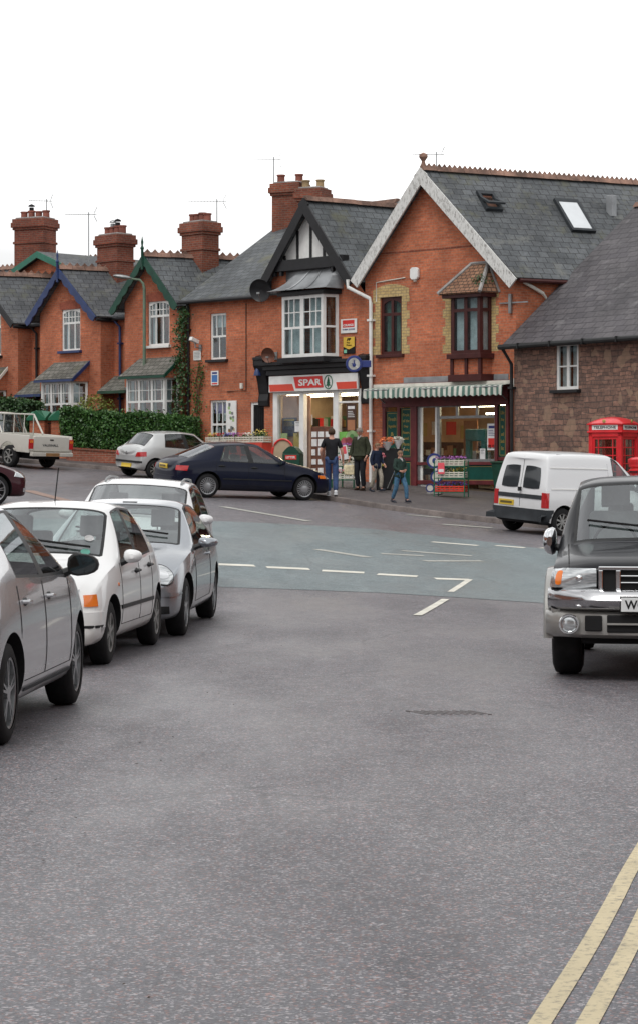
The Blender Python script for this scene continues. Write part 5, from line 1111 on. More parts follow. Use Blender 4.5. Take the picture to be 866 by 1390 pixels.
for s in (-1, 1):
    for ax_ in (0, 1):
        e = [(g, domez(g, s*R0) if ax_ == 0 else domez(s*R0, g)) for g in gridp]
        for (a, za), (c, zc_) in zip(e, e[1:]):
            if ax_ == 0: b.quad((a, s*R0, 2.28), (c, s*R0, 2.28), (c, s*R0, zc_), (a, s*R0, za))
            else: b.quad((s*R0, a, 2.28), (s*R0, c, 2.28), (s*R0, c, zc_), (s*R0, a, za))
b.build('domed_roof', M['red'], ph, smooth=True, sharp=40)
for k in range(4):
    T = Matrix.Rotation(k*math.pi/2, 4, 'Z'); b = MB(T)
    b.box(-.36, -W_-.004, 2.155, .36, -W_, 2.275) ; sgn = b.build('opal_sign', M['white'], ph)
    lettering('TELEPHONE', -.31, 2.185, .62, .06, -W_-.005, M['blackm'], sgn, mtx=T)
    b = MB(T); b.ball((0, -R0-.01, 2.37), (.05, .02, .045), 8, 5); b.build('crown_emblem', M['gold'], ph)
    b = MB(T); b.box(-.35, -W_+.03, .12, -.3, -W_+.07, 1.98); b.box(.3, -W_+.03, .12, .35, -W_+.07, 1.98); b.box(-.3, -W_+.03, .12, .3, -W_+.07, .32); b.box(-.3, -W_+.03, 1.92, .3, -W_+.07, 1.98)
    for j in range(1, 8): b.box(-.3, -W_+.035, .32+j*.2-.012, .3, -W_+.06, .32+j*.2+.012)
    for x in (-.2, .2): b.box(x-.012, -W_+.033, .32, x+.012, -W_+.062, 1.92)
    dn_ = b.build('door' if k == 0 else 'glazed_side', M['red'], ph); MB(T).box(-.3, -W_+.046, .32, .3, -W_+.05, 1.92).build('pane', M['pane'], dn_)
MB().box(-.2, .2, .8, .2, .36, 1.7).build('telephone', M['blackm'], ph, bevel=.01)
# pillar box
px_, py_ = (868-U0)/FPX*53.2, 53.2; pb = empty('pillar_box', (px_, py_, th(px_, py_)+PV), 'red pillar post box cut by the right edge, in front of the phone box', 'post box')
MB().lathe([(.25, 0), (.25, .1), (.23, .13), (.23, 1.33), (.27, 1.36), (.27, 1.42), (.29, 1.46), (.29, 1.53), (.2, 1.58), (0, 1.6)], (0, 0, 0), 32).build('body', M['red'], pb, smooth=True)
T = Matrix.Rotation(R(-42), 4, 'Z'); b = MB(T); b.box(-.14, -.27, 1.2, .14, -.2, 1.29); b.build('slot_hood', M['red'], pb, bevel=.01); MB(T).box(-.12, -.275, 1.215, .12, -.25, 1.255).build('slot', M['blackm'], pb)
MB(T).box(-.08, -.24, .92, .08, -.2, 1.14).build('collection_plate', M['white'], pb); MB(T).box(-.14, -.238, .3, .14, -.2, .9).build('door', M['red'], pb, bevel=.008)
# ================================================================ VEHICLES
def loft(secs, W, ids, bowf=.16, bowr=.1, nb=4, glassbow=.09, c=5, rg=11, cre=None):
    """secs rows: xb, xt, zb, zbelt, ztop, wl, wb, wt (widths as fractions of W). returns bmesh with material ids"""
    bm = bmesh.new(); rings = []; N = len(secs)
    for i, (xb, xt, zb, zk, zt, wl, wb, wt) in enumerate(secs):
        wl, wb, wt = wl*W, wb*W, wt*W; H = zk-zb
        pts = [(xb, 0, zb), (xb, .75*wl, zb), (xb, .965*wl, zb+.03), (xb, wl, zb+.36*H), (xb, wl*.995, zb+.74*H), (xb, wb, zk)]
        rz = zt-.055 if zt-zk > .12 else zk+(zt-zk)*.55
        mz = (zk+rz)/2; pts += [((xb+xt)/2, (wb+wt)/2+(.025 if zt-zk > .2 else 0), mz), (xt, wt, rz), (xt, wt*.82, zt-(zt-rz)*.22), (xt, wt*.42, zt), (xt, 0, zt+.008)]
        out = []
        for j, (x, y, z) in enumerate(pts):
            fr = max(0, 1-i/nb); rr = max(0, 1-(N-1-i)/3.0); q = (abs(y)/W)**2
            x += bowf*fr*q*(1+q*.6)-bowr*rr*q
            if j >= 7 and i in (c, c+1, c+2) and wt > 0: x -= glassbow*(1-(y/wt)**2)*(1 if i <= c+1 else .4)
            if j >= 7 and i in (rg, rg+1): x += glassbow*.5*(1-(y/wt)**2)
            out.append((x, y, z))
        Rr = [bm.verts.new(p) for p in out]; Ll = [Rr[0]]+[bm.verts.new((p[0], -p[1], p[2])) for p in out[1:-1]]+[Rr[-1]]
        rings.append((Rr, Ll))
    for i in range(N-1):
        for s in (0, 1):
            a, b = rings[i][s], rings[i+1][s]
            for j in range(10):
                q = (a[j], b[j], b[j+1], a[j+1]) if s == 0 else (a[j+1], b[j+1], b[j], a[j])
                f = bm.faces.new(q); f.material_index = ids(i, j, s)
    for i, fl in ((0, 1), (N-1, 0)):
        Rr, Ll = rings[i]
        for j in range(10):
            q = [Rr[j], Rr[j+1], Ll[j+1], Ll[j]]; u = []
            for v in q:
                if v not in u: u.append(v)
            if not fl: u.reverse()
            f = bm.faces.new(u); f.material_index = ids(-1 if i == 0 else N, j, 0)
    bmesh.ops.recalc_face_normals(bm, faces=bm.faces)
    cl = bm.edges.layers.float.new('crease_edge')
    for j_, cv_ in (cre or {5: .55, 7: .4, 3: .3}).items():
        for i in range(N-1):
            for s in (0, 1):
                e = bm.edges.get((rings[i][s][j_], rings[i+1][s][j_]))
                if e: e[cl] = cv_
    for e in bm.edges:
        if len(e.link_faces) == 2:
            a, b = e.link_faces[0].material_index, e.link_faces[1].material_index
            if a != b and (a in (3, 4, 5) or b in (3, 4, 5)): e[cl] = .9
            elif a != b: e[cl] = .55
    return bm
TRIM = M['plast']
def eval_mesh(ob):
    dg = bpy.context.evaluated_depsgraph_get(); me = bpy.data.meshes.new_from_object(ob.evaluated_get(dg)); return me
def comps(faces):
    S_ = set(faces); out = []
    while S_:
        st = [S_.pop()]; c = [st[0]]
        while st:
            f = st.pop()
            for e in f.edges:
                for g in e.link_faces:
                    if g in S_: S_.discard(g); st.append(g); c.append(g)
        out.append(c)
    return out
def sub_mesh(bm, faces, name, mats, parent):
    mp = {}; vs = []; fs = []; mi = []
    for f in faces:
        r = []
        for v in f.verts:
            if v not in mp: mp[v] = len(vs); vs.append(tuple(v.co))
            r.append(mp[v])
        fs.append(r); mi.append(f.material_index)
    me = bpy.data.meshes.new(name); me.from_pydata(vs, [], fs)
    for m in mats: me.materials.append(m)
    me.polygons.foreach_set('material_index', [min(i, len(mats)-1) if len(mats) > 1 else 0 for i in mi])
    me.polygons.foreach_set('use_smooth', [True]*len(fs)); me.update(); me.set_sharp_from_angle(angle=R(38))
    o = bpy.data.objects.new(name, me); COL.objects.link(o); o.parent = parent; return o
class Car: pass
def make_wheel(car, x, y, r, wd, style='alloy', nsp=5, rimf=.66, mat='alloy'):
    s = 1 if y > 0 else -1; b = MB(Matrix.Translation((x, y, r))); h = wd/2; R_ = r
    b.lathe([(r*rimf, -h), (r*.82, -h*1.02), (r*.96, -h*.85), (r, -h*.55), (r, h*.55), (r*.96, h*.85), (r*.82, h*1.02), (r*rimf, h)], (0, 0, 0), 36, 'y', cap=False)
    t = b.build('wheel', M['rubber'], car.root, smooth=True, sharp=50)
    T = Matrix.Translation((x, y, r)); b = MB(T); o = s*h*.92; ri = r*rimf
    b.lathe([(ri*1.02, o), (ri*1.0, o*1.03), (ri*.93, o*.98), (ri*.92, o*.5), (ri*.9, o*.1)], (0, 0, 0), 36, 'y', cap=False)
    if style == 'cover':      # dished cover with many slots
        b.lathe([(0, o*.98), (ri*.3, o*.98), (ri*.36, o*.92)], (0, 0, 0), 24, 'y'); 
    for k in range(nsp):
        a = 2*math.pi*k/nsp+.3
        if style == 'twin': segs = [(a-.13, .055), (a+.13, .055)]
        elif style == 'cover': segs = [(a, ri*.62/nsp*2.6)]
        else: segs = [(a, .1)]
        for a_, w_ in segs:
            ca, sa = math.cos(a_), math.sin(a_); d = Vector((ca, 0, sa)); e = Vector((-sa, 0, ca)); p0 = d*ri*.16+e*(0 if style != 'twin' else (a_-a)*.0); p1 = d*ri*.97
            w0, w1 = w_*r*1.1, w_*r*.85*(1.4 if style == 'alloy' else 1)
            if style == 'cover': w0, w1 = ri*.16*.5, ri*2*math.pi/nsp*.3; p0 = d*ri*.3
            o1, o2 = o*.98, o*.8
            vs = [p0-e*w0/2+Vector((0, o1, 0)), p0+e*w0/2+Vector((0, o1, 0)), p1+e*w1/2+Vector((0, o*.96, 0)), p1-e*w1/2+Vector((0, o*.96, 0))]
            vs += [v+Vector((0, -s*.03, 0)) for v in vs]
            b.add(vs, [(0, 1, 2, 3), (7, 6, 5, 4), (0, 4, 5, 1), (1, 5, 6, 2), (2, 6, 7, 3), (3, 7, 4, 0)])
    b.lathe([(ri*.24, o*.6), (ri*.24, o*.99), (ri*.1, o*1.02), (0, o*1.02)], (0, 0, 0), 16, 'y')
    rim = b.build('rim', M[mat], t, smooth=True, sharp=30)
    b = MB(T); b.lathe([(ri*.91, s*h*.3), (0, s*h*.25)], (0, 0, 0), 24, 'y'); b.build('brake_disc', M['blackm'], rim)
    return t
def car(label, name, secs, L, W, paint, A, B_, side, wr, ids, c=5, rg=11, wtrack=None, archr=.055, rimf=.66, wst='twin', nsp=5, wmat='alloy', door=None, glassm=None, bowf=.16, bowr=.1, low=None, cat='car', group=None, wd=.2, heading=None, hw=None, rev=False, nb=4, cre=None):
    """A front wheel contact XY, B_ rear wheel contact XY, on side (+1 = vehicle right). xa/xr axle x in car.ax"""
    K = Car(); xf, xr_ = K.ax = secs['ax']; rows = secs['rows']; W2 = W/2
    track = (W2-.035) if wtrack is None else wtrack
    if heading is None: fwd = (Vector(A)-Vector(B_)).normalized()
    else: fwd = Vector(heading).normalized()
    right = Vector((fwd.y, -fwd.x)); wb = xr_-xf
    if A is not None and B_ is not None: mid = (Vector(A)+Vector(B_))/2
    elif A is not None: mid = Vector(A)-fwd*wb/2
    else: mid = Vector(B_)+fwd*wb/2
    mid = mid-right*side*(track)
    def hh(p): return th(p.x, p.y)
    zf = (hh(mid+fwd*wb/2+right*track)+hh(mid+fwd*wb/2-right*track))/2; zr = (hh(mid-fwd*wb/2+right*track)+hh(mid-fwd*wb/2-right*track))/2
    zR = (hh(mid+fwd*wb/2+right*track)+hh(mid-fwd*wb/2+right*track))/2; zL = (hh(mid+fwd*wb/2-right*track)+hh(mid-fwd*wb/2-right*track))/2
    X = Vector((-fwd.x, -fwd.y, (zr-zf)/wb)).normalized(); Yv = Vector((right.x, right.y, (zR-zL)/(2*track))); Z = X.cross(Yv).normalized(); Yv = Z.cross(X)
    z0 = (zf+zr)/2
    K.M = Matrix(((X.x, Yv.x, Z.x, mid.x), (X.y, Yv.y, Z.y, mid.y), (X.z, Yv.z, Z.z, z0), (0, 0, 0, 1)))
    K.root = empty(name, K.M, label, cat, group); x0 = (xf+xr_)/2; K.x0 = x0; K.W2 = W2; K.L = L
    bm = loft(rows, W2, ids, bowf, bowr, nb=nb, c=c, rg=rg, cre=cre)
    for v in bm.verts: v.co.x -= x0
    me = bpy.data.meshes.new('tmp'); bm.to_mesh(me); bm.free()
    mats = [paint, TRIM, M['blackm'], M['cscreen'], M['cglass'], M['cscreen'], low or M['plastg']]
    for m in mats: me.materials.append(m)
    ob = bpy.data.objects.new('tmp', me); COL.objects.link(ob)
    ss = ob.modifiers.new('s', 'SUBSURF'); ss.levels = 2; ss.render_levels = 2
    cb = MB()
    for xx in (xf, xr_):
        for s in (-1, 1):
            cb.M = Matrix.Translation((xx-x0, 0, wr+.01)); yy = [(W2-wd-.1)*s, (W2+.15)*s]; n = 40; r_ = wr+archr
            cb.lathe([(r_, min(yy)), (r_, max(yy))], (0, 0, 0), n, 'y')
    cm = bpy.data.meshes.new('cut'); cm.from_pydata([tuple(v) for v in cb.v], [], cb.f)
    for m in mats: cm.materials.append(m)
    cm.polygons.foreach_set('material_index', [2]*len(cm.polygons)); bb = bmesh.new(); bb.from_mesh(cm); bmesh.ops.recalc_face_normals(bb, faces=bb.faces); bb.to_mesh(cm); bb.free()
    co = bpy.data.objects.new('cut', cm); COL.objects.link(co)
    bo = ob.modifiers.new('b', 'BOOLEAN'); bo.operation = 'DIFFERENCE'; bo.object = co; bo.solver = 'EXACT'; bo.material_mode = 'INDEX'
    bpy.context.view_layer.update(); em = eval_mesh(ob)
    bpy.data.objects.remove(ob); bpy.data.objects.remove(co)
    bm = bmesh.new(); bm.from_mesh(em); bm.faces.ensure_lookup_table()
    # doors: cut along the shut lines
    doors = door or []
    for d in doors:
        for xx in d[:2]: bmesh.ops.bisect_plane(bm, geom=bm.verts[:]+bm.edges[:]+bm.faces[:], plane_co=(xx-x0, 0, 0), plane_no=(1, 0, 0))
    if doors: bmesh.ops.bisect_plane(bm, geom=bm.verts[:]+bm.edges[:]+bm.faces[:], plane_co=(0, 0, doors[0][2]), plane_no=(0, 0, 1))
    bm.normal_update()
    K.bvh = BVHTree.FromBMesh(bm)
    gl = [f for f in bm.faces if f.material_index in (3, 4, 5)]
    for idx in (3, 4, 5):
        fs = [f for f in bm.faces if f.material_index == idx]
        for cpt in comps(fs):
            res = bmesh.ops.inset_region(bm, faces=cpt, thickness=.022 if idx == 4 else .03, depth=0, use_boundary=True, use_even_offset=True)
            for f in res['faces']: f.material_index = 1
    nmz = {3: 'windscreen', 4: 'side_window', 5: 'rear_window'}
    for idx in (3, 4, 5):
        for cpt in comps([f for f in bm.faces if f.material_index == idx]): sub_mesh(bm, cpt, nmz[idx], [mats[idx]], K.root)
    used = set(); K.doors = []
    for d in doors:
        for s in (-1, 1):
            fs = []
            for f in bm.faces:
                if f.material_index == 0 or f.material_index == 1:
                    cc_ = f.calc_center_median()
                    if d[0]-x0 < cc_.x < d[1]-x0 and cc_.z > d[2] and cc_.z < d[3] and cc_.y*s > W2*.55 and abs(f.normal.y) > .3 and f not in used: fs.append(f)
            if fs:
                used.update(fs); K.doors.append((d, s, sub_mesh(bm, fs, 'door', [paint, TRIM], K.root)))
    K.body = sub_mesh(bm, [f for f in bm.faces if f.material_index in (0, 1, 2, 6) and f not in used], 'body', [paint, TRIM, M['blackm'], paint, paint, paint, low or M['plastg']], K.root)
    bm.free()
    for xx in (xf, xr_):
        for s in (-1, 1): make_wheel(K, xx-x0, s*(track-wd/2), wr, wd, wst, nsp, rimf, wmat)
    # shut lines: dark tubes laid on the body stand in for the gaps
    if doors:
        for s in (-1, 1):
            g = MB()
            for d in doors:
                for xx in d[:2]: K.line(g, [(xx, s, z) for z in np.linspace(d[2], d[3]-.02, 14)]) if False else shut(K, g, [(xx-x0, z) for z in np.linspace(d[2], d[3]-.03, 14)], s)
            shut(K, g, [(x-x0, doors[0][2]) for x in np.linspace(min(d[0] for d in doors), max(d[1] for d in doors), 26)], s)
            g.build('door_shut_line', M['blackm'], K.root)
    return K
def shut(K, g, xz, s, r=.0035):
    pts = []
    for x, z in xz:
        h = K.bvh.ray_cast(Vector((x, s*3, z)), Vector((0, -s, 0)), 2.9)
        if h[0] is not None: pts.append(h[0]+Vector((0, s*.0005, 0)))
    if len(pts) > 1: g.tube(pts, r, 4, False)
def patch(K, name, corners, d, mat, n=(8, 5), off=.006, parent=None, th_=.012, rnd=0.0, label=None):
    """corners: 4 points (car coords, x from the front bumper) in order bl, br, tr, tl; projected along d on the body"""
    d = Vector(d).normalized(); c = [Vector(p)-Vector((K.x0, 0, 0)) for p in corners]; vs = []; ok = True
    for j in range(n[1]+1):
        for i in range(n[0]+1):
            u, v = i/n[0], j/n[1]
            if rnd:
                a, b = 2*u-1, 2*v-1; k = rnd; a2 = a*math.sqrt(max(0, 1-k*b*b/2)); b2 = b*math.sqrt(max(0, 1-k*a*a/2)); u, v = (a2+1)/2, (b2+1)/2
            p = c[0].lerp(c[1], u).lerp(c[3].lerp(c[2], u), v); h = K.bvh.ray_cast(p-d*1.5, d, 3.5)
            vs.append((h[0] if h[0] is not None else p)-d*off)
    m = n[0]+1; fs = [(j*m+i, j*m+i+1, (j+1)*m+i+1, (j+1)*m+i) for j in range(n[1]) for i in range(n[0])]; o = len(vs); vs2 = [v+d*(off+th_) for v in vs]
    edge = [i for i in range(n[0])]+[j*m+n[0] for j in range(n[1])]+[n[1]*m+i for i in range(n[0], 0, -1)]+[j*m for j in range(n[1], 0, -1)]
    fs += [(edge[k], edge[k]+o, edge[(k+1) % len(edge)]+o, edge[(k+1) % len(edge)]) for k in range(len(edge))]
    b = MB().add(vs+vs2, fs); ob = b.build(name, mat, parent or K.root, smooth=True, sharp=40, recalc=False)
    if label: ob['label'] = label
    return ob
def mirror(K, x, z, mat, s=1, r=(.06, .11, .075), out=.12, gl=True, shape=None):
    h = K.bvh.ray_cast(Vector((x-K.x0, s*3, z)), Vector((0, -s, 0)), 2.9); y = h[0].y if h[0] else s*K.W2*.9
    b = MB(); cx_ = x-K.x0; cy = y+s*out; n = 14
    vs = []; prof = [(-r[0]*1.3, .35), (-r[0]*.9, .75), (-r[0]*.1, 1.0), (r[0]*.55, 1.0), (r[0]*.6, .93)]
    for (dx, k) in prof:
        for i in range(n):
            a = 2*math.pi*i/n; ca, sa = math.cos(a), math.sin(a); e = 2.6
            yy = abs(ca)**(2/e)*(1 if ca > 0 else -1)*r[1]*k; zz = abs(sa)**(2/e)*(1 if sa > 0 else -1)*r[2]*k*(1-.18*yy*s/r[1])
            vs.append((cx_+dx, cy+yy, z+.06+zz))
    fs = [(i, (i+1) % n, n+(i+1) % n, n+i) for i in range(n)]; fs = [(q*n+i, q*n+(i+1) % n, (q+1)*n+(i+1) % n, (q+1)*n+i) for q in range(len(prof)-1) for i in range(n)]+[tuple(reversed(range(n)))]+[tuple(4*n+i for i in range(n))]
    b.add(vs, fs); m_ = b.build('door_mirror', mat, K.root, smooth=True, recalc=True)
    b = MB(); b.tube([(cx_, y-s*.02, z-.01), (cx_, y+s*.05, z+.02), (cx_, y+s*(out-.02), z+.03)], [.035, .028, .024], 8); b.build('mirror_arm', M['plast'], m_, smooth=True)
    vs = [(cx_+r[0]*.62, cy+(v[1]-cy)*.9, z+.06+(v[2]-z-.06)*.88) for v in vs[4*n:5*n]]
    MB().add(vs, [tuple(range(n))]).build('mirror_glass', M['mglass'], m_)
    return m_
def interior(K, xfr, zf, roofz, zs=.52, rows=((2.0,), (2.95,)), w=.25, mat='inter', wheel_s=1, xdash=1.45, zdash=.92, head=True, hs=.0):
    b = MB(); x0 = K.x0; b.box(xfr-x0, -K.W2*.82, .3, xfr+2.2-x0, K.W2*.82, .34); b.build('cabin_floor', M['blackm'], K.root)
    b = MB(); b.box(xdash-.35-x0, -K.W2*.76, zdash-.2, xdash-x0+.05, K.W2*.76, zdash-.04); b.build('dashboard', M['inter'], K.root, bevel=.04)
    MB(Matrix.Translation((xdash+.22-x0, wheel_s*.36, zdash-.02))@Matrix.Rotation(R(-65), 4, 'Y')).lathe([(.19-.014, 0), (.19, .014), (.19+.014, 0), (.19, -.014), (.19-.014, 0)], (0, 0, 0), 20).build('steering_wheel', M['plast'], K.root, smooth=True)
    for xs_ in rows[0]:
        for s in (-1, 1):
            b = MB(); T = Matrix.Translation((xs_-x0, s*.37, zs)); b.M = T; b.box(-.5, -w, -.15, 0, w, 0); b.M = T@Matrix.Rotation(R(14), 4, 'Y'); b.box(-.06, -w*.95, -.05, .07, w*.95, .58)
            st = b.build('seat', M[mat], K.root, bevel=.045); b = MB(T@Matrix.Rotation(R(14), 4, 'Y')); b.box(-.03, -.13, .63, .06, .13, .82); b.tube([(.02, -.06, .55), (.02, -.06, .66)], .01, 5); b.tube([(.02, .06, .55), (.02, .06, .66)], .01, 5); b.build('headrest', M[mat], st, bevel=.035)
    if len(rows) > 1:
        for xs_ in rows[1]:
            b = MB(); T = Matrix.Translation((xs_-x0, 0, zs)); b.M = T; b.box(-.45, -.58, -.15, 0, .58, 0); b.M = T@Matrix.Rotation(R(16), 4, 'Y'); b.box(-.06, -.58, -.05, .06, .58, .5); st = b.build('rear_seat', M[mat], K.root, bevel=.04)
            b = MB(T@Matrix.Rotation(R(16), 4, 'Y')); 
            for s in (-1, 1): b.box(-.03, s*.34-.12, .52, .05, s*.34+.12, .66)
            b.build('headrest', M[mat], st, bevel=.03)
def wipers(K, x, z, dx=.0, w=.6):
    g = MB()
    for y0, y1 in ((-w*.9, -w*.05), (-w*.05+.04, w*.85)):
        pts = []
        for t in np.linspace(0, 1, 8):
            y = y0+(y1-y0)*t; h = K.bvh.ray_cast(Vector((x-K.x0-.5+.0, y, z+.1+.06*t)), Vector((1, 0, 0)), 2)
            if h[0] is not None: pts.append(h[0]+Vector((-.025, 0, .02)))
        if len(pts) > 2: g.tube(pts, .011, 5)
    if g.v: g.build('wiper', M['blackm'], K.root)
def side_strip(K, xa, xb, z, s, mat='plast', hh=.03, name='rubbing_strip', zb=None, par=None):
    zb = z if zb is None else zb
    return patch(K, name, [(xa, s*K.W2, z-hh), (xb, s*K.W2, zb-hh), (xb, s*K.W2, zb+hh), (xa, s*K.W2, z+hh)], (0, -s, 0), M[mat], (24, 2), .012)
def handle(K, x, z, s, mat, par=None):
    h = K.bvh.ray_cast(Vector((x-K.x0, s*3, z)), Vector((0, -s, 0)), 2.9)
    if h[0] is None: return
    y = h[0].y; b = MB(); X_ = x-K.x0; b.tube([(X_-.09, y-s*.005, z), (X_-.075, y+s*.028, z), (X_+.06, y+s*.03, z+.004), (X_+.085, y-s*.005, z+.004)], .013, 8)
    p = par
    if p is None:
        for d, sd_, o in K.doors:
            if sd_ == s and d[0] < x < d[1]: p = o
    hd = b.build('door_handle', mat, p or K.root, smooth=True)
    b = MB(Matrix.Translation((X_, y+s*.001, z))); b.ball((0, 0, 0), (.07, .008, .03), 12, 5); b.build('handle_recess', M['plast'], hd, smooth=True)
# generic section tables: xb, xt, zb, zbelt, ztop, wl, wb, wt
def hatch_rows(L=4.2, H=1.48, roofdrop=.05, wsx=1.22, wst=2.0, belt=.93, hood=1.0, base=.19, rear=.0, nose=.5):
    k = H/1.48; f = L/4.2; b = belt
    return [[.0, .02, .32, .50, .58, .66, .62, .5], [.05, .07, .22, .60, .70, .80, .72, .58], [.24*f, .28*f, base, .68, .78, .93, .84, .7], [.58*f, .62*f, base, b-.1, b-.03, .99, .92, .76],
            [.95*f, .98*f, base, b-.03, hood-.05, 1, .94, .78], [wsx*f+.04, wsx*f, base, b, hood, 1, .945, .80], [wsx*f+.14, wst*f, base, b+.005, H-.05, 1, .95, .68], [wsx*f+.2, wst*f+.07, base, b+.008, H-.035, 1, .95, .675],
            [2.24*f, 2.30*f, base, b+.02, H, 1, .95, .665], [2.31*f, 2.37*f, base, b+.02, H, 1, .95, .665], [3.18*f, 3.06*f, base, b+.05, H-.02, 1, .94, .65], [3.62*f, 3.46*f, base, b+.08, H-roofdrop-.02, .98, .91, .62],
            [3.95*f, 3.86*f, base+.02, b+.0, b+.10, .95, .86, .66], [4.13*f, 4.10*f, base+.06, .86, .93, .9, .82, .62], [4.2*f, 4.17*f, .3, .62, .7, .8, .72, .55]]
def std_ids(c=5, rg=11, side=(7, 9), lowrows=True, lowj=2, two=False):
    def f(i, j, s):
        if j == 0: return 2
        if i == c and j >= 7: return 3
        if i == rg and j >= 7: return 5
        if i == 8 and 8 not in side and side == (7, 9) and j in (5, 6): return 1
        if i in side and j in (5, 6): return 4
        if lowrows and j == 1: return 6
        return 0
    return f
# ---- 1 silver hatchback in the near left corner (faces away)
rows = hatch_rows(4.2, 1.50, belt=.97, hood=1.04, wsx=1.12, wst=2.0)
K = car('silver hatchback nearest the camera, cut by the left edge, facing away', 'parked_car', dict(rows=rows, ax=(.87, 3.45)), 4.2, 1.77, P_silver, (-1.775, 16.4), (-1.91, 13.85), 1, .317, std_ids(lowrows=False), wst='twin', nsp=5, door=[(1.32, 2.34, .36, .98), (2.34, 3.2, .36, 1.0)], archr=.05, rimf=.70, group='parked vehicles', wd=.205)
interior(K, 1.3, 0, 1.4); mirror(K, 1.38, .985, M['plast'], 1, (.075, .112, .078), .14); mirror(K, 1.38, .985, P_silver, -1, (.075, .12, .08), .15)
for x in (2.16, 3.02): handle(K, x, .86, 1, P_silver); handle(K, x, .86, -1, P_silver)
side_strip(K, 1.1, 3.1, .30, 1, 'plastg', .012, 'sill_strip')
for s in (-1, 1): patch(K, 'tail_light', [(4.1, s*.55, .8), (4.0, s*.84, .82), (4.0, s*.8, 1.0), (4.05, s*.6, .98)], (-1, -s*.5, 0), M['redlens']); patch(K, 'headlight', [(.2, s*.5, .62), (.5, s*.8, .66), (.55, s*.8, .82), (.25, s*.5, .74)], (1, -s*.6, 0), M['lens'])
b = MB(); b.box(1.75-K.x0, .45, .0, 1.76-K.x0, .5, .01) if False else None
# ---- 2 white hatchback facing the camera
rows = hatch_rows(3.72, 1.46, belt=.9, hood=.98, wsx=1.12, wst=1.78)
rows[0] = [.0, .0, .3, .50, .60, .8, .72, .62]; rows[1] = [.04, .08, .2, .58, .74, .92, .82, .72]; rows[2] = [.2, .24, .18, .70, .83, .97, .9, .78]
for r_ in rows[6:12]: r_[7] *= 1.05
K = car('white five door hatchback with orange indicator, facing the camera behind the silver one', 'parked_car', dict(rows=rows, ax=(.74, 3.15)), 3.72, 1.66, P_white, (-1.873, 20.2), (-1.637, 22.55), -1, .288, std_ids(lowrows=False), wst='alloy', nsp=6, wmat='alloyd', door=[(1.13, 2.05, .34, .93), (2.05, 2.72, .34, .95)], archr=.05, rimf=.62, bowf=.12, group='parked vehicles', wd=.175)
interior(K, 1.1, 0, 1.3, rows=((1.85,), (2.7,)), xdash=1.3, zdash=.88, mat='seatg'); wipers(K, 1.0, .93)
for s in (-1, 1):
    mirror(K, 1.22, .9, P_white, s, (.055, .085, .062), .11); handle(K, 1.9, .8, s, M['plast']); handle(K, 2.6, .83, s, M['plast']); side_strip(K, 1.0, 2.75, .5, s, 'plast', .018)
    patch(K, 'indicator', [(.1, s*.69, .55), (.22, s*.79, .55), (.23, s*.785, .655), (.12, s*.69, .65)], (1, -s*.75, 0), M['amber'], off=.012)
    patch(K, 'headlight', [(.0, s*.36, .54), (.05, s*.62, .55), (.08, s*.62, .70), (.05, s*.36, .69)], (1, 0, 0), M['lens'], off=.012)
    patch(K, 'bumper', [(.0, s*.0, .22), (.5, s*.86, .22), (.42, s*.84, .5), (.0, s*.0, .5)], (1, -s*.45, 0), P_white, (14, 6), .03)
    patch(K, 'bumper_strip', [(.0, s*.0, .36), (.5, s*.86, .36), (.42, s*.84, .385), (.0, s*.0, .385)], (1, -s*.45, 0), M['plast'], (14, 1), .033)
    h = K.bvh.ray_cast(Vector((.98-K.x0, s*3, .71)), Vector((0, -s, 0)), 3); MB().ball(tuple(h[0]), (.03, .01, .02)).build('side_repeater', M['amber'], K.root, smooth=True)
patch(K, 'grille', [(.0, -.34, .56), (.0, .34, .56), (.0, .34, .69), (.0, -.34, .69)], (1, 0, 0), M['plast'], off=.01)
# round stickers on the windscreen, near side
for (y, z, m_) in ((-.5, 1.12, 'paper'), (-.5, 1.0, 'mint')):
    h = K.bvh.ray_cast(Vector((-K.x0, y, z)), Vector((1, 0, 0)), 4)
    if h[0]:
        q = h[1].normalized(); q = q if q.x < 0 else -q; T = Matrix.Translation(h[0]+q*.008)@q.to_track_quat('Z', 'Y').to_matrix().to_4x4()
        MB(T).lathe([(0, 0), (.045, 0)], (0, 0, 0), 18).build('sticker', M['paper'] if m_ == 'paper' else pm('mint_sticker', (.2, .55, .45), .5), K.root)
b = MB(); b.tube([(1.95-K.x0, -.0, 1.43), (2.12-K.x0, .0, 1.78)], .006, 5); b.build('aerial', M['blackm'], K.root)
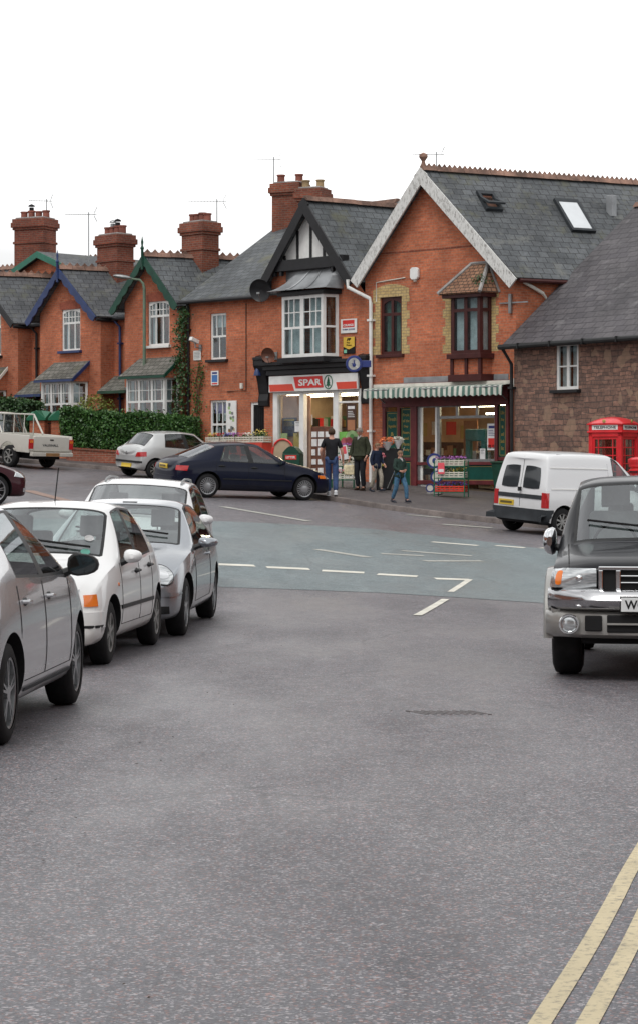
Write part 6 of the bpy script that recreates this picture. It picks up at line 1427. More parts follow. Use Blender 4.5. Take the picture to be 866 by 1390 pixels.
# ---- 3 silver coupe
rows = hatch_rows(4.34, 1.43, belt=.9, hood=.97, wsx=1.2, wst=2.02, roofdrop=.1)
rows[0] = [.0, .0, .3, .48, .56, .72, .66, .5]; rows[1] = [.05, .07, .2, .58, .70, .86, .78, .6]
K = car('blue silver three door coupe with round headlamps, third in the left row', 'parked_car', dict(rows=rows, ax=(.78, 3.49)), 4.34, 1.73, P_silver2, (-1.418, 24.0), (-1.249, 26.68), -1, .315, std_ids(lowrows=False, side=(7, 8, 9)), wst='twin', nsp=5, door=[(1.35, 2.75, .34, .95)], archr=.045, rimf=.70, group='parked vehicles', wd=.205)
interior(K, 1.3, 0, 1.3); wipers(K, 1.1, .95)
for s in (-1, 1):
    mirror(K, 1.5, .92, P_silver2, s, (.06, .11, .055), .15); handle(K, 2.55, .82, s, P_silver2)
    for (yy, rr_1, x_) in ((.62, .115, .2), (.42, .085, .05)):
        for q_, nm_, m_, of_ in ((rr_1+.014, 'lamp_surround', M['plast'], .008), (rr_1, 'headlight', M['lens'], .016), (rr_1*.45, 'lamp_reflector', M['chrome'], .02)):
            patch(K, nm_, [(x_, s*(yy-q_), .68-q_), (x_+.12, s*(yy+q_), .68-q_), (x_+.12, s*(yy+q_), .68+q_), (x_, s*(yy-q_), .68+q_)], (1, -s*.55, -.15), m_, (10, 10), of_, rnd=.9)
    patch(K, 'bumper_strip', [(.0, s*.25, .46), (.5, s*.86, .45), (.5, s*.86, .49), (.0, s*.25, .5)], (1, -s*.5, 0), P_silver2, (12, 2), .02)
    patch(K, 'lower_grille', [(.0, s*.5, .26), (.1, s*.75, .27), (.1, s*.74, .35), (.0, s*.5, .35)], (1, -s*.3, 0), M['plast'], off=.008)
patch(K, 'grille', [(.0, -.25, .5), (.0, .25, .5), (.0, .3, .62), (.0, -.3, .62)], (1, 0, 0), M['plast'], off=.01)
b = MB(); b.box(2.1-K.x0, -.08, 1.395, 2.16-K.x0, .08, 1.405) ; b.build('roof_mark', M['plast'], K.root)
# ---- 4 white people carrier behind it
rows = hatch_rows(4.2, 1.52, belt=.94, hood=1.08, wsx=1.0, wst=1.75, roofdrop=.03)
for r_ in rows[6:12]: r_[7] *= 1.1
K = car('white people carrier mostly hidden behind the silver coupe, roof and mirror showing', 'parked_car', dict(rows=rows, ax=(.85, 3.45)), 4.2, 1.74, P_white3, (-1.72, 30.0), (-1.60, 32.6), -1, .31, std_ids(lowrows=False), wst='alloy', nsp=7, door=[(1.2, 2.3, .36, .99), (2.3, 3.1, .36, 1.02)], group='parked vehicles')
interior(K, 1.1, 0, 1.5)
for s in (-1, 1): mirror(K, 1.28, .98, P_white3, s, (.06, .1, .07), .14)
for s in (-1, 1):
    pts = [K.bvh.ray_cast(Vector((x-K.x0, s*.53, 3)), Vector((0, 0, -1)), 3)[0]+Vector((0, 0, z_)) for x, z_ in ((1.95, .0), (2.05, .035), (2.4, .04), (2.8, .04), (3.2, .035), (3.3, .0))]
    b = MB(); b.tube(pts, .016, 6); b.build('roof_rail', M['galv'], K.root, smooth=True)
    patch(K, 'headlight', [(.2, s*.5, .66), (.5, s*.8, .7), (.55, s*.8, .86), (.25, s*.5, .78)], (1, -s*.6, 0), M['lens'])
# ---- 5 navy liftback nose-in at the kerb
def saloon_rows(L=4.56, H=1.42, fast=True):
    f = L/4.56; b = .9
    return [[.0, .02, .3, .48, .58, .66, .62, .5], [.05, .08, .2, .58, .68, .84, .76, .6], [.25, .28, .19, .68, .76, .95, .86, .72], [.62, .66, .19, .8, .86, 1, .93, .78], [1.05, 1.08, .19, .86, .93, 1, .945, .8],
            [1.38, 1.34, .19, b, .97, 1, .95, .8], [1.5, 2.12, .19, b, H-.05, 1, .95, .66], [1.57, 2.2, .19, b+.01, H-.03, 1, .95, .655], [2.4, 2.46, .19, b+.02, H, 1, .95, .645], [2.47, 2.53, .19, b+.02, H, 1, .95, .645],
            [3.32, 3.1, .19, b+.04, H-.03, 1, .945, .63], [3.5, 3.3, .19, b+.05, H-.07, 1, .94, .62], [4.18, 4.1, .2, b+.03, b+.10, .97, .88, .66], [4.48, 4.46, .24, .84, .93, .92, .84, .66], [4.56, 4.53, .3, .6, .72, .84, .76, .6]]
p_r = ground(290, 671).xy
K = car('dark navy liftback with red tail lamp, nose towards the shop', 'parked_car', dict(rows=saloon_rows(), ax=(.9, 3.6)), 4.56, 1.75, P_navy, None, (at(282, 671, 56.5).x, 56.5), 1, .31, std_ids(lowrows=False), heading=(.90, .43), wst='cover', nsp=20, wmat='alloy', door=[(1.5, 2.5, .34, .93), (2.5, 3.4, .34, .95)], group='parked vehicles', rimf=.7)
interior(K, 1.5, 0, 1.3, rows=((2.25,), (3.15,)), xdash=1.6)
for s in (-1, 1):
    mirror(K, 1.62, .9, P_navy, s, (.06, .1, .07), .12); handle(K, 2.35, .8, s, M['plast']); handle(K, 3.25, .82, s, M['plast']); side_strip(K, 1.2, 3.3, .5, s, 'plast', .014)
    patch(K, 'tail_light', [(4.42, s*.66, .68), (4.2, s*.86, .67), (4.16, s*.85, .80), (4.42, s*.68, .80)], (-.7, -s*1.0, 0), M['redlens'], off=.012); patch(K, 'headlight', [(.1, s*.45, .55), (.4, s*.8, .58), (.45, s*.8, .68), (.15, s*.45, .66)], (1, -s*.6, 0), M['lens'])
    patch(K, 'front_indicator', [(.34, s*.7, .58), (.48, s*.84, .58), (.5, s*.84, .66), (.36, s*.7, .66)], (1, -s*1, 0), M['amber'], off=.01)
patch(K, 'rear_bumper', [(4.6, -.8, .3), (4.6, .8, .3), (4.6, .8, .52), (4.6, -.8, .52)], (-1, 0, 0), P_navy, (14, 4), .03)
pl = patch(K, 'number_plate', [(4.6, .26, .7), (4.6, -.26, .7), (4.6, -.26, .82), (4.6, .26, .82)], (-1, 0, -.1), M['plateY'], (6, 3), .02)
patch(K, 'plate_characters', [(4.6, .2, .735), (4.6, -.2, .735), (4.6, -.2, .785), (4.6, .2, .785)], (-1, 0, -.1), pm('plate_ink', (.12, .09, .02), .5), (6, 2), .023, parent=pl)
# ---- 6 silver three door hatch behind it
rows = hatch_rows(3.69, 1.39, belt=.87, hood=.93, wsx=1.1, wst=1.8)
K = car('small silver hatchback by the hedge with its tail to the road', 'parked_car', dict(rows=rows, ax=(.72, 3.1)), 3.69, 1.6, P_silver3, None, (at(211, 653, 66).x, 66.0), 1, .275, std_ids(lowrows=False, side=(7, 9)), heading=(.80, .60), wst='cover', nsp=9, wmat='alloyd', door=[(1.25, 2.3, .34, .9)], group='parked vehicles', wd=.17)
interior(K, 1.1, 0, 1.3, rows=((1.85,), (2.6,)), xdash=1.35, zdash=.85)
for s in (-1, 1):
    mirror(K, 1.35, .87, M['plast'], s, (.05, .09, .06), .1); side_strip(K, .95, 2.9, .48, s, 'plast', .016); handle(K, 2.15, .76, s, M['plast'])
    patch(K, 'tail_light', [(3.62, s*.45, .62), (3.45, s*.78, .64), (3.45, s*.76, .78), (3.6, s*.52, .76)], (-1, -s*.7, 0), M['redlens'], off=.012)
patch(K, 'bumper_strip', [(3.7, .72, .44), (3.7, -.72, .44), (3.7, -.72, .5), (3.7, .72, .5)], (-1, 0, 0), M['plast'], (14, 2), .03)
pl = patch(K, 'number_plate', [(3.7, .26, .3), (3.7, -.26, .3), (3.7, -.26, .41), (3.7, .26, .41)], (-1, 0, 0), M['plateY'], (6, 3), .025)
h = K.bvh.ray_cast(Vector((4.2-K.x0, 0, .72)), Vector((-1, 0, 0)), 3); MB().ball(tuple(h[0]), (.012, .05, .05)).build('badge', M['galv'], K.root)
# ---- 7 maroon saloon entering from the left
K = car('maroon saloon cut by the left edge with its bonnet pointing right', 'parked_car', dict(rows=saloon_rows(4.8, 1.46), ax=(.93, 3.7)), 4.8, 1.82, P_maroon, (at(-7, 682, 46.4).x, 46.4), None, 1, .325, std_ids(lowrows=False), heading=(.86, .5), wst='twin', nsp=7, wmat='alloy', door=[(1.5, 2.5, .34, .93), (2.5, 3.4, .34, .95)], group='parked vehicles', rimf=.72, bowf=.22)
interior(K, 1.5, 0, 1.3, rows=((2.25,), (3.15,)), xdash=1.6)
for s in (-1, 1):
    mirror(K, 1.62, .9, P_maroon, s, (.07, .11, .07), .14)
    patch(K, 'headlight', [(.06, s*.45, .56), (.5, s*.86, .62), (.42, s*.8, .74), (.12, s*.5, .68)], (1, -s*.8, 0), M['lens'], off=.012)
    patch(K, 'fog_light', [(.04, s*.5, .3), (.2, s*.8, .3), (.2, s*.8, .38), (.04, s*.5, .37)], (1, -s*.5, 0), M['lens'], off=.012)
patch(K, 'grille', [(.0, -.4, .42), (.0, .4, .42), (.0, .4, .62), (.0, -.4, .62)], (1, 0, 0), M['plast'], off=.01)
# ---- 8 white panel van
def van_ids(i, j, s):
    if j == 0: return 2
    if i == 5 and j >= 7: return 3
    if i == 7 and j in (5, 6): return 4
    if j == 1: return 6
    if i >= 12 and j <= 2: return 6
    return 0
rows = [[.0, .02, .3, .52, .6, .66, .62, .5], [.05, .08, .2, .62, .74, .84, .76, .6], [.22, .26, .19, .74, .86, .95, .88, .74], [.5, .54, .19, .88, .98, 1, .94, .8], [.78, .82, .19, .96, 1.06, 1, .95, .82],
        [1.02, .98, .19, 1.0, 1.12, 1, .95, .82], [1.12, 1.72, .19, 1.0, 1.70, 1, .95, .72], [1.2, 1.8, .19, 1.01, 1.72, 1, .95, .73], [2.0, 2.02, .19, 1.03, 1.80, 1, .955, .77], [2.1, 2.1, .19, 1.03, 1.81, 1, .955, .775],
        [3.0, 3.0, .19, 1.03, 1.82, 1, .955, .79], [3.75, 3.7, .2, 1.03, 1.80, 1, .955, .79], [4.0, 3.9, .24, 1.02, 1.78, 1, .95, .79], [4.08, 3.96, .26, 1.01, 1.72, .985, .94, .77], [4.11, 4.0, .3, .98, 1.64, .95, .92, .74]]
K = car('white panel van with dark rear door windows and grey bumper', 'parked_van', dict(rows=rows, ax=(.83, 3.52)), 4.11, 1.74, P_white3, None, (at(762, 735, 48.8).x, 48.8), 1, .305, van_ids, rg=99, heading=(.79, .61), wst='alloy', nsp=8, wmat='alloyd', door=[(1.15, 2.05, .36, 1.02)], group='parked vehicles', cat='van', wd=.175, rimf=.6, bowr=.06)
interior(K, 1.1, 0, 1.5, rows=((1.95,),), xdash=1.25, zdash=1.0)
for s in (-1, 1):
    patch(K, 'rear_window', [(4.2, s*.07, 1.0), (4.2, s*.62, 1.0), (4.2, s*.56, 1.48), (4.2, s*.08, 1.51)], (-1, 0, 0), pm('dark_rear_glass', (.03, .035, .04), .05, 0, 3, .2, coat=1), (10, 8), .012, rnd=.25)
    patch(K, 'tail_light', [(4.15, s*.76, .60), (4.0, s*.88, .60), (4.0, s*.87, .93), (4.15, s*.76, .93)], (-1, -s*.7, 0), M['redlens'], (6, 6), .012)
    mirror(K, 1.3, 1.02, M['plast'], s, (.07, .1, .1), .14)
    side_strip(K, 2.15, 3.9, 1.02, s, 'white', .012, 'side_swage'); side_strip(K, 2.15, 3.9, 1.48, s, 'white', .01, 'side_swage')
    shutm = MB(); shut(K, shutm, [(2.15-K.x0, z) for z in np.linspace(.45, 1.6, 12)], s); shutm.build('panel_gap', M['galv'], K.root)
patch(K, 'rear_bumper', [(4.2, -.86, .3), (4.2, .86, .3), (4.2, .86, .56), (4.2, -.86, .56)], (-1, 0, 0), M['plastg'], (16, 5), .05)
for s in (-1, 1): patch(K, 'bumper_corner', [(4.2, s*.8, .3), (3.75, s*.9, .3), (3.75, s*.9, .56), (4.2, s*.8, .56)], (-.6, -s*1, 0), M['plastg'], (10, 5), .012)
st = patch(K, 'tail_strip', [(4.2, .7, .78), (4.2, -.7, .78), (4.2, -.7, .87), (4.2, .7, .87)], (-1, 0, 0), M['plastg'], (12, 2), .014)
pl = patch(K, 'number_plate', [(4.2, -.18, .6), (4.2, -.66, .6), (4.2, -.66, .72), (4.2, -.18, .72)], (-1, 0, 0), M['plateY'], (6, 3), .016)
patch(K, 'plate_characters', [(4.2, -.23, .635), (4.2, -.61, .635), (4.2, -.61, .685), (4.2, -.23, .685)], (-1, 0, 0), pm('plate_ink', (.12, .09, .02), .5), (6, 2), .02, parent=pl)
g = MB(); g.tube([tuple(K.bvh.ray_cast(Vector((5-K.x0, 0, z)), Vector((-1, 0, 0)), 5)[0]+Vector((.001, 0, 0))) for z in np.linspace(.6, 1.7, 14)], .006, 4); g.build('door_gap', M['blackm'], K.root)
b = MB(); b.box(4.08-K.x0, .03, .93, 4.16-K.x0, .07, 1.02); b.build('rear_handle', M['plast'], K.root)
for s in (-1, 1): b = MB(); b.tube([(2.1-K.x0, s*.6, 1.69), (2.12-K.x0, s*.6, 1.76), (3.6-K.x0, s*.61, 1.76), (3.62-K.x0, s*.61, 1.69)], .016, 6); b.build('roof_rail', M['blackm'], K.root)
h = K.bvh.ray_cast(Vector((3.02-K.x0, 3, .84)), Vector((0, -1, 0)), 3); MB(Matrix.Translation(h[0])).lathe([(.065, .0), (.07, .006), (.05, .01), (0, .008)], (0, 0, 0), 18, 'y').build('fuel_cap', M['galv'], K.root)
# ---- 9 dark pick-up at the right edge, front towards us
def rg_ids(i, j, s):
    if j == 0: return 2
    if i == 5 and j >= 7: return 3
    if i in (7, 9) and j in (5, 6): return 4
    if i == 10 and j >= 7: return 5
    if j in (1, 2) and i < 13: return 6
    return 0
rows = [[.16, .17, .48, .74, .90, .86, .82, .68], [.2, .21, .46, .83, .95, .92, .87, .7], [.3, .31, .44, .93, 1.00, .94, .9, .72], [.6, .62, .42, .98, 1.05, .95, .9, .74], [1.0, 1.02, .4, 1.02, 1.09, .95, .9, .75],
        [1.42, 1.38, .4, 1.05, 1.13, .95, .91, .78], [1.54, 2.02, .4, 1.05, 1.65, .95, .93, .75], [1.62, 2.1, .4, 1.06, 1.67, .95, .93, .75], [2.45, 2.46, .4, 1.07, 1.71, .95, .93, .75], [2.53, 2.54, .4, 1.07, 1.71, .95, .93, .75],
        [3.35, 3.3, .4, 1.08, 1.68, .95, .91, .67], [3.5, 3.42, .4, 1.08, 1.10, .95, .89, .7], [3.6, 3.6, .42, 1.06, 1.08, .95, .89, .7], [4.6, 4.6, .42, 1.06, 1.08, .95, .89, .7], [5.0, 5.0, .5, 1.0, 1.05, .93, .88, .7]]
fw_ = Vector((-math.sin(R(9)), -math.cos(R(9))))
fc = Vector((2.72, 18.15)); rt_ = Vector((fw_.y, -fw_.x)); fa = fc-fw_*.95+rt_*.86
K = car('black double cab pick-up with chrome grille and silver bumper at the right edge', 'parked_truck', dict(rows=rows, ax=(.95, 3.95)), 5.0, 1.84, P_black, (fa.x, fa.y), None, 1, .37, rg_ids, wst='alloy', nsp=5, heading=fw_, door=[(1.5, 2.5, .5, 1.1), (2.5, 3.4, .5, 1.12)], low=P_flare, archr=.08, group='parked vehicles', cat='pick-up', wtrack=.86, wd=.25, rimf=.6, bowf=.1, nb=3, cre={5: .7, 7: .6, 3: .4, 2: .5})
interior(K, 1.5, 0, 1.6, zs=.82, rows=((2.3,), (3.1,)), xdash=1.72, zdash=1.12, mat='seatg'); wipers(K, 1.3, 1.13, w=.7)
x0 = K.x0
for s in (-1, 1):
    # flared wheel arch cladding
    for xa in (.95, 3.95):
        b = MB(); n = 16; vs = []; ro, ri_ = .54, .45
        for i in range(n+1):
            a = math.pi*(i/n)*1.08-.04*math.pi; ca, sa = math.cos(a), math.sin(a)
            for (r_, y) in ((ri_, .74), (ri_, .91), (ri_+.03, .925), (ro-.02, .91), (ro, .84)): vs.append((xa-x0-r_*ca, s*y, .40+r_*sa*.98))
        fs = [(5*i+j, 5*i+5+j, 5*i+6+j, 5*i+1+j) for i in range(n) for j in range(4)]; b.add(vs, fs); b.build('wheel_arch', P_flare, K.root, smooth=True, sharp=50)
    hl = patch(K, 'headlight', [(.16, s*.47, .765), (.2, s*.76, .765), (.2, s*.76, .93), (.16, s*.47, .93)], (1, 0, 0), M['lens'], (8, 6), .035, rnd=.1)
    il = patch(K, 'indicator', [(.2, s*.765, .77), (.32, s*.85, .77), (.32, s*.84, .92), (.2, s*.765, .93)], (1, -s*.45, 0), M['lens'], (8, 5), .035)
    patch(K, 'amber_bulb', [(.2, s*.775, .79), (.3, s*.79, .79), (.3, s*.79, .91), (.2, s*.775, .91)], (1, -s*.45, 0), M['amber'], (6, 5), .039, parent=il, rnd=.6)
    b = MB(); hc = Vector((.115-x0, s*.61, .85)); b.ball(tuple(hc), (.02, .03, .03), 14, 8); b.build('lamp_bulb', M['chrome'], hl, smooth=True)
    mirror(K, 1.72, 1.06, M['chrome'], s, (.09, .065, .12), .08)
# bumper: chrome bar, painted lower part, fog lamps
def bar(z0, z1, yw, bulge, wrap, name, mat, x=0.0, par=None, bev=.02, n=24):
    b = MB(); prof = [(0.06, z0), (0, z0+.03), (-bulge, (z0+z1)/2), (0, z1-.03), (.06, z1), (.16, z1), (.16, z0)]; vs = []
    for i in range(n+1):
        t = -1+2*i/n; y = yw*t; dx = wrap*abs(t)**5+.05*t*t
        for (px__, pz) in prof: vs.append((x+px__+dx-x0, y, pz))
    m = len(prof); fs = [(i*m+j, i*m+(j+1) % m, (i+1)*m+(j+1) % m, (i+1)*m+j) for i in range(n) for j in range(m)]+[tuple(range(m)), tuple(n*m+j for j in reversed(range(m)))]
    return b.add(vs, fs).build(name, mat, par or K.root, smooth=True, sharp=50, recalc=True)
bp_ = bar(.585, .765, .88, .03, .30, 'front_bumper', M['bumperchrome'], .0); bar(.36, .583, .90, .01, .32, 'bumper_valance', P_flare, .03, bp_)
b = MB(); b.box(.02-x0, -.38, .41, .04-x0, .38, .555); b.box(.02-x0, -.56, .42, .04-x0, -.42, .55); b.box(.02-x0, .42, .42, .04-x0, .56, .55); b.M = Matrix.Identity(4); b.build('air_intake', M['blackm'], bp_, bevel=.01)
b = MB(); b.box(.0-x0, -.38, .475, .025-x0, .38, .49); b.build('intake_bar', P_flare, bp_)
for s in (-1, 1):
    b = MB(); b.lathe([(.085, .0), (.08, -.02), (.07, -.02), (.07, 0)], (.07-x0, s*.69, .475), 20, 'x', cap=False); f_ = b.build('fog_light_ring', M['chrome'], bp_, smooth=True); MB().ball((.075-x0, s*.69, .475), (.015, .07, .07), 16, 8).build('fog_light', M['lens'], f_, smooth=True)
# grille
b = MB(); gx0 = .08-x0
for (y0, z0_, y1, z1_) in [(-.45, .735, .45, .765), (-.45, .92, .45, .95), (-.45, .765, -.415, .92), (.415, .765, .45, .92), (-.31, .765, -.27, .92), (.27, .765, .31, .92), (-.27, .81, .27, .825), (-.27, .865, .27, .88)]:
    b.box(gx0, y0, z0_, gx0+.1, y1, z1_)
gr = b.build('grille', M['chrome'], K.root, bevel=.008); MB().box(gx0+.03, -.43, .75, gx0+.1, .43, .93).build('grille_mesh', M['blackm'], gr)
MB().ball((gx0-.01, 0, .845), (.015, .09, .036), 18, 8).build('badge', M['chrome'], gr, smooth=True)
b = MB(); b.box(-.03-x0, -.265, .585, -.02-x0, .265, .70); plt = b.build('number_plate', M['plateW'], K.root, bevel=.003)
me_, mn, sx_, sy_ = textmesh('WG03 KXB', .47, .075, bold=True)
for v in me_.vertices: c_ = v.co; v.co = (-.0315-x0-(.001 if c_.z > 0 else 0), .235-(c_.x-mn[0])*sx_, .605+(c_.y-mn[1])*sy_)
me_.materials.clear(); me_.materials.append(M['blackm']); o_ = bpy.data.objects.new('lettering', me_); COL.objects.link(o_); o_.parent = plt
b = MB(); b.box(-.02-x0, -.275, .575, -.018-x0, .275, .71); b.build('plate_surround', M['blackm'], plt)
b = MB(); b.box(.3-x0, -.6, .3, .5-x0, .6, .45); b.box(.9-x0, -.5, .3, 1.0-x0, .5, .4); b.build('chassis', M['blackm'], K.root, bevel=.02)
g = MB()
for s in (-1, 1):
    pts = []
    for t in np.linspace(0, 1, 12):
        h = K.bvh.ray_cast(Vector((.32+1.0*t-x0, s*(.70+.05*t), 3)), Vector((0, 0, -1)), 3)
        if h[0]: pts.append(h[0]+Vector((0, 0, .001)))
    g.tube(pts, .005, 4)
g.build('bonnet_gap', M['blackm'], K.root)
# ---- 10 old white pick-up at the left
def pk_ids(i, j, s):
    if j == 0: return 2
    if i == 5 and j >= 7: return 3
    if i == 7 and j in (5, 6): return 4
    if i == 9 and j >= 7: return 5
    if j in (1,): return 6
    return 0
rows = [[.0, .02, .45, .70, .86, .86, .8, .7], [.06, .08, .4, .8, .92, .93, .88, .76], [.2, .22, .36, .88, .95, .97, .92, .78], [.5, .52, .34, .92, .98, 1, .94, .8], [1.0, 1.0, .34, .95, 1.02, 1, .95, .82],
        [1.36, 1.32, .34, .97, 1.05, 1, .95, .84], [1.46, 1.9, .34, .97, 1.56, 1, .95, .72], [1.54, 1.98, .34, .98, 1.60, 1, .95, .72], [2.5, 2.45, .34, .99, 1.64, 1, .95, .72], [2.75, 2.62, .34, .99, 1.60, 1, .95, .71],
        [2.85, 2.85, .36, .97, 1.0, 1, .95, .8], [2.9, 2.9, .36, .9, .93, .97, .92, .8]]
dT = Vector((-.72, .69)); corner = Vector((at(42, 629, 67.2).x, 67.2))
K = car('old dirty white pick-up with open load bed and sagging tailgate by the hedge', 'parked_truck', dict(rows=rows, ax=(.85, 3.85)), 4.9, 1.69, P_white2, None, (corner+dT*1.1).to_tuple(), -1, .34, pk_ids, rg=9, heading=dT, wst='alloy', nsp=6, wmat='alloyd', door=[(1.45, 2.6, .45, .98)], archr=.06, group='parked vehicles', cat='pick-up', wd=.2)
x0 = K.x0; b = MB()
xa, xb = 2.93-x0, 4.86-x0
for s in (-1, 1):
    y0, y1 = s*.80, s*.845; zc_ = 1.02; n = 14; out = [(xa, .5), (3.85-.42-x0, .5)]+[(3.85-.42*math.cos(math.pi*k/n)-x0, .36+.42*math.sin(math.pi*k/n)) for k in range(n+1)]+[(3.85+.42-x0, .5), (xb, .5), (xb, zc_), (xa, zc_)]
    out = [(xa, .5)]+[(3.85-.42*math.cos(math.pi*k/n)-x0, max(.5, .36+.42*math.sin(math.pi*k/n))) for k in range(n+1)]+[(xb, .5), (xb, zc_), (xa, zc_)]
    b.prism(out, min(y0, y1), max(y0, y1))
b.box(xa, -.80, .52, xb, .80, .6); b.box(xa, -.8, .6, xa+.04, .8, zc_)
bed = b.build('load_bed', P_white2, K.root, bevel=.012)
b = MB(); b.box(xb-.01, -.69, .56, xb+.04, .69, 1.0); tg = b.build('tailgate', P_white2, K.root, bevel=.012); MB().box(xb+.038, -.07, .88, xb+.05, .07, .92).build('handle', M['blackm'], tg)
me_, mn, sx_, sy_ = textmesh('VAUXHALL', .62, .075, bold=True)
for v in me_.vertices: c_ = v.co; v.co = (xb+.042+(.002 if c_.z > 0 else 0), -.4+(c_.x-mn[0])*sx_+.05, .70+(c_.y-mn[1])*sy_)
me_.materials.clear(); me_.materials.append(M['plastg']); o_ = bpy.data.objects.new('lettering', me_); COL.objects.link(o_); o_.parent = tg
for s in (-1, 1):
    b = MB(); b.box(xb-.02, s*.70, .62, xb+.045, s*.85, .92); b.cur = 1; b.box(xb-.0, s*.705, .8, xb+.048, s*.845, .88); b.build('tail_light', [M['redlens'], M['amber']], K.root, bevel=.01)
b = MB(); b.box(xb, -.8, .4, xb+.12, .8, .52); b.build('rear_bumper', P_white2, K.root, bevel=.02); MB().box(xb+.121, -.26, .41, xb+.13, .26, .51).build('number_plate', pm('dirty_plate', (.25, .13, .05), .7), K.root)
b = MB(); b.box(3.0-x0, -.5, .3, 4.7-x0, .5, .5); b.tube([(3.85-x0, -.7, .34), (3.85-x0, .7, .34)], .05, 8); b.build('chassis', M['blackm'], K.root)
b = MB(); b.tube([(xa+.1, -.78, 1.02), (xa+.1, -.76, 1.6), (xa+.1, .76, 1.6), (xa+.1, .78, 1.02)], .025, 8)
for y in (-.4, 0, .4): b.tube([(xa+.1, y, 1.02), (xa+.1, y, 1.6)], .015, 6)
b.tube([(xa+.1, -.77, 1.6), (xa+.55, -.80, 1.02)], .03, 8); b.tube([(xa+.1, .77, 1.6), (xa+.55, .80, 1.02)], .03, 8); b.build('roll_bar', P_white2, K.root, smooth=True)
interior(K, 1.4, 0, 1.5, zs=.7, rows=((2.2,),), xdash=1.6, zdash=1.0)
# ================================================================ PLANTS, FURNITURE, PEOPLE
def wpt(u, z, lift=0): x = (u-U0)/FPX*z; return Vector((x, z, th(x, z)+lift))
# street lamp
p = wpt(196.5, 74.0); lp = empty('street_lamp', p, 'tall green street lamp with curved arm above the hedge', 'street lamp')
s_ = FPX/p.y; top = HC+(640-392)/s_-p.z; T_ = HC+(640-378)/s_-p.z
MB().tube([(0, 0, 0), (0, 0, 1.5), (0, 0, 1.51), (0, 0, top)], [.085, .085, .06, .05], 12).build('post', M['lampgreen'], lp, smooth=True)
MB().tube([(0, 0, top), (-.04, 0, top+.18), (-.15, 0, top+.3), (-.35, 0, T_-.02), (-.5, 0, T_+.01)], [.05, .045, .04, .035, .03], 10).build('arm', M['lampgreen'], lp, smooth=True)
b = MB(Matrix.Translation((-.72, 0, T_+.05))@Matrix.Rotation(R(8), 4, 'Y')); b.ball((0, 0, 0), (.33, .11, .07), 14, 8); b.build('lamp_head', M['galv'], lp, smooth=True)
# aerials
def rooftop(u, z, vfoot): return Vector(at(u, vfoot, z))
for lab, u, z, vf, vt, boom, ang, kw in [('long television aerial on the left chimney', 64, 85, 300, 270, .9, R(8), dict(nel=9)), ('tall aerial pole left of the middle chimney', 121, 81, 357, 288, 1.15, R(5), dict(nel=14, elen=.22)),
        ('aerial with many elements above the right terrace chimney', 295, 77, 320, 270, 1.3, R(2), dict(nel=12, elen=.35)), ('tallest aerial pole beside the shop chimney', 372, 75.5, 300, 213, 1.0, R(4), dict(nel=8, elen=.15)), ('aerial behind the highest gable', 592, 70, 240, 206, 1.0, R(3), dict(nel=10, elen=.15))]:
    q = rooftop(u, z, vf); aerial(lab, q, at(u, vt, z).z-q.z, boom, ang, **kw)
# hedges -------------------------------------------------------
def hedge(name_lab, a, b_, w, z0f, h, n, mat='leaf', seed=1, size=.075):
    a, b_ = Vector(a), Vector(b_); d = (b_-a); L = d.length; d.normalize(); nn = Vector((-d.y, d.x)); rng = np.random.default_rng(seed)
    ang = math.atan2(d.y, d.x); g0 = min(th(*a), th(*b_)); rt = empty('hedge', Matrix.Translation((a.x, a.y, g0))@Matrix.Rotation(ang, 4, 'Z'), name_lab, 'hedge')
    def gz(x): q = a+d*x; return th(q.x, q.y)-g0
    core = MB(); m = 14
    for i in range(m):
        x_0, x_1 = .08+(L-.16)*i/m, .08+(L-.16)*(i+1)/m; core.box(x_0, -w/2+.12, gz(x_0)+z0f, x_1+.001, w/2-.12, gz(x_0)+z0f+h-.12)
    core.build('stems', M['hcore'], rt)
    t = rng.uniform(0, L, n); face = rng.random(n); y = rng.uniform(-w/2, w/2, n); z = rng.uniform(0, h, n)
    fr = face < .5; tp = (face >= .5) & (face < .85); bump_ = .05*np.sin(t*2.3+1)+.04*np.sin(t*5.1)+.03*np.sin(z*6+t*3)
    y = np.where(fr, -w/2+.04+rng.normal(0, .035, n)+bump_*.6, y); z = np.where(tp, h-.05+rng.normal(0, .03, n)+bump_*.6+rng.exponential(.03, n)+np.where(rng.random(n) < .012, rng.uniform(.05, .2, n), 0), z)
    en = face >= .85; t = np.where(en, np.where(rng.random(n) < .5, rng.normal(.05, .04, n), L-rng.normal(.05, .04, n)), t)
    gg = np.array([gz(v) for v in np.linspace(0, L, 30)]); P = np.c_[t, y, z+z0f+np.interp(t, np.linspace(0, L, 30), gg)]
    lf = MB(); lf.leaves(P, size, rng=rng); lf.build('foliage', M[mat], rt); return rt
ha = wpt(87, 72.9); hb_ = wpt(268, 71.7)
hedge('long clipped privet hedge above the low brick wall', ha.xy, hb_.xy, .75, .52, 1.2, 15000, size=.10)
hc_ = wpt(-45, 79.2); hd = wpt(50, 76.2); hedge('dark hedge further left behind the white pick-up', hc_.xy, hd.xy, .8, .1, 1.75, 7000, 'leafd', 3, size=.12)
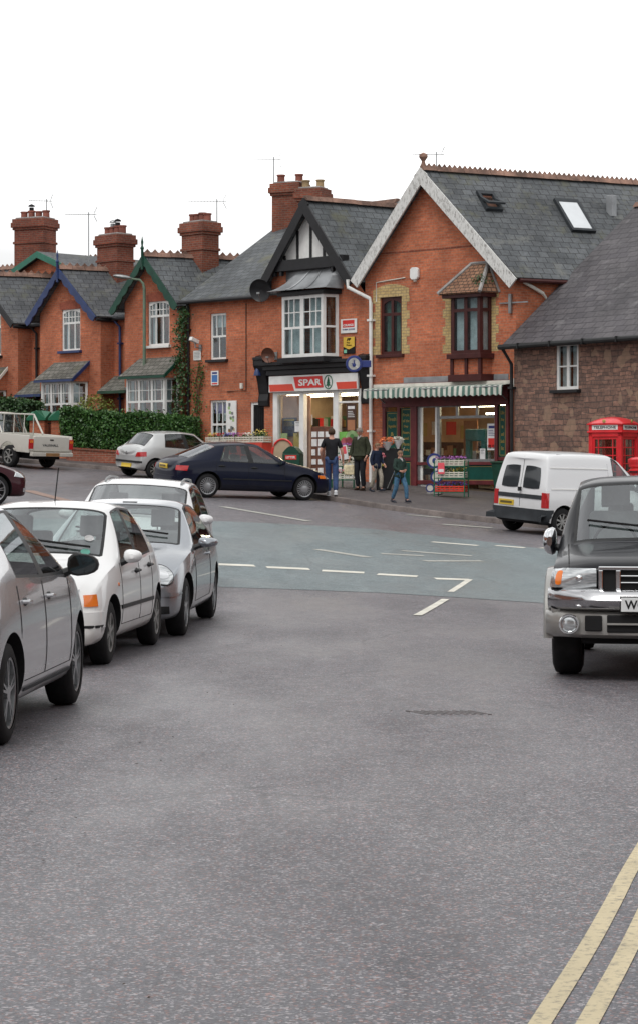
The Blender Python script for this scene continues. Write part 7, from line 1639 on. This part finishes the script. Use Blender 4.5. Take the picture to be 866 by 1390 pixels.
# low garden wall
def gwall(a, b_, h, t_, label):
    a, b_ = Vector(a), Vector(b_); d = (b_-a); L = d.length; ang = math.atan2(d.y, d.x); g0 = th(*a); rt = empty('garden_wall', Matrix.Translation((a.x, a.y, g0))@Matrix.Rotation(ang, 4, 'Z'), label, 'wall')
    b = MB(); m = 8; dz = [th(*(a+d*(i/m)))-g0 for i in range(m+1)]; vs = []
    for i in range(m+1):
        x = L*i/m; vs += [(x, -t_/2, dz[i]-.3), (x, -t_/2, dz[i]+h), (x, t_/2, dz[i]+h), (x, t_/2, dz[i]-.3)]
    fs = [(4*i+j, 4*i+4+j, 4*i+4+(j+1) % 4, 4*i+(j+1) % 4) for i in range(m) for j in range(4)]+[(3, 2, 1, 0), (4*m, 4*m+1, 4*m+2, 4*m+3)]
    b.add(vs, fs).build('brickwork', M['brick_wall'], rt, uv=True, recalc=True)
    vs = []
    for i in range(m+1):
        x = L*i/m; vs += [(x, -t_/2-.03, dz[i]+h+.001), (x, -t_/2-.03, dz[i]+h+.06), (x, t_/2+.03, dz[i]+h+.06), (x, t_/2+.03, dz[i]+h+.001)]
    MB().add(vs, fs).build('coping', M['brick_dark'], rt, uv=True, recalc=True); return rt
wa, wb_ = wpt(93, 72.3), wpt(262, 71.1); gwall(wa.xy, wb_.xy, .48, .23, 'low red brick garden wall under the long hedge')
wa, wb_ = wpt(-50, 78.4), wpt(44, 75.7); gwall(wa.xy, wb_.xy, .4, .23, 'low brick wall under the dark left hedge')
for u, z, lab in ((56.5, 74.4, 'brick gate pillar with green cap nearest the white pick-up'), (86, 73.6, 'brick gate pillar with green cap touching the long hedge')):
    p = wpt(u, z); gp_ = empty('gate_pillar', Matrix.Translation(p)@Matrix.Rotation(R(-22), 4, 'Z'), lab, 'gate pillar', 'gate pillars')
    hh = HC+(640-571)*z/FPX-p.z; MB().box(-.28, -.28, -.3, .28, .28, hh).build('brick_shaft', M['brick'], gp_, uv=True)
    b = MB(); e = .36; b.box(-e, -e, hh, e, e, hh+.07); b.add([(-e, -e, hh+.07), (e, -e, hh+.07), (e, e, hh+.07), (-e, e, hh+.07), (0, -e, hh+.34), (0, e, hh+.34), (-e, 0, hh+.3), (e, 0, hh+.3), (0, 0, hh+.34)], [(0, 1, 4), (1, 7, 8, 4), (0, 4, 8, 6), (6, 8, 5, 3), (7, 2, 5, 8), (2, 3, 5), (3, 0, 6), (1, 2, 7)])
    b.build('cap', M['sgreen'], gp_, bevel=.01)
p = wpt(71, 74.2); gt = empty('garden_gate', Matrix.Translation(p)@Matrix.Rotation(R(-22), 4, 'Z'), 'dark iron garden gate between the two green capped pillars', 'gate')
b = MB(); [b.tube([(x, 0, .05), (x, 0, 1.25)], .012, 5) for x in np.linspace(-.3, .3, 7)]; b.build('bars', M['black'], gt); b = MB(); b.box(-.34, -.02, .08, .34, .02, .12); b.box(-.34, -.02, 1.2, .34, .02, 1.24); b.build('rails', M['black'], gt)
# yellow green shrub behind the hedge
p = wpt(129, 75.5); sh = empty('garden_shrub', p, 'yellow green shrub poking up behind the hedge end', 'shrub'); rng = np.random.default_rng(5)
v = rng.normal(size=(900, 3)); v /= np.linalg.norm(v, axis=1)[:, None]; b = MB(); b.leaves(v*np.array([.75, .5, .55])*rng.uniform(.5, 1.05, (900, 1))+np.array([0, 0, 1.7]), .1); b.build('foliage', M['leafy'], sh)
b = MB(); [b.tube([(0, 0, 0), (x, 0, .8), (x*2.2, 0, 1.6)], [.03, .02, .008], 5) for x in (-.2, 0, .2)]; b.build('stem', M['wood'], sh)
# ivy between the green cottage and the shop
def climber(F, pts, n, spread, label, mat, seed, size=.1):
    rng = np.random.default_rng(seed); P_ = [F.P(u, v, y) for u, v, y in pts]; P_ = [Vector((a[0], q[2], a[1])) for a, q in zip(P_, pts)]
    base = P_[-1]; rt = empty('climbing_plant', F.sub(base.x, base.y, base.z), label, 'climbing plant'); b = MB(); b.tube([q-base for q in P_], .02, 5); b.build('stem', M['wood'], rt)
    Q = []
    for k in range(n):
        i = rng.integers(0, len(P_)-1); t = rng.random(); q = P_[i].lerp(P_[i+1], t)-base; Q.append((q.x+rng.normal(0, spread), q.y+rng.normal(-.03, .04), q.z+rng.normal(0, .12)))
    b = MB(); b.leaves(np.array(Q), size, rng=rng); b.build('foliage', M[mat], rt)
climber(FS, [(251, 420, -.15), (246, 450, -.15), (247, 500, -.2), (243, 545, -.25), (247, 590, -.25)], 1500, .17, 'dark ivy climbing the corner between cottage and shop', 'leafd', 11)
climber(FS, [(272, 492, -.06), (266, 520, -.06), (270, 545, -.08), (266, 575, -.1), (268, 600, -.1)], 420, .2, 'thin straggling climber right of the drainpipe', 'leaf', 12, .085)
climber(FS, [(276, 505, -.04), (270, 530, -.06), (265, 560, -.1)], 120, .12, 'loose climber stem reaching up the shop wall', 'leaf', 13, .08)
# flower trough in front of the shop side window
x0, z0 = S(283, 604, -.5); x1 = S(361, 604, -.5)[0]; ft = empty('flower_trough', FS.sub((x0+x1)/2, -.45, z0-.75), 'long red planter bench against the shop side wall', 'planter'); W_ = x1-x0
MB().box(-W_/2, -.22, .0, W_/2, .22, .8).build('bench', pm('planter_red', (.55, .05, .03), .5), ft, bevel=.01)
def crate_obj(M_, w, d, h, mat, label, fl=None, seed=0, nf=120, group=None, cat='crate', fsz=.06, tall=.12):
    rt = empty('flower_crate', M_, label, cat, group); b = MB(); t = .015
    for k in range(3): z = h*k/3; b.box(-w/2, -d/2, z+.01, w/2, -d/2+t, z+h/3-.015); b.box(-w/2, d/2-t, z+.01, w/2, d/2, z+h/3-.015); b.box(-w/2, -d/2+t, z+.01, -w/2+t, d/2-t, z+h/3-.015); b.box(w/2-t, -d/2+t, z+.01, w/2, d/2-t, z+h/3-.015)
    n = max(2, int(w/.12))
    for i in range(n+1): x = -w/2+(w-.02)*i/n; b.box(x, -d/2-.004, 0, x+.02, -d/2+.001, h); b.box(x, d/2-.001, 0, x+.02, d/2+.004, h)
    b.box(-w/2+t, -d/2+t, 0, w/2-t, d/2-t, .012); b.build('crate', M[mat], rt)
    if fl:
        rng = np.random.default_rng(seed); P = np.c_[rng.uniform(-w/2+.03, w/2-.03, nf*2), rng.uniform(-d/2+.03, d/2-.03, nf*2), h*.55+rng.uniform(0, tall, nf*2)]
        b = MB(); b.leaves(P, .07, rng=rng); b.build('leaves', M['leaf'], rt)
        for k, m_ in enumerate(fl):
            b = MB(); c0 = -w/2+w*(k+.5)/len(fl); P = np.c_[rng.normal(c0, w/len(fl)*.3, nf), rng.uniform(-d/2+.03, d/2-.03, nf), h*.7+tall*rng.uniform(.5, 1.3, nf)]; P[:, 0] = np.clip(P[:, 0], -w/2, w/2)
            b.leaves(P, fsz, flat=(0, -.4, .8), rng=rng); b.build('flowers', M[m_], rt)
    return rt
for k, (a, fl, lab) in enumerate([(.13, ['fyellow', 'fred'], 'white crate of red and yellow flowers at the left end of the red planter'), (.40, ['fblue', 'fpurple'], 'white crate of blue pansies in the middle of the red planter'), (.66, ['fpink', 'fwhite'], 'white crate of pink flowers right of the blue pansies'), (.9, ['fyellow'], 'white crate of tall yellow primroses at the right end of the red planter')]):
    crate_obj(FS.sub(x0+W_*a, -.47, z0+.055), W_*.235, .34, .2, 'crate', lab, fl, 20+k, 70, 'flower crates on the red planter', tall=.14 if k < 3 else .22)
# greengrocer flower rack
pr = wpt(612, 60.6, PV); rk = empty('flower_rack', Matrix.Translation(pr)@Matrix.Rotation(R(-18), 4, 'Z'), 'green metal three tier rack in front of the greengrocer window', 'rack')
b = MB(); w_, d_ = .42, .22
for x in (-w_, w_):
    for y in (-d_, d_): b.tube([(x, y, .0), (x, y, .98)], .016, 6)
for z in (.12, .5, .82):
    b.box(-w_, -d_, z, w_, -d_+.02, z+.02); b.box(-w_, d_-.02, z, w_, d_, z+.02)
    for x in np.linspace(-w_, w_, 6): b.tube([(x, -d_, z+.01), (x, d_, z+.01)], .008, 4)
b.build('frame', M['sgreen'], rk)
for z, m_, fl, lab in ((.145, 'cratered', ['fblue', 'fblue'], 'red crate of blue flowers on the bottom shelf of the green rack'), (.525, 'crate', ['fwhite', 'fyellow'], 'white crate of pale mixed plants on the middle shelf of the green rack'), (.845, 'crate', ['fpurple', 'fpurple'], 'white crate of purple heather on the top shelf of the green rack')):
    crate_obj(Matrix.Translation(pr)@Matrix.Rotation(R(-18), 4, 'Z')@Matrix.Translation((0, 0, z)), .8, .4, .17, m_, lab, fl, int(z*100), 90, 'crates on the green rack')
c_ = MB(); c_.box(-.09, -.006, -.15, .09, .0, .15); pc = empty('price_card', Matrix.Translation(pr)@Matrix.Rotation(R(-18), 4, 'Z')@Matrix.Translation((-.22, -.24, .78)), 'pink price card hanging on the green rack', 'price card'); c_.build('card', M['pink'], pc); MB().box(-.07, -.008, -.1, .07, -.006, -.02).build('price', M['paper'], pc)
# stand next to the shop door
pr = wpt(471, 62.6, PV); Tm = Matrix.Translation(pr)@Matrix.Rotation(R(-28), 4, 'Z'); rk = empty('flower_stand', Tm, 'stepped green flower stand outside the white framed shop window', 'stand')
b = MB(); w_ = .36
for k, z in enumerate((.25, .62, 1.0)): b.box(-w_, -.28+k*.2, z-.03, w_, -.0+k*.2, z)
for x in (-w_, w_-.03): b.box(x, -.28, 0, x+.03, -.25, .25); b.box(x, -.06, 0, x+.03, -.03, .62); b.box(x, .36, 0, x+.03, .4, 1.0)
b.build('frame', M['sgreen'], rk)
for k, (z, fl, lab) in enumerate(((.25, ['fpink', 'fyellow'], 'white crate of mixed flowers on the lowest step of the flower stand'), (.62, ['fred', 'fwhite'], 'white crate of red flowers on the middle step of the flower stand'), (1.0, ['fpurple', 'fblue'], 'white crate of purple flowers on the top step of the flower stand'))):
    crate_obj(Tm@Matrix.Translation((0, -.14+k*.2, z+.005)), .68, .27, .16, 'crate', lab, fl, 70+k, 60, 'crates on the flower stand')
pc = empty('price_card', Tm@Matrix.Translation((-.02, -.16, .98)), 'red and white price card on the stepped flower stand', 'price card'); MB(Matrix.Rotation(R(-10), 4, 'Y')).box(-.12, -.01, -.18, .12, 0, .22).build('card', M['paper'], pc); MB(Matrix.Rotation(R(-10), 4, 'Y')).box(-.09, -.014, -.02, .09, -.01, .19).build('red_print', M['pink'], pc)
# bouquets in a black stand by the greengrocer door
pr = wpt(524, 62.6, PV); rk = empty('bouquet_stand', pr, 'black stand of wrapped bouquets beside the greengrocer door', 'stand')
b = MB(); b.prism([(-.28, 0), (.12, 0), (.46, 1.15), (-.3, 1.2)], -.2, .15); b.build('bucket_rack', M['black'], rk, bevel=.02); b = MB(); b.tube([(.02, -.24, .05), (.5, -.24, 1.2)], .012, 5); b.build('strut', M['galv'], rk)
rng = np.random.default_rng(31)
for (cx_, cz_, r_, m_, lab) in ((.02, 1.36, .2, 'forange', 'wrapped bouquet of orange flowers on top of the black stand'), (.32, 1.4, .15, 'fwhite', 'clear wrapped white bouquet right of the orange one'), (-.2, .95, .16, 'fpink', 'pink bouquet low on the black stand'), (-.2, .72, .12, 'fyellow', 'yellow bouquet lowest on the black stand')):
    bo_ = empty('bouquet', pr+Vector((cx_, -.22, cz_-.25)), lab, 'bouquet', 'bouquets on the black stand'); v = rng.normal(size=(170, 3)); v /= np.linalg.norm(v, axis=1)[:, None]
    b = MB(); b.leaves(v*np.array([r_, r_*.7, r_*.6])+np.array([0, 0, .25]), .075, rng=rng); b.build('flowers', M[m_], bo_); b = MB(); b.lathe([(.03, 0), (r_*.9, .24)], (0, 0, 0), 10); b.build('wrapping', M['paper' if m_ != 'fyellow' else 'sgreen'], bo_, smooth=True)
# blue ring sign
pr = wpt(589, 61.6, PV); rs_ = empty('ring_sign', Matrix.Translation(pr)@Matrix.Rotation(R(-10), 4, 'Z'), 'white pavement sign cut as three blue edged circles left of the green rack', 'sign')
for (x, z, r_) in ((0, .92, .21), (.06, .48, .17), (-.12, .17, .12)):
    b = MB(); b.lathe([(r_, -.02), (r_*1.0, .02), (r_*.74, .02), (r_*.74, -.02), (r_, -.02)], (x, 0, z), 26, 'y'); o = b.build('blue_ring', M['sblue'], rs_, smooth=True, sharp=30); b = MB(); b.lathe([(0, -.008), (r_*.75, -.008), (r_*.75, .008), (0, .008)], (x, 0, z), 24, 'y'); b.build('disc', M['cream'], o)
b = MB(); b.ball((0, -.012, .92), (.06, .008, .08)); b.build('emblem', M['sblue'], rs_); MB().box(-.2, -.15, 0, .2, .15, .05).build('foot', M['concrete'], rs_, bevel=.01)
# green litter bin
pr = wpt(398, 61.5, PV); bn = empty('litter_bin', Matrix.Translation(pr)@Matrix.Rotation(R(-15), 4, 'Z'), 'dark green litter bin with domed top and red white label', 'litter bin')
b = MB(); b.box(-.25, -.22, 0, .25, .22, .95); b.build('body', M['green'], bn, bevel=.03); b = MB(); b.add([(x, y, z) for y in (-.22, .22) for x, z in [(-.25, .95)]+[(-.25+.5*t, .95+.2*math.sin(math.pi*t)) for t in np.linspace(.05, .95, 9)]+[(.25, .95)]], [tuple(range(11)), tuple(reversed(range(11, 22)))]+[(i, 11+i, 12+i, i+1) for i in range(10)]); b.build('hood', M['green'], bn, smooth=True, sharp=40)
MB().box(-.16, -.226, .78, .16, -.22, .9).build('label_plate', M['sred'], bn); lettering('LITTER', -.13, .81, .26, .06, -.227, M['white'], bn, bold=True)
pr = wpt(385, 61.9, PV); ab = empty('display_board', Matrix.Translation(pr)@Matrix.Rotation(R(-20), 4, 'Z'), 'arched beige pavement board behind the green litter bin', 'board')
b = MB(); b.prism([(-.3, 0), (.3, 0)]+[(.3*math.cos(t), .95+.36*math.sin(t)) for t in np.linspace(0, math.pi, 10)], -.03, .03); b.build('panel', pm('aboard_sand', (.4, .3, .2), .7), ab); b = MB(); b.tube([(-.31, -.04, .05)]+[(-.31*math.cos(t), -.04, .95+.37*math.sin(t)) for t in np.linspace(0, math.pi, 10)]+[(.31, -.04, .05)], .03, 6); b.build('edge', M['sred'], ab)
# wheelie bin by the stone cottage
pr = wpt(687, 60.2, PV); wbn = empty('wheelie_bin', Matrix.Translation(pr)@Matrix.Rotation(R(-35), 4, 'Z'), 'green wheelie bin between shop front and white van', 'bin')
b = MB(); b.add([(-.22, -.24, .05), (.22, -.24, .05), (.22, .24, .05), (-.22, .24, .05), (-.29, -.33, 1.0), (.29, -.33, 1.0), (.29, .33, 1.0), (-.29, .33, 1.0)], [(3, 2, 1, 0), (4, 5, 6, 7), (0, 1, 5, 4), (1, 2, 6, 5), (2, 3, 7, 6), (3, 0, 4, 7)]); b.build('body', M['green'], wbn, bevel=.02); MB().box(-.31, -.36, 1.0, .31, .34, 1.06).build('lid', M['green2'], wbn, bevel=.02)
b = MB()
for s in (-1, 1): b.lathe([(.1, -.03), (.1, .03)], (s*.26, .24, .1), 12, 'x')
b.build('wheel', M['rubber'], wbn)
# cream shopping bag is added with the man; people ----------------
def skin_mesh(name, V, E, Rr, mat, parent, lev=2):
    me = bpy.data.meshes.new(name); me.from_pydata(V, E, []); ob = bpy.data.objects.new(name, me); COL.objects.link(ob)
    sk = ob.modifiers.new('s', 'SKIN'); 
    if not me.skin_vertices: 
        bm = bmesh.new(); bm.from_mesh(me); bm.verts.layers.skin.verify(); bm.to_mesh(me); bm.free()
    for i, r in enumerate(Rr): me.skin_vertices[0].data[i].radius = r if isinstance(r, tuple) else (r, r)
    me.skin_vertices[0].data[0].use_root = True
    sb_ = ob.modifiers.new('u', 'SUBSURF'); sb_.levels = lev; sb_.render_levels = lev
    bpy.context.view_layer.update(); m2 = eval_mesh(ob); bpy.data.objects.remove(ob)
    m2.materials.clear(); m2.materials.append(mat); m2.polygons.foreach_set('use_smooth', [True]*len(m2.polygons)); m2.name = name
    o = bpy.data.objects.new(name, m2); COL.objects.link(o); o.parent = parent; return o
def person(pos, yaw, H, label, J, top, trousers, shoe, hair, sleeve='long', topmat2=None, build=1.0, hood=False, baldish=False, collar=None):
    """J: joint overrides; figure faces -y, metres for a 1.75 m body"""
    k = H/1.75; rt = empty('person', Matrix.Translation(pos)@Matrix.Rotation(yaw, 4, 'Z')@Matrix.Scale(k, 4), label, 'person')
    j = dict(pel=(0, 0, .95), sp=(0, .0, 1.13), ch=(0, -.0, 1.33), nk=(0, .0, 1.475), nk2=(0, -.015, 1.53), hd=(0, -.03, 1.60), ht=(0, -.02, 1.69),
             sL=(.17, 0, 1.41), sR=(-.17, 0, 1.41), eL=(.24, .03, 1.14), eR=(-.24, .03, 1.14), wL=(.25, -.06, .9), wR=(-.25, -.06, .9), hL=(.25, -.09, .81), hR=(-.25, -.09, .81),
             pL=(.09, 0, .92), pR=(-.09, 0, .92), kL=(.1, -.02, .5), kR=(-.1, -.02, .5), aL=(.1, .03, .09), aR=(-.1, .03, .09), tL=(.11, -.14, .03), tR=(-.11, -.14, .03))
    j.update(J); q = lambda n: Vector(j[n]); B = build
    V = [q('pel'), q('sp'), q('ch'), q('nk'), q('nk2'), q('hd'), q('ht')]; E = [(0, 1), (1, 2), (2, 3), (3, 4), (4, 5), (5, 6)]
    Rr = [(.13*B, .1*B), (.12*B, .09*B), (.14*B, .1*B), (.065, .06), (.055, .055), (.078, .095), (.06, .07)]
    def add(lst, par, rad):
        for p_, r_ in zip(lst, rad): V.append(p_); Rr.append(r_); E.append((par, len(V)-1)); par = len(V)-1
        return par
    for s in 'LR':
        w = add([q('s'+s), q('e'+s), q('w'+s), q('w'+s).lerp(q('h'+s), .6)], 2, [.052, .042, .028, (.034, .02)])
        hv = (q('h'+s)-q('w'+s)).normalized(); lat = hv.cross(Vector((1, 0, 0))); lat = lat.normalized() if lat.length > .1 else Vector((0, 1, 0)); pc_ = q('w'+s).lerp(q('h'+s), .6)
        for f, (o_, l_) in enumerate(((-.03, .07), (-.01, .085), (.01, .08), (.028, .062))): add([pc_+hv*.03+lat*o_, pc_+hv*(.03+l_*.6)+lat*o_*1.1+Vector((0, -.004, 0)), pc_+hv*(.03+l_)+lat*o_+Vector((0, -.015, 0))], w, [.009, .0085, .007])
        add([pc_-hv*.01-lat*.04, pc_+hv*.03-lat*.055], w, [.011, .009])
        add([q('p'+s), q('k'+s), q('a'+s), q('t'+s)], 0, [.085*B, .058, .04, .035])
    V_ = [tuple(v) for v in V]; body = skin_mesh('body', V_, E, Rr, M['skin'], rt, 2)
    # head details
    hd_ = q('hd'); fx = (q('ht')-q('hd')).normalized(); b = MB(); fr = Vector((0, -1, 0)); fr = (fr-fx*fr.dot(fx)).normalized(); lt = fx.cross(fr)
    b.tube([hd_+fr*.085+fx*.02, hd_+fr*.105-fx*.018], [.008, .014], 6)
    for s in (-1, 1): b.ball(tuple(hd_+lt*s*.078-fx*.0), (.012, .02, .03), 8, 5)
    b.build('face', M['skin'], body, smooth=True)
    b = MB(); [b.ball(tuple(hd_+fr*.083+lt*s*.03+fx*.022), (.011, .006, .007), 8, 5) for s in (-1, 1)]; b.cur = 1; b.ball(tuple(hd_+fr*.085-fx*.045), (.022, .008, .006), 8, 5); b.build('eyes_and_mouth', [M['blackm'], pm('lips', (.35, .12, .1), .5)], body)
    hc = hd_+fx*.035-fr*.018; b = MB(); n, m = 14, 8; vs = []; fs = []
    for a in range(m+1):
        for c in range(n):
            ph = math.pi*a/m*.62; t = 2*math.pi*c/n; r_ = 1.0+.03*math.sin(t*5+a); low = 1.0+.25*max(0, math.cos(t+math.pi))
            ph2 = ph*(1.18 if math.cos(t) < .3 else .82); d = lt*math.sin(t)*math.sin(ph2)*.092+fr*math.cos(t)*math.sin(ph2)*.108+fx*math.cos(ph2)*.098; vs.append(hc+d*r_)
    for a in range(m):
        for c in range(n): fs.append((a*n+c, (a+1)*n+c, (a+1)*n+(c+1) % n, a*n+(c+1) % n))
    b.add(vs, fs); b.build('hair', hair, rt, smooth=True)
    # clothes: jacket or shirt
    g = .028 if sleeve == 'long' else .014; hem = q('pel')+Vector((0, 0, -.17 if sleeve == 'long' else -.07))
    V = [q('sp'), q('ch'), q('nk')-Vector((0, 0, .02)), q('pel'), hem]; E = [(0, 1), (1, 2), (0, 3), (3, 4)]; Rr = [(.14*B+g, .11*B+g), (.15*B+g, .11*B+g), (.075+g*.5, .07+g*.5), (.145*B+g, .115*B+g), (.15*B+g, .12*B+g)]
    for s in 'LR':
        V.append(q('s'+s)); Rr.append(.06+g*.8); E.append((1, len(V)-1)); e_ = q('e'+s)
        if sleeve == 'long': V += [e_, q('w'+s).lerp(e_, .06)]; Rr += [.05+g*.7, .04+g*.5]; E += [(len(V)-3, len(V)-2), (len(V)-2, len(V)-1)]
        else: V += [q('s'+s).lerp(e_, .75)]; Rr += [.062]; E += [(len(V)-2, len(V)-1)]
    skin_mesh('jacket' if sleeve == 'long' else 'shirt', [tuple(v) for v in V], E, Rr, top, rt, 2)
    if collar: b = MB(); b.tube([q('nk')+Vector((-.035, -.06, .02)), q('ch')+Vector((0, -.14*B, .06)), q('nk')+Vector((.035, -.06, .02))], .016, 6); b.build('collar', collar, rt, smooth=True)
    V = [q('pel')+Vector((0, 0, -.0))]; E = []; Rr = [(.115*B, .095*B)]
    for s in 'LR':
        V += [q('p'+s), q('k'+s), q('a'+s)+Vector((0, 0, .01))]; Rr += [.088*B, .08, .066]; n_ = len(V); E += [(0, n_-3), (n_-3, n_-2), (n_-2, n_-1)]
    skin_mesh('trousers', [tuple(v) for v in V], E, Rr, trousers, rt, 2)
    for s in 'LR':
        a, t = q('a'+s), q('t'+s); d = (t-a); d.z *= 1; b = MB(); ang = math.atan2(d.x, -d.y); pitch = math.atan2(-(t.z-a.z)-.055, math.hypot(d.x, d.y))
        b.M = Matrix.Translation(a+Vector((0, 0, -.045)))@Matrix.Rotation(ang, 4, 'Z')@Matrix.Rotation(pitch, 4, 'X'); b.ball((0, -.08, .0), (.052, .145, .045), 12, 8); b.ball((0, .0, .035), (.05, .065, .06), 10, 6); b.box(-.045, -.2, -.045, .045, .055, -.025)
        b.build('shoe', shoe, rt, smooth=True)
    return rt
cl = lambda n, c, **k: pm(n, c, .85, 0, 14, .25, **k)
hair_b = pm('brown_hair', (.07, .04, .022), .7, 0, 30, .4); hair_g = pm('grey_hair', (.2, .165, .14), .7, 0, 30, .3); hair_l = pm('light_brown_hair', (.17, .1, .055), .7, 0, 30, .4)
p = wpt(450, 58.3, .12 if True else 0)
person(p, R(180), 1.80, 'man in black T-shirt and jeans seen from behind, walking to the shop', dict(eL=(.27, .0, 1.14), wL=(.24, -.12, .93), hL=(.22, -.17, .86), eR=(-.27, .02, 1.13), wR=(-.29, -.06, .9), hR=(-.29, -.1, .82), kL=(.08, -.12, .52), aL=(.07, -.12, .1), tL=(.07, -.28, .05), kR=(-.1, .02, .5), aR=(-.1, .16, .12), tR=(-.1, .02, .03)),
       cl('black_t_shirt', (.014, .014, .018)), cl('blue_jeans', (.03, .06, .15)), pm('white_trainer', (.65, .66, .68), .5), hair_b, sleeve='short', build=1.12)
p = wpt(489, 61.8, .12)
man = person(p, R(-28), 1.77, 'older man in olive waxed jacket looking down, holding a cream bag', dict(hd=(0, -.06, 1.585), ht=(0, -.075, 1.675), kL=(.1, -.08, .5), aL=(.1, -.0, .09), tL=(.11, -.16, .03), kR=(-.1, -.03, .5), aR=(-.1, .06, .09), tR=(-.1, -.1, .03), eL=(.26, .02, 1.13), wL=(.25, -.12, .93), hL=(.24, -.18, .86), eR=(-.26, .02, 1.13), wR=(-.27, -.1, .91), hR=(-.27, -.14, .84)),
       cl('olive_waxed_jacket', (.04, .045, .025)), cl('dark_trousers', (.016, .018, .024)), pm('brown_shoe', (.05, .03, .02), .5), hair_g, build=1.25, collar=cl('white_check_collar', (.5, .5, .5)))
bq = man.matrix_world@Vector((-.27, -.15, .84)); bg_ = empty('shopping_bag', bq+Vector((0, 0, -.42)), 'cream cloth shopping bag held by the older man', 'bag'); b = MB(); b.add([(-.13, -.06, 0), (.13, -.06, 0), (.15, .06, 0), (-.13, .06, 0), (-.16, -.05, .26), (.14, -.04, .28), (.14, .04, .28), (-.16, .05, .26)], [(3, 2, 1, 0), (4, 5, 6, 7), (0, 1, 5, 4), (1, 2, 6, 5), (2, 3, 7, 6), (3, 0, 4, 7)]); b.build('sack', cl('cream_cloth', (.6, .52, .34)), bg_, bevel=.03); b = MB(); b.tube([(-.1, 0, .26), (0, 0, .42), (.1, 0, .27)], .01, 5); b.build('strap', cl('cream_cloth', (.6, .52, .34)), bg_)
p = wpt(511, 61.4, .12)
person(p, R(42), 1.36, 'boy in navy top and pale trousers walking beside the older man', dict(sL=(.155, 0, 1.41), sR=(-.155, 0, 1.41), kL=(.09, -.16, .52), aL=(.09, -.12, .12), tL=(.09, -.28, .08), kR=(-.08, .05, .5), aR=(-.08, .22, .14), tR=(-.08, .1, .03), hd=(0, -.05, 1.61), ht=(0, -.055, 1.71), wL=(.22, -.16, .98), hL=(.2, -.22, .92)),
       cl('navy_top', (.012, .02, .05)), cl('stone_trousers', (.3, .27, .22)), pm('dark_trainer', (.03, .035, .05), .5), hair_l, build=1.12)
p = wpt(542, 56.8, .12)
person(p, R(36), 1.34, 'boy in green padded jacket and jeans stepping towards the kerb', dict(sL=(.155, 0, 1.41), sR=(-.155, 0, 1.41), eL=(.24, -.04, 1.16), wL=(.1, -.2, 1.08), hL=(.03, -.24, 1.08), eR=(-.24, -.02, 1.15), wR=(-.12, -.2, 1.05), hR=(-.05, -.24, 1.05), kL=(.12, -.2, .53), aL=(.14, -.2, .1), tL=(.15, -.36, .05), kR=(-.1, .06, .5), aR=(-.1, .26, .13), tR=(-.1, .14, .03), hd=(0, -.05, 1.61), ht=(0, -.05, 1.71)),
       cl('dark_green_jacket', (.025, .05, .04)), cl('boy_blue_jeans', (.05, .13, .22)), pm('dark_trainer', (.03, .035, .05), .5), hair_l, collar=cl('white_check_collar', (.5, .5, .5)), build=1.2)

# ================================================================ the rest of the street, outside the frame (it lights and is mirrored by what is seen)
def plain_house(x, y, deg, L, label, h=5.6, d=6.5, wallm='brick'):
    rt = empty('street_house', Matrix.Translation((x, y, th(x, y)))@Matrix.Rotation(R(deg), 4, 'Z'), label, 'house'); n = max(2, int(L/3.2)); ops = []
    for i in range(n):
        c_ = L*(i+.5)/n; ops += [(c_-.45, 3.4, c_+.45, 4.8), (c_-.5, .9, c_+.5, 2.3)]
    b = MB(); wall(b, 0, L, -1, h, ops); b.quad((L, 0, -1), (L, d, -1), (L, d, h), (L, d/2, h+2.6), (L, 0, h)); b.quad((0, 0, h), (0, d/2, h+2.6), (0, d, h), (0, d, -1), (0, 0, -1)); b.quad((0, d, -1), (0, d, h), (L, d, h), (L, d, -1)); b.build('wall', M[wallm], rt, uv=True)
    b = MB(); roof_slab(b, [(-.2, -.3, h-.1), (L+.2, -.3, h-.1), (L+.2, d/2, h+2.7), (-.2, d/2, h+2.7)]); roof_slab(b, [(-.2, d/2, h+2.7), (L+.2, d/2, h+2.7), (L+.2, d+.3, h-.1), (-.2, d+.3, h-.1)]); b.build('roof', M['slate'], rt, uv=True)
    for o in ops: window(rt, o, .05, M['white'], [(.5, 0, .5, 1, .05), (0, .5, 1, .5, .06)])
    return rt
plain_house(9.0, 33.5, -90, 15, 'brick terrace on the right of the street, out of the picture'); plain_house(9.0, 17.5, -90, 20, 'nearer brick terrace on the right, out of the picture')
plain_house(-10.5, -4, 90, 16, 'brick terrace on the left of the street, out of the picture'); plain_house(-10.5, 13, 90, 15, 'farther brick terrace on the left, out of the picture')
plain_house(9, -14, 180, 18, 'stone house behind the photographer', wallm='stone'); plain_house(-26, 36, 90, 34, 'long brick terrace up the side road to the left, out of the picture')
